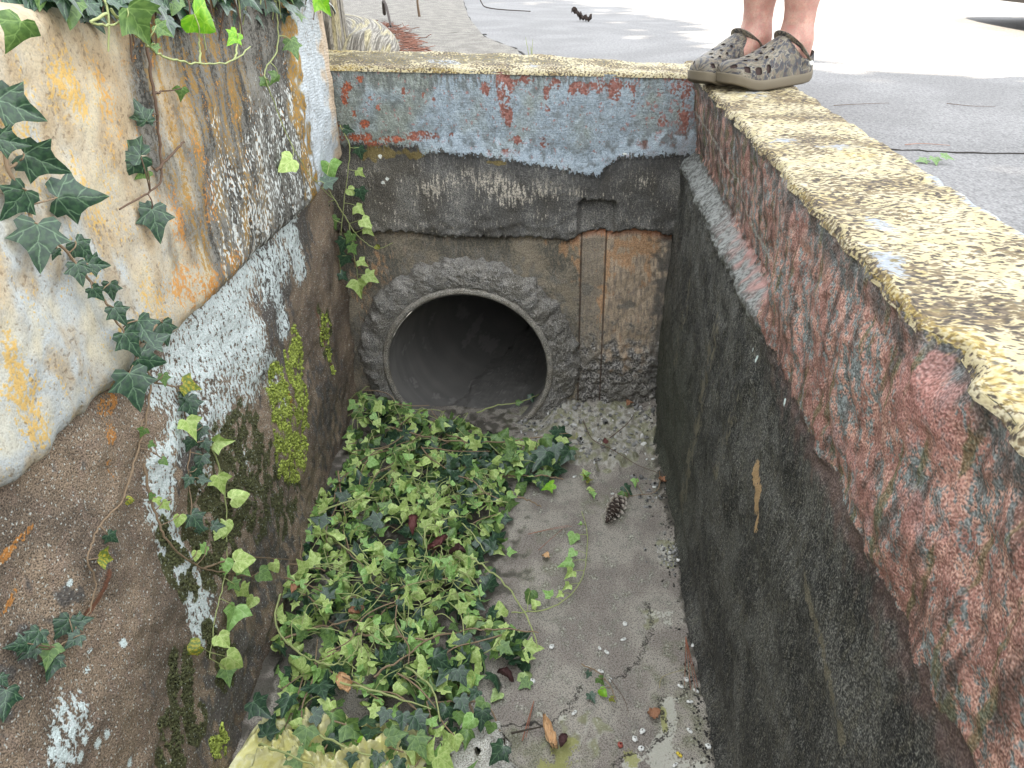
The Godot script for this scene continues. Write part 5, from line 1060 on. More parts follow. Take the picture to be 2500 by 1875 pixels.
func sprig_data() -> Array:
	return [[[[0.288, -1.154, -1.903], [0.281, -1.151, -1.832], [0.255, -1.153, -1.789], [0.194, -1.153, -1.776], [0.156, -1.160, -1.765]], [[0.168, -1.149, -1.814, 0.616, 0.025, 0.787, 0.025, 0.786, 0.617, 0.040, 0], [0.166, -1.151, -1.788, -0.254, 0.069, 0.965, 0.007, 0.905, 0.426, 0.036, 1], [0.208, -1.151, -1.854, -0.456, 0.078, 0.886, -0.479, 0.644, 0.597, 0.030, 2]]], [[[0.034, -1.159, -1.149], [0.070, -1.162, -1.132], [0.088, -1.158, -1.111], [0.103, -1.156, -1.081], [0.112, -1.150, -1.051]], [[0.052, -1.139, -1.112, -0.415, -0.591, 0.692, 0.199, 0.846, 0.495, 0.018, 0], [0.073, -1.141, -1.099, 0.663, -0.381, 0.644, 0.064, 0.786, 0.615, 0.026, 1], [0.076, -1.154, -1.078, 0.433, 0.219, 0.874, -0.378, 0.797, 0.470, 0.028, 4], [0.099, -1.152, -1.056, 0.532, 0.253, 0.808, -0.180, 0.811, 0.557, 0.017, 3]]]]

var pellet_spots := [[0.146, -1.292], [-0.039, -1.211], [0.079, -1.211], [0.096, -1.200], [0.139, -1.241], [0.080, -1.141], [0.049, -1.151], [0.103, -1.120], [0.309, -1.231], [0.266, -1.119], [0.282, -1.076], [0.272, -1.002], [0.168, -0.993], [0.150, -0.971], [0.163, -0.952], [0.232, -0.922], [-0.117, -0.897], [0.300, -1.106], [0.282, -1.138], [0.306, -0.964], [-0.081, -1.108], [0.018, -1.028], [0.255, -1.996], [0.276, -1.997], [0.268, -1.851], [0.132, -1.803], [0.012, -1.889]]

# ---------------------------------------------------------------- ivy
var half_outline := [
	[[0.0, 0.0], [0.10, -0.12], [0.27, -0.17], [0.41, -0.04], [0.35, 0.12], [0.57, 0.32], [0.33, 0.40], [0.21, 0.54], [0.11, 0.80], [0.0, 1.0]],
	[[0.0, 0.0], [0.14, -0.11], [0.31, -0.11], [0.43, 0.02], [0.49, 0.24], [0.35, 0.36], [0.28, 0.50], [0.15, 0.72], [0.06, 0.83], [0.0, 0.88]],
	[[0.0, 0.0], [0.15, -0.10], [0.32, -0.04], [0.40, 0.12], [0.38, 0.28], [0.30, 0.42], [0.22, 0.55], [0.12, 0.68], [0.05, 0.75], [0.0, 0.78]],
	[[0.0, 0.0], [0.10, -0.10], [0.25, -0.12], [0.37, 0.0], [0.53, 0.19], [0.31, 0.30], [0.20, 0.43], [0.09, 0.72], [0.03, 0.86], [0.0, 0.95]]]
var leaf_veins := [[[0.0, 0.0], [0.0, 1.0]], [[0.0, 0.0], [0.55, 0.32]], [[0.0, 0.0], [-0.55, 0.32]], [[0.0, 0.0], [0.36, -0.1]], [[0.0, 0.0], [-0.36, -0.1]], [[0.0, 0.35], [0.2, 0.56]], [[0.0, 0.35], [-0.2, 0.56]], [[0.25, 0.145], [0.36, 0.38]], [[-0.25, 0.145], [-0.36, 0.38]]]
var leaf_mesh := []
var leaf_mat := []
var pale_mats := []

func make_leaf(shape: int, fold: float, curl: float, twist: float) -> ArrayMesh:
	var half: Array = half_outline[shape]
	var ring := PackedVector2Array()
	for p in half: ring.append(Vector2(p[0], p[1]))
	for i in range(half.size() - 2, 0, -1): ring.append(Vector2(-half[i][0], half[i][1]))
	var lift := func(p: Vector2) -> Vector3:
		return Vector3(p.x, p.y, absf(p.x) * fold - curl * p.y * p.y - curl * 0.8 * p.x * p.x * 2.0 + twist * p.x * p.y + 0.008 * sin(p.x * 12.0 + p.y * 9.0))
	var flat_pts := PackedVector2Array([Vector2(0, 0.18)])
	for q in ring: flat_pts.append(Vector2(0, 0.18).lerp(q, 0.55))
	for q in ring: flat_pts.append(q)
	var v := PackedVector3Array(); var n := PackedVector3Array(); var uv := PackedVector2Array(); var idx := PackedInt32Array()
	for q in flat_pts:
		var p: Vector3 = (lift as Callable).call(q)
		var px: Vector3 = (lift as Callable).call(q + Vector2(0.02, 0)) - p
		var py: Vector3 = (lift as Callable).call(q + Vector2(0, 0.02)) - p
		v.append(p); n.append(px.cross(py).normalized())
		uv.append(Vector2((q.x + 0.65) / 1.3, (1.05 - q.y) / 1.3))
	var m := ring.size()
	for i in m:
		var a := 1 + i; var b := 1 + (i + 1) % m
		idx.append_array(PackedInt32Array([0, b, a, a, b, b + m, a, b + m, a + m]))
	return build(v, n, uv, idx)

func look_leaf(a: float, b: float, k: Array, _i: int) -> Color:
	var tone: int = k[0]
	var base: Color = [rgb(48, 74, 50), rgb(98, 126, 66), rgb(170, 192, 126), rgb(168, 152, 52), rgb(138, 186, 48)][tone]
	var deep: Color = [rgb(34, 56, 42), rgb(78, 106, 54), rgb(144, 170, 98), rgb(110, 124, 44), rgb(112, 168, 44)][tone]
	var vein: Color = [rgb(118, 142, 110), rgb(136, 162, 98), rgb(204, 214, 166), rgb(190, 184, 90), rgb(176, 210, 96)][tone]
	var c := base.lerp(deep, clampf(0.5 + nf.get_noise_2d(a * 5.0 + tone * 9.0, b * 5.0) * 1.6, 0.0, 1.0))
	var gap := 9.0
	for l in leaf_veins: gap = minf(gap, line_gap([l[0], l[1]], a + nf.get_noise_2d(a * 4.0, b * 4.0) * 0.03, b))
	var net := 1.0 - smoothstep(0.0, 0.05, absf(nf2.get_noise_2d(a * 7.0, b * 7.0 + tone)))
	c = c.lerp(vein, (1.0 - smoothstep(0.004, 0.018, gap)) * 0.6 + net * 0.1)
	if tone == 3: c = c.lerp(rgb(98, 116, 52), smoothstep(0.0, 0.25, nf.get_noise_2d(a * 4.0, b * 3.0)))
	c.a = 0.5 + 0.4 * smoothstep(0.0, 0.08, gap)
	return c

func leaf_kit() -> void:
	for s in 4:
		for f in [[[0.06, 0.08, 0.08], [0.2, 0.12, -0.12], [-0.16, 0.24, 0.15]], [[0.08, 0.1, 0.1], [0.55, 0.2, -0.2], [-0.35, 0.35, 0.35]], [[0.1, 0.1, 0.1], [0.6, 0.2, 0.3], [-0.3, 0.4, -0.2]], [[0.12, 0.14, -0.2], [0.7, 0.15, 0.2], [-0.3, 0.5, 0.3]]][s]:
			leaf_mesh.append(make_leaf(s, f[0], f[1], f[2]))
	for tone in 5:
		var m := bake([-0.65, 0.65, 1.05, -0.25], 200, 200, look_leaf, [tone], 0.06, [0.38, 0.5, 0.55, 0.6, 0.5][tone])
		m.backlight_enabled = true
		m.backlight = [Color(0.1, 0.16, 0.06), Color(0.25, 0.4, 0.1), Color(0.4, 0.55, 0.2), Color(0.4, 0.35, 0.1), Color(0.45, 0.65, 0.1)][tone]
		leaf_mat.append(m)
	for t in [[0.88, 0.97, 0.88], [1.1, 1.08, 1.02], [1.0, 0.99, 0.9]]:
		var m: StandardMaterial3D = leaf_mat[2].duplicate()
		m.albedo_color = Color(t[0], t[1], t[2])
		pale_mats.append(m)
	M.stem_brown = flat(132, 112, 88, 0.8)
	M.stem_green = flat(150, 158, 102, 0.7)
	M.stem_dark = flat(92, 72, 56, 0.85)

func leaf_xf(p: Vector3, d: Vector3, n: Vector3, s: float) -> Transform3D:
	var z := n.normalized()
	var y := (d - z * d.dot(z)).normalized()
	if y.length_squared() < 0.5: y = z.cross(Vector3.RIGHT).normalized()
	return Transform3D(Basis(y.cross(z), y, z).scaled(Vector3.ONE) * Basis.from_scale(Vector3.ONE * s), p)

func pick_mesh(tone: int) -> ArrayMesh:
	var q := rng.randf()
	var s: int = 0 if tone == 0 else (3 if q < 0.5 else 1 if q < 0.72 else 0 if q < 0.86 else 2) if tone >= 2 else (0 if q < 0.4 else 3 if q < 0.75 else 1)
	return leaf_mesh[s * 3 + rng.randi() % 3]

func put_leaf(parent: Node, p: Vector3, d: Vector3, n: Vector3, s: float, tone: int) -> void:
	obj("leaf", pick_mesh(tone), pale_mats[rng.randi() % 3] if tone == 2 else leaf_mat[tone], parent, leaf_xf(p, d, n, s))

func to_points(rows: Array) -> Array:
	var out := []
	for r in rows: out.append(Vector3(r[0], r[1], r[2]))
	return out

func vine(called: String, label: String, stems: Array, leaves: Array, mat: Material, thick: float, group := "") -> Node3D:
	var t := thing(called, label, "ivy", Vector3.ZERO, 0.0, group)
	var v := PackedVector3Array(); var n := PackedVector3Array(); var uv := PackedVector2Array(); var idx := PackedInt32Array()
	var all := []
	for s in stems:
		var pts := curve(to_points(s), 6)
		for i in range(1, pts.size() - 1): pts[i] += Vector3(rng.randf_range(-1, 1), rng.randf_range(-1, 1), rng.randf_range(-1, 1)) * 0.0015
		add_tube(v, n, uv, idx, pts, taper(pts.size(), thick, thick * 0.55), 6)
		all += pts
	for l in leaves:
		var p := Vector3(l[0], l[1], l[2])
		var best: Vector3 = all[0]
		for q in all:
			if q.distance_squared_to(p) < best.distance_squared_to(p): best = q
		if best.distance_to(p) > 0.09: continue
		var mid := (best + p) * 0.5 + Vector3(l[6], l[7], l[8]) * 0.008
		add_tube(v, n, uv, idx, curve([best, mid, p], 3), taper(7, 0.0012, 0.0009), 4)
	obj("stem", build(v, n, uv, idx), mat, t)
	for l in leaves:
		put_leaf(t, Vector3(l[0], l[1], l[2]), Vector3(l[3], l[4], l[5]), Vector3(l[6], l[7], l[8]), l[9], int(l[10]))
	return t

func make_ivy() -> void:
	leaf_kit()
	var k := 0
	for d in vine_data():
		vine("ivy_vine", d[0], d[1], d[2], [M.stem_brown, M.stem_brown, M.stem_green, M.stem_brown, M.stem_brown, M.stem_dark, M.stem_green, M.stem_green, M.stem_green][k], [0.0028, 0.002, 0.002, 0.002, 0.0025, 0.0028, 0.0018, 0.002, 0.0022][k], "ivy on the walls")
		k += 1
	# the carpet on the floor
	var t := thing("ivy_plant", "thick carpet of ivy spreading over the trench floor below the pipe", "ivy", Vector3.ZERO)
	var rows := []
	var box2 := Rect2(ivy_edge[0], Vector2.ZERO)
	for p in ivy_edge: box2 = box2.expand(p)
	while rows.size() < 1900:
		var p := Vector2(rng.randf_range(box2.position.x, box2.end.x), rng.randf_range(box2.position.y, box2.end.y))
		if not Geometry2D.is_point_in_polygon(p, ivy_edge): continue
		if rng.randf() < smoothstep(-1.06, -0.96, p.y) * 0.55: continue
		var inside := 9.0
		for i in ivy_edge.size():
			inside = minf(inside, p.distance_to(Geometry2D.get_closest_point_to_segment(p, ivy_edge[i], ivy_edge[(i + 1) % ivy_edge.size()])))
		var top := 0.03 + 0.05 * smoothstep(-1.95, -2.15, p.y) + 0.09 * smoothstep(0.0, 0.14, inside) * (0.75 + nf.get_noise_2d(p.x * 5.0, p.y * 5.0))
		if p.y > -1.12: top = lerpf(minf(top, 0.06), top, 0.35)
		var f := rng.randf()
		var h := top * sqrt(f)
		var tone := 0
		var roll := rng.randf() + nf2.get_noise_2d(p.x * 6.0, p.y * 6.0) * 0.4
		if f > 0.45: tone = 2 if roll > 0.26 else (1 if roll > 0.1 else 0)
		else: tone = 2 if roll > 0.65 else (1 if roll > 0.38 else 0)
		if p.y < -1.85: tone = maxi(tone - (1 if rng.randf() < 0.45 else 0), 0)
		var s: float = [rng.randf_range(0.036, 0.058), rng.randf_range(0.03, 0.052), rng.randf_range(0.02, 0.05)][tone]
		var pos := Vector3(p.x, floor_y(p.x, p.y) + 0.012 + h, p.y)
		var n := Vector3(rng.randfn() * 0.75, 0.8, 0.35 + rng.randfn() * 0.75)
		var a := rng.randf() * TAU
		rows.append([h, pos, Vector3(cos(a), rng.randf_range(-0.4, 0.1), sin(a)), n, s, tone])
	rows.sort_custom(func(q, r): return q[0] > r[0])
	var sheets := {}
	for i in rows.size():
		var r: Array = rows[i]
		if i < 235:
			put_leaf(t, r[1], r[2], r[3], r[4], r[5])
		else:
			var key := Vector2i(r[5], rng.randi() % 6)
			if not sheets.has(key): sheets[key] = []
			sheets[key].append(leaf_xf(r[1], r[2], r[3], r[4]))
	for l in ivy_loose_data():
		put_leaf(t, Vector3(l[0], l[1], l[2]), Vector3(l[3], l[4], l[5]), Vector3(l[6], l[7], l[8]), l[9], int(l[10]))
	for key in sheets:
		var sh: int = 0 if key.x == 0 else [3, 3, 1, 3, 0, 2][key.y]
		stuff("leaves", leaf_mesh[sh * 3 + key.y % 3], pale_mats[key.y % 3] if key.x == 2 else leaf_mat[key.x], t, sheets[key])
	for s in ivy_stem_data():
		var pts := curve(to_points(s[0]), 6)
		for i in range(1, pts.size() - 1): pts[i] += Vector3(0, rng.randf_range(-0.004, 0.008), 0)
		obj("stem", tube(pts, taper(pts.size(), 0.003, 0.0017), 6), M.stem_green if s[1] == 1 else M.stem_brown, t)
	var v := PackedVector3Array(); var n := PackedVector3Array(); var uv := PackedVector2Array(); var idx := PackedInt32Array()
	for i in 400:
		var r: Array = rows[rng.randi() % 600]
		var p: Vector3 = r[1]
		var a := rng.randf() * TAU
		var len := rng.randf_range(0.04, 0.1)
		var q := p + Vector3(cos(a) * len, -rng.randf_range(0.0, 0.05), sin(a) * len)
		var side := Vector3(-sin(a), 0.6, cos(a)) * rng.randf_range(-0.02, 0.02)
		add_tube(v, n, uv, idx, curve([p, p.lerp(q, 0.5) + side + Vector3(0, 0.012, 0), q], 4), taper(9, 0.0012, 0.0016), 4)
	var pet := obj("leaf_stalks", build(v, n, uv, idx), M.stem_green, t)
	pet.set_meta("kind", "stuff")
	v = PackedVector3Array(); n = PackedVector3Array(); uv = PackedVector2Array(); idx = PackedInt32Array()
	for i in 60:
		var r: Array = rows[rng.randi() % 900]
		var p: Vector3 = r[1]
		var a := rng.randf() * TAU
		var pts := [p]
		for j in 4:
			a += rng.randf_range(-0.5, 0.5)
			var q: Vector3 = pts[-1] + Vector3(cos(a), rng.randf_range(-0.25, 0.2), sin(a)) * 0.06
			if not Geometry2D.is_point_in_polygon(Vector2(q.x, q.z), ivy_edge): break
			pts.append(q)
		if pts.size() > 2: add_tube(v, n, uv, idx, curve(pts, 4), taper((pts.size() - 1) * 4 + 1, 0.0022, 0.0014), 5)
	var run := obj("runners", build(v, n, uv, idx), M.stem_brown, t)
	run.set_meta("kind", "stuff")
	var c := curl_data()
	vine("ivy_shoot", "curling ivy shoot with round pale leaves reaching over bare floor towards the pine cone", [c[0]], c[1], M.stem_green, 0.002)
	var sp := sprig_data()
	vine("ivy_sprig", "thin ivy sprig rooted at the foot of the blackened wall above the pine cone", [sp[0][0]], sp[0][1], M.stem_brown, 0.0016)
	vine("ivy_sprig", "cut ivy sprig with four small leaves lying on the bare floor", [sp[1][0]], sp[1][1], M.stem_brown, 0.002)
	for l in [[Vector3(-0.103, -1.164, -1.12), 2, 0.045, "pale loose ivy leaf lying with a darker one on the floor"], [Vector3(-0.09, -1.166, -1.10), 1, 0.034, "small darker loose ivy leaf tucked under a pale one on the floor"], [Vector3(-0.155, -1.166, -1.063), 2, 0.034, "small pale folded ivy leaf on the floor near the floor crack"], [Vector3(0.053, -1.168, -1.075), 0, 0.026, "tiny blue green ivy leaf on the floor below the cut sprig"]]:
		var o := obj("ivy_leaf", pick_mesh(l[1]), leaf_mat[l[1]], self, leaf_xf(l[0], Vector3(rng.randf_range(-1, 1), 0, 1), Vector3(rng.randf_range(-0.2, 0.2), 1, 0.15), l[2]))
		tag(o, l[3], "leaf")
	# what spills over the top of the tall wall
	var top := thing("ivy_plant", "dark tangled ivy spilling over the top edge of the tall wall", "ivy")
	for i in 270:
		var z := rng.randf_range(-2.24, -1.02)
		var y := 0.3 - absf(rng.randfn()) * 0.035 * smoothstep(-0.95, -1.25, z) - 0.004
		var p := Vector3(-0.735 + rng.randf_range(-0.02, 0.05), y, z)
		if y > 0.29: p.x -= rng.randf_range(0.0, 0.15)
		put_leaf(top, p, Vector3(rng.randf_range(-0.3, 0.6), -0.6, rng.randf_range(-1, 1)), Vector3(0.8, 0.5 + rng.randf_range(-0.3, 0.4), rng.randf_range(-0.5, 0.6)), rng.randf_range(0.03, 0.055), 0 if rng.randf() < 0.75 else 1)
	for i in 26:
		var z := rng.randf_range(-2.2, -1.05)
		var p := Vector3(-0.73, 0.3, z)
		var a := Vector3(rng.randf_range(0.01, 0.04), rng.randf_range(-0.14, -0.04), rng.randf_range(-0.06, 0.06))
		obj("stem", tube(curve([p, p + a * 0.5 + Vector3(0.02, 0.01, 0), p + a], 4), taper(9, 0.0026, 0.0012), 5), M.stem_dark if rng.randf() < 0.6 else M.stem_green, top)

# ---------------------------------------------------------------- the person on the coping
# A smooth body from tapered capsules [a, b, radius a, radius b] joined with a soft minimum and meshed as surface nets.
func flesh(caps: Array, cell: float, soft: float) -> ArrayMesh:
	var lo := Vector3.ONE * 99.0
	var hi := Vector3.ONE * -99.0
	for c in caps:
		var r: float = maxf(c[2], c[3]) + soft + cell * 2.0
		for e in [c[0], c[1]]:
			lo = lo.min(e - Vector3.ONE * r)
			hi = hi.max(e + Vector3.ONE * r)
	var n := Vector3i(((hi - lo) / cell).ceil()) + Vector3i.ONE
	var f := PackedFloat32Array()
	f.resize(n.x * n.y * n.z)
	f.fill(1.0)
	for c in caps:
		var a: Vector3 = c[0]; var b: Vector3 = c[1]
		var r: float = maxf(c[2], c[3]) + soft + cell * 2.0
		var p0 := Vector3i(((a.min(b) - Vector3.ONE * r - lo) / cell).floor()).clamp(Vector3i.ZERO, n - Vector3i.ONE)
		var p1 := Vector3i(((a.max(b) + Vector3.ONE * r - lo) / cell).ceil()).clamp(Vector3i.ZERO, n - Vector3i.ONE)
		var ab := b - a
		var ll := maxf(ab.length_squared(), 1e-9)
		for k in range(p0.z, p1.z + 1):
			for j in range(p0.y, p1.y + 1):
				var row := (k * n.y + j) * n.x
				for i in range(p0.x, p1.x + 1):
					var p := lo + Vector3(i, j, k) * cell
					var t := clampf((p - a).dot(ab) / ll, 0.0, 1.0)
					var d: float = (p - a - ab * t).length() - lerpf(c[2], c[3], t)
					var o := f[row + i]
					var h := maxf(soft - absf(o - d), 0.0) / soft
					f[row + i] = minf(o, d) - h * h * soft * 0.25
	var v := PackedVector3Array(); var nn := PackedVector3Array(); var idx := PackedInt32Array()
	var cellof := PackedInt32Array()
	cellof.resize(f.size())
	cellof.fill(-1)
	var off := PackedInt32Array([0, 1, n.x, n.x + 1, n.x * n.y, n.x * n.y + 1, n.x * n.y + n.x, n.x * n.y + n.x + 1])
	var cv := [Vector3(0, 0, 0), Vector3(1, 0, 0), Vector3(0, 1, 0), Vector3(1, 1, 0), Vector3(0, 0, 1), Vector3(1, 0, 1), Vector3(0, 1, 1), Vector3(1, 1, 1)]
	var edges := [[0, 1], [2, 3], [4, 5], [6, 7], [0, 2], [1, 3], [4, 6], [5, 7], [0, 4], [1, 5], [2, 6], [3, 7]]
	for k in n.z - 1:
		for j in n.y - 1:
			for i in n.x - 1:
				var s := (k * n.y + j) * n.x + i
				var ins := 0
				for q in 8:
					if f[s + off[q]] < 0.0: ins += 1
				if ins == 0 or ins == 8: continue
				var sum := Vector3.ZERO
				var cnt := 0
				for e in edges:
					var da := f[s + off[e[0]]]; var db := f[s + off[e[1]]]
					if (da < 0.0) != (db < 0.0):
						sum += cv[e[0]].lerp(cv[e[1]], da / (da - db))
						cnt += 1
				cellof[s] = v.size()
				v.append(lo + (Vector3(i, j, k) + sum / cnt) * cell)
				nn.append(Vector3(f[s + 1] - f[s], f[s + n.x] - f[s], f[s + n.x * n.y] - f[s]).normalized())
	var step := [1, n.x, n.x * n.y]
	for k in range(1, n.z - 1):
		for j in range(1, n.y - 1):
			for i in range(1, n.x - 1):
				var s := (k * n.y + j) * n.x + i
				for ax in 3:
					var in0 := f[s] < 0.0
					if in0 == (f[s + step[ax]] < 0.0): continue
					var u: int = step[(ax + 1) % 3]; var w: int = step[(ax + 2) % 3]
					var q := [cellof[s], cellof[s - u], cellof[s - u - w], cellof[s - w]]
					if q.min() < 0: continue
					if in0: idx.append_array(PackedInt32Array([q[0], q[2], q[1], q[0], q[3], q[2]]))
					else: idx.append_array(PackedInt32Array([q[0], q[1], q[2], q[0], q[2], q[3]]))
	return build(v, nn, PackedVector2Array(), idx)

func look_skin(a: float, b: float, _k: Array, _i: int) -> Color:
	var mid := nf.get_noise_2d(a * 14.0, b * 9.0)
	var hair := nf2.get_noise_2d(a * 260.0, b * 70.0)
	var c := rgb(182, 147, 130).lerp(rgb(160, 120, 107), clampf(0.5 + mid * 1.5, 0.0, 1.0))
	c = c.lerp(rgb(126, 92, 76), smoothstep(0.2, 0.6, hair) * 0.5)
	c = c.lerp(rgb(182, 110, 100), clampf(nf2.get_noise_2d(a * 40.0, b * 40.0) * 0.8, 0.0, 0.4))
	c.a = 0.5
	return c

func look_camo(a: float, b: float, _k: Array, _i: int) -> Color:
	# a along the shoe, b across
	var big := nf.get_noise_2d(a * 10.0, b * 4.0)
	var mid := nf2.get_noise_2d(a * 22.0 + 9.0, b * 9.0)
	var c := rgb(116, 110, 94).lerp(rgb(140, 132, 112), clampf(0.5 + mid * 1.5, 0.0, 1.0))
	c = c.lerp(rgb(82, 83, 86), smoothstep(0.02, 0.1, big + smoothstep(0.85, 0.4, a) * 0.3 - 0.12))
	c = c.lerp(rgb(58, 59, 65), smoothstep(0.2, 0.26, big + mid * 0.4))
	c = c.lerp(rgb(118, 92, 78), smoothstep(0.4, 0.46, mid) * 0.5)
	for s in [[0.62, 2.6], [0.4, -1.9], [0.75, 1.1], [0.3, 4.0], [0.55, -3.2], [0.85, 2.0], [0.5, 0.6], [0.68, -2.4], [0.45, 3.0]]:
		var gap := absf(a - s[0] - b * 0.12 * s[1] - nf.get_noise_2d(a * 3.0 + s[0] * 9.0, b * 3.0) * 0.14)
		c = c.lerp(rgb(166, 159, 140), (1.0 - smoothstep(0.006, 0.014, gap)) * 0.85)
	c.a = 0.5
	return c

func clog(parent: Node, heel: Vector3, toe: Vector3, lateral: float) -> void:
	var fwd := (toe - heel)
	var length := fwd.length()
	fwd = fwd.normalized()
	var side := fwd.cross(Vector3.UP).normalized() * lateral      # towards the outer edge
	var xf := Transform3D(Basis(side * 0.94, Vector3.UP * 0.95, fwd), heel)
	var o := Node3D.new()
	put(o, "clog", parent)
	o.transform = xf
	var wide := func(p: float) -> float:
		var base := along([[0.0, 0.0], [0.004, 0.012], [0.03, 0.026], [0.1, 0.036], [0.25, 0.039], [0.45, 0.043], [0.62, 0.051], [0.76, 0.055], [0.88, 0.049], [0.95, 0.037], [0.985, 0.022], [0.997, 0.009], [1.0, 0.0]], p)
		return base
	var shift := func(p: float) -> float: return 0.01 * sin(p * PI) - 0.012 * smoothstep(0.7, 1.0, p)
	var spring := func(p: float) -> float: return 0.018 * smoothstep(0.72, 1.0, p) ** 1.5 + 0.006 * smoothstep(0.15, 0.0, p)
	var top := func(p: float) -> float: return along([[0.0, 0.1], [0.3, 0.122], [0.42, 0.122], [0.5, 0.112], [0.6, 0.098], [0.7, 0.086], [0.8, 0.076], [0.88, 0.067], [0.94, 0.056], [0.98, 0.044], [1.0, 0.03]], p)
	var rim := func(p: float) -> float: return along([[0.0, 0.08], [0.05, 0.076], [0.14, 0.064], [0.22, 0.066], [0.3, 0.084], [0.38, 0.108], [0.42, 0.2], [1.0, 0.2]], p)
	var at := func(p: float, v: float, grow: float) -> Vector3:
		var w: float = (wide as Callable).call(p)
		var y0: float = 0.024 + (spring as Callable).call(p)
		var h: float = (top as Callable).call(p) - 0.024
		var s := sin(v * PI / 2)
		var x := signf(s) * absf(s) ** 0.8 * (w + grow) * (1.0 - 0.1 * (1.0 - absf(v)))
		var y: float = y0 + (h + grow) * absf(cos(v * PI / 2)) ** 0.72
		return Vector3(x + (shift as Callable).call(p), y, p * length)
	var holes := [[0.92, -0.66, 0.022, 0.13], [0.95, 0.5, 0.02, 0.13], [0.87, 0.72, 0.026, 0.12], [0.78, 0.76, 0.026, 0.12], [0.68, 0.77, 0.024, 0.11], [0.84, -0.74, 0.024, 0.12], [0.74, -0.77, 0.024, 0.12]]
	for h in [[0.58, -0.3], [0.6, 0.0], [0.58, 0.3], [0.67, -0.4], [0.68, -0.14], [0.68, 0.14], [0.67, 0.42], [0.76, -0.32], [0.77, 0.0], [0.76, 0.32], [0.84, -0.2], [0.84, 0.22]]: holes.append([h[0], h[1], 0.014, 0.055])
	var keep := func(u: float, v: float) -> bool:
		var p := u
		var q := v * 2.0 - 1.0
		if (at as Callable).call(p, q, 0.0).y > (rim as Callable).call(p): return false
		for h in holes:
			var dx: float = absf(p - h[0]) / h[2]; var dy: float = absf(q - h[1]) / h[3]
			if dx ** 3 + dy ** 3 < 1.0: return false
		return true
	var same := func(u: float, v: float) -> Vector2: return Vector2(u, v)
	obj("upper", grid(130, 110, func(u: float, v: float) -> Vector3: return (at as Callable).call(u, v * 2.0 - 1.0, 0.0), same, Vector3.UP, keep), M.camo, o)
	obj("lining", grid(60, 50, func(u: float, v: float) -> Vector3: return (at as Callable).call(0.012 + u * 0.975, v * 2.0 - 1.0, -0.004), same, Vector3.UP,
		func(u: float, v: float) -> bool: return (at as Callable).call(0.012 + u * 0.975, v * 2.0 - 1.0, -0.004).y < (rim as Callable).call(u) - 0.001), M.lining, o)
	var band := [[0.0, 0.55], [0.003, 0.98], [0.009, 1.04], [0.02, 1.06], [0.028, 1.03], [0.03, 0.9]]
	obj("sole", grid(96, 12, func(u: float, v: float) -> Vector3:
			var ang := u * TAU
			var p := 0.5 - 0.5 * cos(ang)
			var t := v * 7.0
			var q := mini(int(t), 6)
			var prof := [[0.0, 0.0]] + band
			var y: float = lerpf(prof[q][0], prof[mini(q + 1, 6)][0], t - q)
			var k: float = lerpf(prof[q][1], prof[mini(q + 1, 6)][1], t - q)
			var w: float = (wide as Callable).call(p)
			var pz := 0.5 + (p - 0.5) * (0.6 + 0.4 * minf(k, 1.0)) * (1.0 + 0.02 * maxf(k - 0.95, 0.0))
			return Vector3((w + 0.002) * k * signf(sin(ang)) + (shift as Callable).call(p), y + (spring as Callable).call(p), pz * length + (k - 1.0) * 0.0),
		same, Vector3.UP), M.sole, o)
	# the strap, swung forward over the instep
	var sv := func(u: float, v: float) -> Vector3:
		var ang := (u - 0.5) * PI * 1.04
		var c := cos(ang)
		var p := 0.17 + 0.235 * maxf(c, -0.1) ** 0.8 if c > 0.0 else 0.17
		var w := 0.047 + 0.003 * c
		var centre := Vector3(sin(ang) * w + 0.006, 0.06 + 0.064 * maxf(c, 0.0) ** 0.75, p * length)
		var along_dir := Vector3(0, 0.75, 0.66).normalized() if c > 0.5 else Vector3(0, 0.85, 0.5).normalized()
		var out := Vector3(sin(ang), maxf(c, 0.0), 0.1).normalized()
		var a2 := v * TAU
		return centre + along_dir * cos(a2) * 0.0125 + out * sin(a2) * 0.005
	obj("strap", grid(48, 12, sv, func(u: float, v: float) -> Vector2: return Vector2(u * 0.6 + 0.2, v * 0.2 + 0.4), Vector3.UP), M.camo, o)
	for s in [-1.0, 1.0]:
		var b := CylinderMesh.new()
		b.top_radius = 0.0055; b.bottom_radius = 0.0065; b.height = 0.005; b.radial_segments = 14
		obj("rivet", b, M.rivet, o, Transform3D(Basis(Vector3(0, 0, 1), PI / 2 * -s), Vector3(s * 0.05 + 0.006, 0.056, 0.172 * length)))

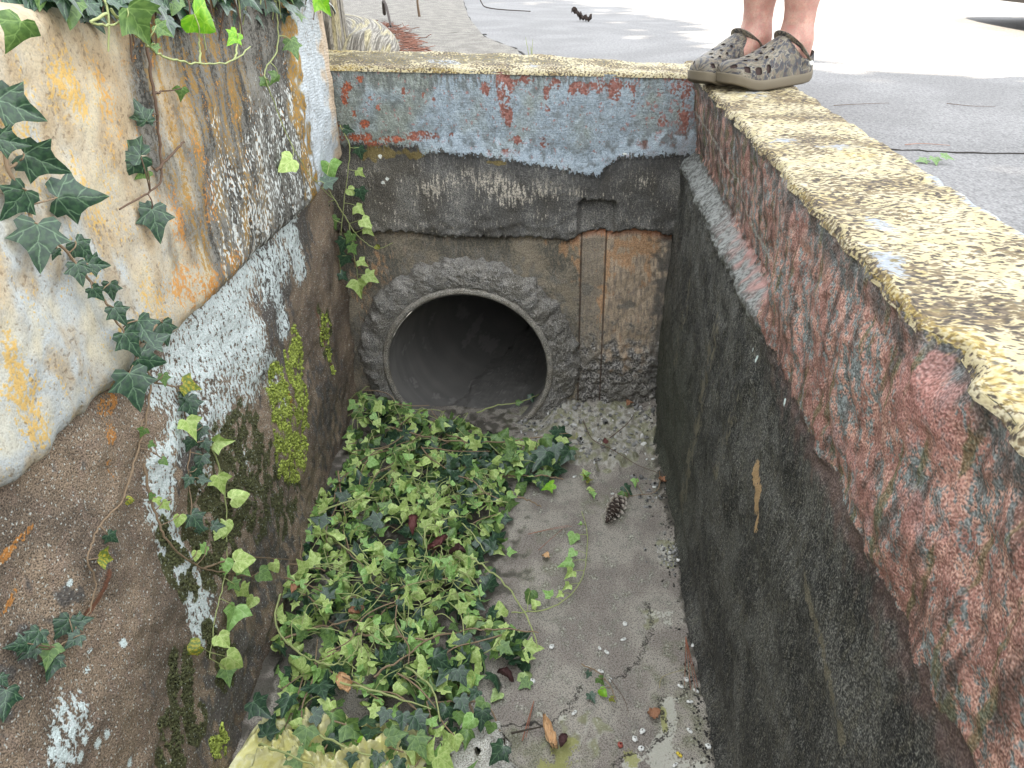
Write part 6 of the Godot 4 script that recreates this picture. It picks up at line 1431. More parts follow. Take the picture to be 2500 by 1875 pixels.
func make_person() -> void:
	var skin := bake([0.0, 1.0, 0.0, 1.0], 500, 500, look_skin, [], 0.0, 0.55)
	skin.uv1_triplanar = true
	skin.uv1_scale = Vector3.ONE * 2.0
	skin.subsurf_scatter_enabled = true
	skin.subsurf_scatter_strength = 0.06
	M.camo = bake([0.0, 1.0, -1.0, 1.0], 420, 420, look_camo, [], 0.0, 0.6)
	M.camo.albedo_color = Color(0.76, 0.75, 0.75)
	M.lining = flat(54, 40, 36, 0.9)
	M.sole = flat(98, 89, 73, 0.8)
	M.rivet = flat(214, 214, 208, 0.4)
	var t := thing("person", "person in camouflage clogs standing bare legged on the yellow corner of the coping", "person")
	var lh := Vector3(0.588, 0.001, -2.075); var lt := Vector3(0.352, 0.001, -1.925)
	var rh := Vector3(0.5, 0.001, -2.165); var rt := Vector3(0.285, 0.001, -1.975)
	var f := ((lt - lh).normalized() + (rt - rh).normalized()).normalized()
	var r := f.cross(Vector3.UP)
	var leg := []
	var hips := (lh + rh) * 0.5 + f * 0.06
	var hip := [hips - r * 0.09 + Vector3(0, 0.9, 0), hips + r * 0.09 + Vector3(0, 0.9, 0)]
	var knees := []
	for s in 2:
		var h: Vector3 = [lh, rh][s]; var d: Vector3 = ([lt, rt][s] - h).normalized()
		var o := d.cross(Vector3.UP) * (-1.0 if s == 0 else 1.0)
		var ankle := h + d * 0.058 + Vector3(0, 0.118, 0)
		var knee := ankle.lerp(hip[s], 0.47) + f * 0.03
		knees.append(knee)
		leg += [[h + d * 0.036 + Vector3(0, 0.056, 0), h + d * 0.05 + Vector3(0, 0.085, 0), 0.027, 0.028],
			[h + d * 0.03 + Vector3(0, 0.1, 0), ankle - d * 0.022 + Vector3(0, 0.08, 0), 0.015, 0.018],
			[ankle - Vector3(0, 0.03, 0), ankle + Vector3(0, 0.09, 0), 0.0345, 0.0375],
			[ankle + o * 0.02 - Vector3(0, 0.012, 0), ankle + o * 0.02, 0.018, 0.014],
			[ankle - o * 0.02 - Vector3(0, 0.004, 0), ankle - o * 0.02 + Vector3(0, 0.008, 0), 0.017, 0.014],
			[ankle + Vector3(0, 0.09, 0), ankle.lerp(knee, 0.62) - f * 0.018, 0.037, 0.054],
			[ankle.lerp(knee, 0.62) - f * 0.018, knee, 0.054, 0.05],
			[ankle + d * 0.004 - Vector3(0, 0.02, 0), h + d * 0.115 + Vector3(0, 0.07, 0), 0.036, 0.027],
			[h + d * 0.115 + Vector3(0, 0.066, 0), h + d * 0.2 + Vector3(0, 0.048, 0), 0.025, 0.015],
			[knee, knee.lerp(hip[s], 0.35), 0.052, 0.064]]
	obj("body", flesh(leg, 0.0075, 0.022), skin, t)
	clog(t, lh, lt, -1.0)
	clog(t, rh, rt, 1.0)
	var mid: Vector3 = (hip[0] + hip[1]) * 0.5
	var shoulder := mid + Vector3(0, 0.52, 0) - f * 0.02
	var shorts := [[mid, mid + Vector3(0, 0.12, 0), 0.15, 0.15]]
	var shirt := [[mid + Vector3(0, 0.12, 0), shoulder - Vector3(0, 0.1, 0), 0.155, 0.16], [shoulder - r * 0.16, shoulder + r * 0.16, 0.075, 0.075]]
	var upper := [[shoulder, shoulder + Vector3(0, 0.12, 0), 0.055, 0.052], [shoulder + Vector3(0, 0.2, 0) + f * 0.02, shoulder + Vector3(0, 0.26, 0) + f * 0.01, 0.075, 0.085], [shoulder + Vector3(0, 0.21, 0) + f * 0.09, shoulder + Vector3(0, 0.235, 0) + f * 0.085, 0.015, 0.01],
		[shoulder + Vector3(0, 0.22, 0) + r * 0.08, shoulder + Vector3(0, 0.24, 0) + r * 0.08, 0.014, 0.014], [shoulder + Vector3(0, 0.22, 0) - r * 0.08, shoulder + Vector3(0, 0.24, 0) - r * 0.08, 0.014, 0.014]]
	for s in 2:
		var k := -1.0 if s == 0 else 1.0
		shorts.append([hip[s], (hip[s] as Vector3).lerp(knees[s], 0.86), 0.105, 0.094])
		var el := shoulder + r * 0.22 * k - Vector3(0, 0.3, 0)
		var wr := el - Vector3(0, 0.25, 0) + f * 0.06
		shirt.append([shoulder + r * 0.17 * k, (shoulder + r * 0.17 * k).lerp(el, 0.55), 0.075, 0.07])
		upper += [[shoulder + r * 0.17 * k, el, 0.05, 0.042], [el, wr, 0.042, 0.028], [wr, wr - Vector3(0, 0.09, 0), 0.03, 0.03]]
		for q in 4: upper.append([wr - Vector3(0, 0.09, 0) + f * (q - 1.5) * 0.02, wr - Vector3(0, 0.165 - absf(q - 1.3) * 0.012, 0) + f * (q - 1.5) * 0.022, 0.009, 0.0075])
		upper.append([wr - Vector3(0, 0.03, 0) + f * 0.03, wr - Vector3(0, 0.1, 0) + f * 0.055, 0.011, 0.009])
	obj("upper_body", flesh(upper, 0.012, 0.02), skin, t)
	obj("shorts", flesh(shorts, 0.016, 0.04), flat(92, 88, 76, 0.9), t)
	obj("shirt", flesh(shirt, 0.018, 0.05), flat(96, 104, 112, 0.9), t)
	obj("hair", flesh([[shoulder + Vector3(0, 0.27, 0) - f * 0.02, shoulder + Vector3(0, 0.29, 0), 0.082, 0.084], [shoulder + Vector3(0, 0.22, 0) - f * 0.05, shoulder + Vector3(0, 0.26, 0) - f * 0.04, 0.06, 0.07]], 0.014, 0.03), flat(70, 52, 38, 0.8), t)

# ---------------------------------------------------------------- small things and what lies on the road
func put_thing(called: String, mesh: Mesh, mat: Material, label: String, category: String, xf: Transform3D, group := "") -> MeshInstance3D:
	var o := obj(called, mesh, mat, self, xf)
	tag(o, label, category, group)
	return o

func lump(seed_at: float, size: Vector3, rough := 0.25, n := 10) -> ArrayMesh:
	return grid(n * 2, n, func(u: float, v: float) -> Vector3:
			var th := u * TAU; var ph := (v - 0.5) * PI
			var d := Vector3(cos(th) * cos(ph), sin(ph), sin(th) * cos(ph))
			return d * size * (1.0 + rough * nf2.get_noise_3d(d.x * 1.6 + seed_at, d.y * 1.6, d.z * 1.6)),
		func(u: float, v: float) -> Vector2: return Vector2(u, v), Vector3.UP)

func dead_leaf(size: float, curl: float, seed_at: float) -> ArrayMesh:
	return grid(12, 8, func(u: float, v: float) -> Vector3:
			var w := sin(u * PI) ** 0.8 * lerpf(0.42, 0.2, smoothstep(0.055, 0.085, size)) * (1.0 + 0.25 * nf2.get_noise_2d(u * 9.0, seed_at))
			var s := (v - 0.5) * 2.0
			var wob := nf2.get_noise_2d(u * 4.0 + seed_at, v * 4.0) * 0.18
			var ang := s * curl
			return Vector3(sin(ang) * w / maxf(curl, 0.2), (1.0 - cos(ang)) * w / maxf(curl, 0.2) + wob + 0.3 * sin(u * 4.5 + seed_at) * 0.6, u - 0.5) * size,
		func(u: float, v: float) -> Vector2: return Vector2(u, v), Vector3.UP)

func make_small_things() -> void:
	# pine cone
	var head := Vector3(0.153, -1.148, -1.745)
	var tail := Vector3(0.108, -1.156, -1.652)
	var ax := (tail - head).normalized()
	var cone := thing("pine_cone", "dark open pine cone with pale tipped scales on the bare floor", "pine cone", head)
	obj("core", tube([Vector3.ZERO, (tail - head) * 0.5, tail - head], [0.01, 0.016, 0.004], 8), flat(58, 46, 38), cone)
	var scale_mesh := grid(6, 5, func(u: float, v: float) -> Vector3:
			var w := lerpf(0.25, 1.0, smoothstep(0.0, 0.8, v)) * (1.0 - 0.55 * smoothstep(0.75, 1.0, v))
			return Vector3((u - 0.5) * w, 0.16 * (1.0 - (2.0 * u - 1.0) ** 2) * v, v),
		func(u: float, v: float) -> Vector2: return Vector2(u, v), Vector3.UP)
	var grad := Gradient.new()
	grad.offsets = PackedFloat32Array([0.0, 0.55, 0.74, 1.0])
	grad.colors = PackedColorArray([Color(0.22, 0.19, 0.17), Color(0.32, 0.28, 0.26), Color(0.72, 0.68, 0.63), Color(0.88, 0.85, 0.8)])
	var gt := GradientTexture2D.new()
	gt.gradient = grad
	gt.width = 16; gt.height = 64
	gt.fill_from = Vector2(0, 0); gt.fill_to = Vector2(0, 1)
	var sm := StandardMaterial3D.new()
	sm.albedo_texture = gt
	sm.roughness = 0.8
	var s1 := ax.cross(Vector3.UP).normalized()
	var s2 := s1.cross(ax)
	for i in 66:
		var t := i / 66.0
		var ang := i * 2.39996
		var rad := s1 * cos(ang) + s2 * sin(ang)
		var open := lerpf(0.95, 0.3, t)
		var d := (rad * open + ax * (-0.25 + 0.9 * t)).normalized()
		var ln := 0.027 * (sin(clampf(t * 0.85 + 0.16, 0, 1) * PI) * 0.75 + 0.25)
		var x := ax.cross(rad).normalized()
		obj("cone_scale", scale_mesh, sm, cone, Transform3D(Basis(x, d.cross(x).normalized() * -1.0, d) * Basis.from_scale(Vector3(0.017, 0.024, ln) * lerpf(1.0, 0.6, t)), ax * (tail - head).length() * t * 0.92 + rad * 0.006))
	# white pellets scattered over the floor
	var white := flat(222, 222, 216, 0.6)
	var pm := [lump(1.0, Vector3(0.0042, 0.0035, 0.0075), 0.3, 6), lump(4.0, Vector3(0.0036, 0.003, 0.0062), 0.3, 6), lump(9.0, Vector3(0.006, 0.004, 0.0072), 0.4, 6)]
	var marks := [["the cut ivy sprig", 0.12, -1.08], ["the pine cone", 0.13, -1.7], ["the mortar apron", 0.2, -1.98], ["the long tan dead leaf", -0.034, -0.965], ["the white salt bloom", 0.21, -0.94], ["the pine needle bundle", 0.29, -1.17], ["the ivy pile", -0.1, -1.2], ["the small yellow green seedling", 0.051, -1.85], ["the chipped hole in the floor", 0.205, -1.33]]
	var order := ["closest to", "second closest to", "third closest to", "fourth closest to", "fifth closest to", "sixth closest to", "seventh closest to", "eighth closest to", "ninth closest to", "tenth closest to"]
	for s in pellet_spots:
		var here := Vector2(s[0], s[1])
		var words := ""
		var best := 99
		for m in marks:
			var nearer := 0
			for o in pellet_spots:
				if Vector2(o[0], o[1]).distance_to(Vector2(m[1], m[2])) < here.distance_to(Vector2(m[1], m[2])) - 1e-6: nearer += 1
			if nearer < best:
				best = nearer
				words = "small white pellet on the floor, %s %s" % [order[mini(nearer, 9)], m[0]]
		put_thing("white_pellet", pm[rng.randi() % 3], white, words, "pellet", Transform3D(Basis(Vector3.UP, rng.randf() * TAU), Vector3(s[0], floor_y(s[0], s[1]) + 0.003, s[1])), "white pellets scattered on the floor")
	put_thing("yellow_pellet", pm[0], flat(212, 188, 70, 0.6), "small yellow pellet near the white salt bloom on the floor", "pellet", Transform3D(Basis(Vector3.UP, 0.8), Vector3(0.243, floor_y(0.243, -0.945) + 0.003, -0.945)))
	put_thing("red_chip", pm[2], flat(150, 78, 66, 0.8), "small red paint chip on the floor beside the salt bloom", "paint chip", Transform3D(Basis(Vector3.UP, 0.3), Vector3(0.118, floor_y(0.118, -0.955) + 0.003, -0.955)))
	# gravel washed onto the mortar apron
	var gm := lump(2.0, Vector3.ONE, 0.5, 4)
	var gv := flat(255, 255, 255, 0.9)
	gv.vertex_color_use_as_albedo = true
	var places := []
	var tints := []
	for i in 620:
		var p := Vector2(rng.randf_range(-0.2, 0.31), rng.randf_range(-2.27, -1.9))
		if i > 470: p = Vector2(0.285 + rng.randfn() * 0.02, -1.55 + rng.randfn() * 0.03)
		elif i > 440: p = Vector2(rng.randf_range(0.2, 0.3), rng.randf_range(-1.9, -1.75))
		elif p.y > along([[-0.2, -2.15], [-0.088, -2.07], [0.01, -1.97], [0.056, -1.93], [0.15, -1.94], [0.229, -2.0], [0.3, -2.1]], p.x): continue
		var s := rng.randf_range(0.0022, 0.0085) * (1.0 if rng.randf() < 0.88 else 1.7)
		if i > 470: s *= 0.6
		places.append(Transform3D(Basis(Vector3(rng.randfn(), rng.randfn(), rng.randfn()).normalized(), rng.randf() * TAU) * Basis.from_scale(Vector3(1.0, 0.6, 0.8) * s), Vector3(p.x, floor_y(p.x, p.y) + s * 0.25, p.y)))
		var g := rng.randf_range(0.12, 0.36) if rng.randf() < 0.8 else rng.randf_range(0.45, 0.68)
		tints.append(Color(g, g * 0.98, g * 0.92))
	var gr := stuff("gravel", gm, gv, self, places, tints)
	tag(gr, "grey gravel washed onto the mortar apron below the pipe", "gravel")
	# sediment crumbs along the foot of the walls
	places = []; tints = []
	for i in 900:
		var right := rng.randf() < 0.6
		var z := rng.randf_range(-2.25, -0.8)
		var x := 0.318 - absf(rng.randfn()) * 0.025 if right else rng.randf_range(-0.5, 0.3)
		var s := rng.randf_range(0.0012, 0.004) if right else rng.randf_range(0.0008, 0.0022)
		places.append(Transform3D(Basis(Vector3.UP, rng.randf() * TAU) * Basis.from_scale(Vector3(1.0, 0.7, 0.8) * s), Vector3(x, floor_y(x, z) + s * 0.3, z)))
		var g := rng.randf_range(0.03, 0.12) if right else rng.randf_range(0.1, 0.4)
		tints.append(Color(g, g * 0.94, g * 0.84))
	tag(stuff("grit", gm, gv, self, places, tints), "dark grit and crumbs gathered along the foot of the wall", "grit")
	# dead leaves
	var browns := [flat(96, 54, 50, 0.8), flat(196, 158, 116, 0.8), flat(150, 108, 80, 0.8), flat(70, 44, 42, 0.85)]
	var dl := [[-0.437, -1.06, -1.508, 0, 0.06, 1.9, "maroon curled dead leaf in the ivy, farthest of three"], [-0.357, -1.06, -1.435, 0, 0.065, 2.2, "long maroon curled dead leaf in the middle of the ivy"], [-0.301, -1.07, -1.417, 3, 0.05, 2.0, "dark maroon crumpled leaf at the end of a maroon pair in the ivy"], [-0.502, -1.1, -1.018, 1, 0.06, 1.4, "tan curled dead leaf showing in the ivy above the yellow bag"], [-0.695, -1.07, -1.261, 2, 0.035, 1.2, "small brown dead leaf at the wall side edge of the ivy"], [-0.519, -1.07, -1.201, 2, 0.04, 1.5, "brown dead leaf half buried in the middle of the ivy"], [-0.144, -1.15, -1.098, 3, 0.045, 2.0, "dark brown shrivelled leaf at the ivy edge on bare floor"], [-0.034, -1.16, -0.965, 1, 0.085, 1.6, "long tan curled dead leaf on the green stained floor"], [-0.005, -1.165, -0.955, 3, 0.03, 1.2, "small dark dead leaf beside the long tan curled leaf"], [0.196, -1.168, -1.036, 2, 0.032, 0.5, "small flat pinkish brown leaf near the floor crack and wall"], [-0.067, -1.168, -1.514, 1, 0.026, 0.5, "small tan triangular leaf on the open floor beside the ivy shoot"], [0.116, -1.13, -2.03, 0, 0.03, 0.9, "small red brown leaf on the mortar apron"], [0.209, -1.12, -2.26, 2, 0.035, 0.8, "brown leaf scrap against the foot of the end wall"], [0.3, -1.15, -1.86, 2, 0.04, 1.0, "orange brown leaf scraps caught at the foot of the blackened wall"]]
	var k := 0
	for d in dl:
		put_thing("dead_leaf", dead_leaf(d[4], d[5], k * 3.1), browns[d[3]], d[6], "dead leaf", Transform3D(Basis(Vector3.UP, k * 2.3) * Basis(Vector3.RIGHT, 0.15), Vector3(d[0], d[1], d[2])))
		k += 1
	# pine needles and twigs
	var rust := flat(146, 92, 70, 0.8)
	var twigc := flat(92, 74, 62, 0.9)
	var bundle := func(p: Vector3, q: Vector3, count: int, label: String) -> void:
		var v := PackedVector3Array(); var n := PackedVector3Array(); var uv := PackedVector2Array(); var idx := PackedInt32Array()
		for i in count:
			var j := Vector3(rng.randfn(), absf(rng.randfn()) * 0.4, rng.randfn()) * (p - q).length() * 0.06
			add_tube(v, n, uv, idx, curve([p, p.lerp(q, 0.5) + j * 0.5 + Vector3(0, 0.002, 0), q + j], 4), taper(9, 0.0008, 0.0006), 4)
		put_thing("pine_needles", build(v, n, uv, idx), rust, label, "pine needles", Transform3D())
	(bundle as Callable).call(Vector3(0.293, -1.166, -1.25), Vector3(0.284, -1.166, -1.1), 5, "bundle of rusty pine needles against the foot of the blackened wall")
	(bundle as Callable).call(Vector3(-0.075, -1.17, -1.05), Vector3(-0.088, -1.17, -0.955), 3, "rusty pine needles crossing the short floor crack")
	(bundle as Callable).call(Vector3(-0.124, -1.168, -1.6), Vector3(0.012, -1.168, -1.645), 2, "pair of pine needles lying across the floor beside the ivy shoot")
	(bundle as Callable).call(Vector3(-0.089, -1.168, -1.535), Vector3(-0.024, -1.166, -1.62), 1, "single thin pine needle slanting away from a crossing pair")
	var twig := func(pts: Array, r: float, mat: Material, label: String, category := "twig") -> void:
		put_thing("twig", tube(curve(pts, 5), taper((pts.size() - 1) * 5 + 1, r, r * 0.5), 6), mat, label, category, Transform3D())
	(twig as Callable).call([Vector3(0.04, -1.13, -2.16), Vector3(0.07, -1.135, -2.05), Vector3(0.14, -1.13, -1.98), Vector3(0.22, -1.145, -1.92), Vector3(0.3, -1.15, -1.88)], 0.0016, twigc, "long thin runner stem lying across the mortar apron")
	(twig as Callable).call([Vector3(0.13, -1.13, -2.05), Vector3(0.19, -1.12, -2.12), Vector3(0.22, -1.115, -2.18)], 0.002, twigc, "short dark twig on the mortar apron under the end wall")
	(twig as Callable).call([Vector3(0.1, -1.168, -1.12), Vector3(0.13, -1.168, -1.07), Vector3(0.14, -1.168, -1.03)], 0.001, twigc, "thin dry stalk beside the cut ivy sprig")
	(twig as Callable).call([Vector3(0.215, -1.168, -1.1), Vector3(0.225, -1.166, -1.13), Vector3(0.275, -1.163, -1.15)], 0.0012, flat(150, 140, 104), "short pale forked stalk near the blackened wall")
	(twig as Callable).call([Vector3(-0.12, -1.168, -0.965), Vector3(-0.05, -1.166, -0.985)], 0.003, flat(60, 52, 42), "dark straight twig on the green stained floor by the tan leaf")
	# the little weed
	var weed := thing("weed", "small yellow green seedling growing from the floor near the apron", "weed", Vector3(0.051, -1.178, -1.85))
	obj("stem", tube(curve([Vector3.ZERO, Vector3(0.004, 0.02, 0.002), Vector3(-0.006, 0.045, -0.01)], 4), taper(9, 0.0018, 0.001), 5), M.stem_green, weed)
	for i in 9:
		var a := i * 2.4
		put_leaf(weed, Vector3(-0.006 * i / 9.0, 0.02 + 0.003 * i, -0.01 * i / 9.0), Vector3(cos(a), 0.5, sin(a)), Vector3(-cos(a) * 0.4, 1, -sin(a) * 0.4), 0.022, 2 if i % 3 else 3)
	for i in 4:
		put_leaf(weed, Vector3(0.012 + i * 0.002, 0.01, 0.02 + i * 0.012), Vector3(0.4, 0.2, 1), Vector3(0.3, 1, 0), 0.024, 2)
	# yellow plastic bag
	var outline := [[-0.72, -0.80], [-0.705, -0.87], [-0.698, -0.92], [-0.69, -0.955], [-0.65, -0.962], [-0.60, -0.992], [-0.556, -1.002], [-0.513, -0.998], [-0.485, -0.972], [-0.44, -0.968], [-0.397, -0.965], [-0.35, -0.955], [-0.305, -0.945], [-0.294, -0.888], [-0.315, -0.84], [-0.33, -0.74], [-0.42, -0.68], [-0.56, -0.66], [-0.68, -0.70]]
	var mid := Vector2(-0.5, -0.83)
	var bag_mat := bake([0.0, 1.0, 0.0, 1.0], 400, 400, look_bag, [], 0.1, 0.35)
	bag_mat.uv1_triplanar = true
	bag_mat.uv1_scale = Vector3.ONE * 3.0
	bag_mat.backlight_enabled = true
	bag_mat.backlight = Color(0.5, 0.5, 0.25)
	put_thing("plastic_bag", grid(160, 60, func(u: float, v: float) -> Vector3:
			var t := u * outline.size()
			var i := int(t) % outline.size()
			var a := Vector2(outline[i][0], outline[i][1]); var b := Vector2(outline[(i + 1) % outline.size()][0], outline[(i + 1) % outline.size()][1])
			var e := a.lerp(b, t - floorf(t))
			var p := mid.lerp(e, v)
			var fold := 0.045 * (1.0 - 2.0 * absf(ns.get_noise_2d(p.x * 7.0 + p.y * 3.0, p.y * 5.0))) + 0.022 * (1.0 - 2.0 * absf(ns.get_noise_2d(p.x * 17.0 + 5.0, p.y * 14.0 + p.x * 8.0))) + 0.009 * (1.0 - 2.0 * absf(ns.get_noise_2d(p.x * 40.0 - p.y * 22.0, p.y * 36.0)))
			fold = maxf(fold, -0.01)
			var y := floor_y(p.x, p.y) + 0.006 + (0.012 + 0.03 * smoothstep(1.0, 0.5, v)) + fold * smoothstep(1.02, 0.8, v) 
			return Vector3(p.x, y, p.y),
		func(u: float, v: float) -> Vector2: return Vector2(u, v), Vector3.UP), bag_mat, "crumpled pale yellow plastic bag on the floor under the ivy", "plastic bag", Transform3D())
	# pale mortar lump
	var pale := bake([0.0, 1.0, 0.0, 1.0], 256, 256, look_pale, [], 0.6, 0.95)
	pale.uv1_triplanar = true
	pale.uv1_scale = Vector3.ONE * 5.0
	put_thing("mortar_chunk", lump(6.0, Vector3(0.075, 0.035, 0.085), 0.5, 20), pale, "rough white chunk of mortar on the floor beside the yellow bag", "mortar chunk", Transform3D(Basis(Vector3.UP, 0.5), Vector3(-0.185, -1.168, -0.895)))
	# --- beyond the coping
	var bark := bake([0.0, 1.0, 0.0, 1.0], 500, 500, look_bark, [], 0.4, 0.95)
	var post := put_thing("wooden_post", grid(24, 30, func(u: float, v: float) -> Vector3:
			var a := u * TAU
			var d := Vector2(cos(a), sin(a))
			d *= 0.075 / pow(absf(d.x) ** 4 + absf(d.y) ** 4, 0.25)
			return Vector3(d.x + nf2.get_noise_2d(u * 20.0, v * 2.0) * 0.004, -0.05 + v * 0.9, d.y),
		func(u: float, v: float) -> Vector2: return Vector2(u * 0.6, v), Vector3.RIGHT), bark, "weathered grey post with yellow streaks behind the end of the tall wall", "post", Transform3D(Basis(), Vector3(-0.84, 0.05, -2.56)))
	var side := bark.duplicate()
	var spine := curve([Vector3(-0.71, -0.03, -2.46), Vector3(-0.735, -0.03, -2.7), Vector3(-0.84, -0.03, -3.15), Vector3(-1.06, -0.03, -3.75), Vector3(-1.5, -0.03, -4.4)], 8)
	put_thing("kerb_stone", grid(32, 18, func(u: float, v: float) -> Vector3:
			var t := u * (spine.size() - 1.001)
			var i := int(t)
			var p: Vector3 = (spine[i] as Vector3).lerp(spine[i + 1], t - i)
			var a := (v - 0.5) * PI
			var close := smoothstep(-0.06, 0.2, u)
			return p + Vector3(sin(a) * 0.115 * (0.9 + 0.1 * close), -0.01 + 0.03 * close + cos(a) * 0.115 * (1.0 - 0.35 * u) * (0.4 + 0.6 * close), nf2.get_noise_2d(u * 9.0, v * 9.0) * 0.004),
		func(u: float, v: float) -> Vector2: return Vector2(v * 0.5, u * 0.8), Vector3.UP), side, "low rounded grey kerb with grain lines curving away beside the post", "kerb", Transform3D())
	# leaf litter along that kerb
	var nm := tube([Vector3(-0.5, 0, 0), Vector3(0, 0.03, 0.06), Vector3(0.5, 0, 0)], [0.012, 0.014, 0.008], 4)
	var nl := flat(255, 255, 255, 0.9)
	nl.vertex_color_use_as_albedo = true
	places = []; tints = []
	for i in 420:
		var t := rng.randf()
		var sp: Vector3 = spine[int(t * (spine.size() - 1))]
		var p := Vector3(sp.x + 0.125 + absf(rng.randfn()) * 0.045, 0, sp.z + rng.randf_range(-0.05, 0.05))
		if t < 0.22: p.x += rng.randf() * 0.1
		p.y = level(p.x) + 0.004 + rng.randf() * 0.012
		places.append(Transform3D(Basis(Vector3.UP, rng.randf() * TAU) * Basis(Vector3.FORWARD, rng.randf_range(-0.3, 0.3)) * Basis.from_scale(Vector3(1, 1.4, 1.4) * rng.randf_range(0.04, 0.1)), p))
		var g := rng.randf_range(0.5, 1.3)
		tints.append(Color(0.24 * g, 0.11 * g, 0.075 * g))
	tag(stuff("leaf_litter", nm, nl, self, places, tints), "reddish dry needles drifted along the low rounded kerb", "leaf litter")
	# the coarser slab on the slope side of the joint
	var slab := bake([0.0, 1.0, 0.0, 1.0], 512, 512, look_slab, [], 0.3, 0.95)
	slab.uv1_triplanar = true
	slab.uv1_world_triplanar = true
	slab.uv1_scale = Vector3.ONE * 1.3
	var rim := [[-0.172, -2.48], [-0.234, -3.03], [-0.42, -3.5], [-0.62, -4.5], [-0.8, -5.6], [-1.0, -6.9]]
	var sst := SurfaceTool.new()
	sst.begin(Mesh.PRIMITIVE_TRIANGLES)
	for i in rim.size() - 1:
		var q := [Vector3(-4.0, 0, rim[i + 1][1]), Vector3(rim[i + 1][0], 0, rim[i + 1][1]), Vector3(rim[i][0], 0, rim[i][1]), Vector3(-4.0, 0, rim[i][1])]
		for t in [0, 1, 2, 0, 2, 3]:
			sst.set_normal(Vector3.UP)
			sst.add_vertex(q[t] + Vector3(0, level(q[t].x) + 0.004, 0))
	tag(obj("paving_slab", sst.commit(), slab, self), "coarse grey concrete slab behind the blue end wall", "", "", "structure")
	# joints in the paving, cut as thin dark strips of dirt standing a little proud
	var dirt := flat(52, 48, 44, 0.95)
	var joint := func(pts: Array, w: float) -> void:
		var v := PackedVector3Array(); var n := PackedVector3Array(); var uv := PackedVector2Array(); var idx := PackedInt32Array()
		var cpts := []
		for p in pts: cpts.append(Vector3(p[0], level(p[0]) + 0.001, p[1]))
		cpts = curve(cpts, 8)
		for i in range(1, cpts.size() - 1): cpts[i] += Vector3(nf2.get_noise_1d(i * 1.7) * 0.012, 0, nf2.get_noise_1d(i * 1.3 + 40.0) * 0.012)
		var rr := []
		for i in cpts.size(): rr.append(w * (1.0 + nf2.get_noise_1d(i * 2.1) * 0.7))
		add_tube(v, n, uv, idx, cpts, rr, 5)
		var o := obj("road_joint", build(v, n, uv, idx), dirt, self)
		tag(o, "dirt filled joint between the paving slabs", "", "", "structure")
	(joint as Callable).call([[-0.17, -2.5], [-0.232, -3.03], [-0.42, -3.5], [-0.62, -4.5], [-0.8, -5.6], [-1.0, -6.9]], 0.0032)
	(joint as Callable).call([[-0.95, -3.55], [-0.7, -3.62], [-0.51, -3.64], [-0.42, -3.6]], 0.003)
	(joint as Callable).call([[0.55, -1.52], [0.647, -1.522], [0.9, -1.515], [1.6, -1.5], [6.0, -1.4]], 0.0015)
	# bits on the paving
	var gx := func(x: float, z: float, up := 0.0) -> Vector3: return Vector3(x, level(x) + up, z)
	var dark := flat(58, 48, 42, 0.9)
	var g0 := gx as Callable
	(twig as Callable).call([g0.call(-0.66, -5.5, 0.28), g0.call(-0.68, -5.3, 0.16), g0.call(-0.62, -5.1, 0.05), g0.call(-0.55, -5.0, 0.02), g0.call(-0.3, -4.95, 0.01)], 0.005, dark, "thin bent twig standing up on the paving beyond the coping")
	(twig as Callable).call([g0.call(-0.9, -4.5, 0.0), g0.call(-0.9, -4.48, 0.1), g0.call(-0.88, -4.5, 0.2)], 0.008, flat(110, 92, 74), "dry upright seed stalk at the slab corner")
	(twig as Callable).call([g0.call(-1.05, -4.3, 0.03), g0.call(-1.0, -4.1, 0.1), g0.call(-0.95, -3.95, 0.08), g0.call(-0.88, -3.7, 0.02)], 0.01, dark, "dark broken stick in the litter beside the low kerb")
	(twig as Callable).call([g0.call(0.645, -1.99, 0.003), g0.call(0.72, -2.02, 0.003), g0.call(0.8, -2.045, 0.003)], 0.0009, twigc, "long brown needle on the paving past the clogs")
	(twig as Callable).call([g0.call(0.95, -2.06, 0.003), g0.call(1.0, -2.03, 0.003), g0.call(1.06, -2.035, 0.003)], 0.0009, twigc, "faint needle on the paving near the sunlit edge")
	(twig as Callable).call([g0.call(0.66, -1.56, 0.003), g0.call(0.7, -1.575, 0.003), g0.call(0.75, -1.565, 0.003)], 0.001, flat(150, 116, 100), "pinkish needle on the paving beside the slab joint")
	put_thing("seed_pod", lump(3.0, Vector3(0.09, 0.035, 0.04), 0.5, 8), dark, "dark lumpy pod lying far out on the paving", "seed pod", Transform3D(Basis(), g0.call(-1.18, -6.2, 0.03)))
	put_thing("dead_leaf", dead_leaf(0.12, 1.8, 33.0), dark, "curled black leaf alone on the paving beyond the blue wall", "dead leaf", Transform3D(Basis(Vector3.UP, 1.2), g0.call(0.01, -4.42, 0.03)))
	var sprig := thing("ivy_leaf", "small green leaf sprig lying on the paving by the coping", "leaf", g0.call(0.66, -1.425, 0.006))
	for i in 3: put_leaf(sprig, Vector3(0.012 * (i - 1), 0.004 * i, 0.002 * i), Vector3(i - 1.0, 0.2, 0.4), Vector3(0.1, 1, 0.3), 0.024, 1)
	var tuft := thing("grass_tuft", "thin pale grass blades growing behind the coping", "grass tuft", g0.call(-0.16, -2.52, 0.0))
	for i in 5:
		var b := Vector3(rng.randf_range(-0.02, 0.03), rng.randf_range(0.06, 0.11), rng.randf_range(-0.01, 0.01))
		obj("blade", tube(curve([Vector3(i * 0.006 - 0.012, 0, 0), b * 0.5 + Vector3(0.004, 0, 0), b], 3), taper(7, 0.0014, 0.0005), 4), M.stem_green, tuft)

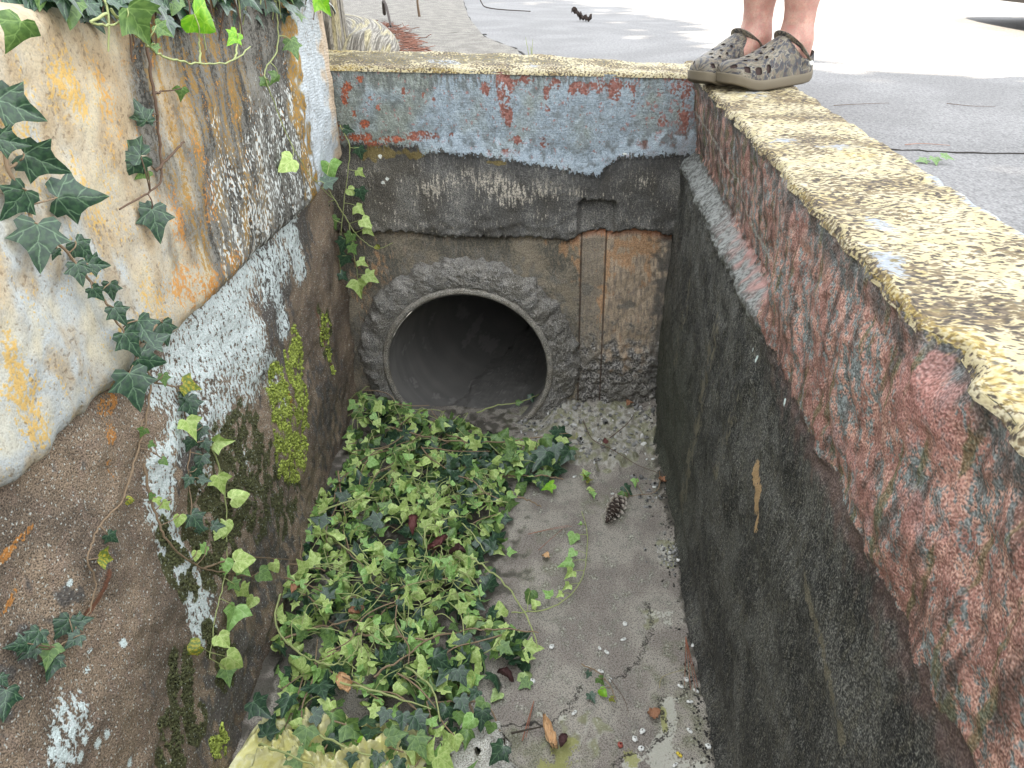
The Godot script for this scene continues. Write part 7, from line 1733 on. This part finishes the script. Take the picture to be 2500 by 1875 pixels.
func look_bag(a: float, b: float, _k: Array, _i: int) -> Color:
	var mid := nf.get_noise_2d(a * 8.0, b * 8.0)
	var line := absf(nf2.get_noise_2d(a * 16.0, b * 22.0))
	var c := rgb(222, 216, 142).lerp(rgb(234, 230, 186), clampf(0.5 + mid * 1.6, 0.0, 1.0))
	c = c.lerp(rgb(190, 182, 96), smoothstep(0.05, 0.0, line) * 0.6)
	c = c.lerp(rgb(150, 146, 110), smoothstep(0.25, 0.5, nf2.get_noise_2d(a * 5.0 + 20.0, b * 5.0)) * 0.5)
	c.a = 0.5 + smoothstep(0.08, 0.0, line) * 0.4 + mid * 0.3
	return c

func look_slab(a: float, b: float, _k: Array, _i: int) -> Color:
	var mid := nf.get_noise_2d(a * 7.0, b * 7.0)
	var g := nf2.get_noise_2d(a * 110.0, b * 110.0)
	var c := rgb(126, 121, 112).lerp(rgb(100, 95, 88), clampf(0.5 + mid * 1.6, 0.0, 1.0))
	c = c.lerp(rgb(172, 167, 156), smoothstep(0.1, 0.45, g) * 0.6)
	c = c.lerp(rgb(62, 58, 54), smoothstep(0.1, 0.45, -g) * 0.6)
	c.a = 0.5 + g * 0.5
	return c

func look_pale(a: float, b: float, _k: Array, _i: int) -> Color:
	var g := nf2.get_noise_2d(a * 40.0, b * 40.0)
	var c := rgb(206, 204, 194).lerp(rgb(140, 134, 120), smoothstep(0.1, 0.5, g))
	c.a = 0.5 - g * 0.5
	return c

# ---------------------------------------------------------------- the parked car whose bumper shows at the edge
func make_car() -> void:
	var car := thing("parked_car", "dark parked car whose lower bumper shows beyond the road edge", "car", Vector3(2.12, level(3.2), -4.35))
	var paint := flat(70, 66, 62, 0.35)
	paint.metallic = 0.3
	var black := flat(40, 37, 34, 0.6)
	var shape := func(u: float, v: float) -> Vector3:
		# u along the car from the nose, v round the section from one sill over the roof to the other
		var x := u * 4.3
		var half := 0.86 * (1.0 - 0.16 * (1.0 - smoothstep(0.0, 0.08, u)) - 0.12 * smoothstep(0.94, 1.0, u))
		var roof: float = along([[0.0, 0.62], [0.02, 0.72], [0.1, 0.82], [0.27, 0.95], [0.4, 1.36], [0.5, 1.43], [0.7, 1.42], [0.88, 1.05], [0.97, 0.98], [1.0, 0.7]], u)
		var s := (v - 0.5) * 2.0
		var k := absf(s)
		var y := 0.0
		var z := 0.0
		if k > 0.55:
			var t := (1.0 - k) / 0.45
			y = lerpf(0.24, minf(0.92, roof - 0.02), t); z = half * (0.95 + 0.05 * sin(t * PI))
		else:
			var t := (0.55 - k) / 0.55
			var low := minf(0.92, roof - 0.02)
			y = lerpf(low, roof, sin(t * PI / 2)); z = half * lerpf(0.97, 0.0, t ** 1.3 if roof > 1.0 else t)
		return Vector3(x, y, z * signf(s))
	obj("body", grid(70, 48, shape, func(u: float, v: float) -> Vector2: return Vector2(u, v), Vector3.UP), paint, car)
	var bump_at := func(y: float, u: float) -> Vector3:
		var a := (u - 0.5) * PI
		return Vector3(0.16 - cos(a) ** 0.6 * 0.2 if absf(cos(a)) > 0.001 else 0.16, y, sin(a) * 0.84)
	obj("bumper", grid(40, 12, func(u: float, v: float) -> Vector3:
			var y := lerpf(0.17, 0.52, v)
			var p: Vector3 = (bump_at as Callable).call(y, u)
			p.x += 0.06 * (1.0 - sin(v * PI)) + 0.01
			return p,
		func(u: float, v: float) -> Vector2: return Vector2(u, v), Vector3.LEFT), black, car)
	obj("underside", box(Vector3(4.0, 0.06, 1.5)), black, car, Transform3D(Basis(), Vector3(2.15, 0.23, 0)))
	var glass := flat(30, 34, 38, 0.1)
	obj("windscreen", grid(2, 10, func(u: float, v: float) -> Vector3: return Vector3(lerpf(1.2, 1.68, u), lerpf(0.985, 1.345, u), lerpf(-0.6, 0.6, v)), func(u: float, v: float) -> Vector2: return Vector2(u, v), Vector3(-1, 1, 0)), glass, car)
	for s in [-1.0, 1.0]:
		obj("headlight", lump(1.0, Vector3(0.12, 0.07, 0.16), 0.05, 8), flat(210, 212, 214, 0.15), car, Transform3D(Basis(), Vector3(0.1, 0.68, 0.56 * s)))
		for x in [0.82, 3.4]:
			var w := Node3D.new()
			put(w, "wheel", car)
			w.position = Vector3(x, 0.31, 0.78 * s)
			var tm := TorusMesh.new()
			tm.inner_radius = 0.19; tm.outer_radius = 0.31
			obj("tyre", tm, flat(28, 28, 28, 0.9), w, Transform3D(Basis(Vector3.RIGHT, PI / 2) * Basis.from_scale(Vector3(1, 1.5, 1)), Vector3.ZERO))
			var cm := CylinderMesh.new()
			cm.top_radius = 0.2; cm.bottom_radius = 0.2; cm.height = 0.12
			obj("rim", cm, flat(150, 150, 152, 0.4), w, Transform3D(Basis(Vector3.RIGHT, PI / 2), Vector3.ZERO))

func _ready() -> void:
	rng.seed = 7
	for n in [nf, nf2, ns]:
		n.noise_type = FastNoiseLite.TYPE_SIMPLEX
		n.frequency = 1.0
	nf.fractal_type = FastNoiseLite.FRACTAL_FBM
	nf.fractal_octaves = 4
	nf.seed = 3
	nf2.fractal_type = FastNoiseLite.FRACTAL_FBM
	nf2.fractal_octaves = 2
	nf2.seed = 11
	ns.fractal_type = FastNoiseLite.FRACTAL_NONE
	ns.seed = 5
	nc.noise_type = FastNoiseLite.TYPE_CELLULAR
	nc.frequency = 1.0
	nc.cellular_return_type = FastNoiseLite.RETURN_DISTANCE
	nc.seed = 2

	# camera
	var cam := Camera3D.new()
	cam.name = "camera"
	add_child(cam)
	cam.transform = Transform3D(Basis(Vector3(0.996310, -0.026609, -0.081594), Vector3(-0.019130, 0.857946, -0.513384), Vector3(0.083664, 0.513051, 0.854271)), Vector3(0, 0.31, 0))
	cam.fov = 56.0019
	cam.near = 0.02
	cam.far = 2000.0
	cam.current = true
	# sky, sun, exposure
	var env := Environment.new()
	var sky := Sky.new()
	var sm := ProceduralSkyMaterial.new()
	sm.sky_top_color = Color(0.84, 0.86, 0.885)
	sm.sky_horizon_color = Color(0.95, 0.95, 0.945)
	sm.sky_curve = 0.18
	sm.ground_bottom_color = Color(0.5, 0.49, 0.46)
	sm.ground_horizon_color = Color(0.8, 0.8, 0.78)
	sky.sky_material = sm
	env.background_mode = Environment.BG_SKY
	env.sky = sky
	env.tonemap_mode = Environment.TONE_MAPPER_LINEAR
	env.tonemap_exposure = 5.15
	env.sdfgi_enabled = true
	env.ssao_enabled = true
	env.ssil_enabled = true
	var we := WorldEnvironment.new()
	we.name = "world"
	we.environment = env
	add_child(we)
	var sun := DirectionalLight3D.new()
	sun.name = "sun"
	add_child(sun)
	sun.look_at_from_position(Vector3(-6.2, 7.2, 1.8), Vector3.ZERO)
	sun.light_energy = 1.3
	sun.light_color = Color(1.0, 0.95, 0.87)
	sun.light_angular_distance = 0.5
	sun.shadow_enabled = true

	make_walls()
	make_trees()
	make_ivy()
	make_person()
	make_small_things()
	make_car()
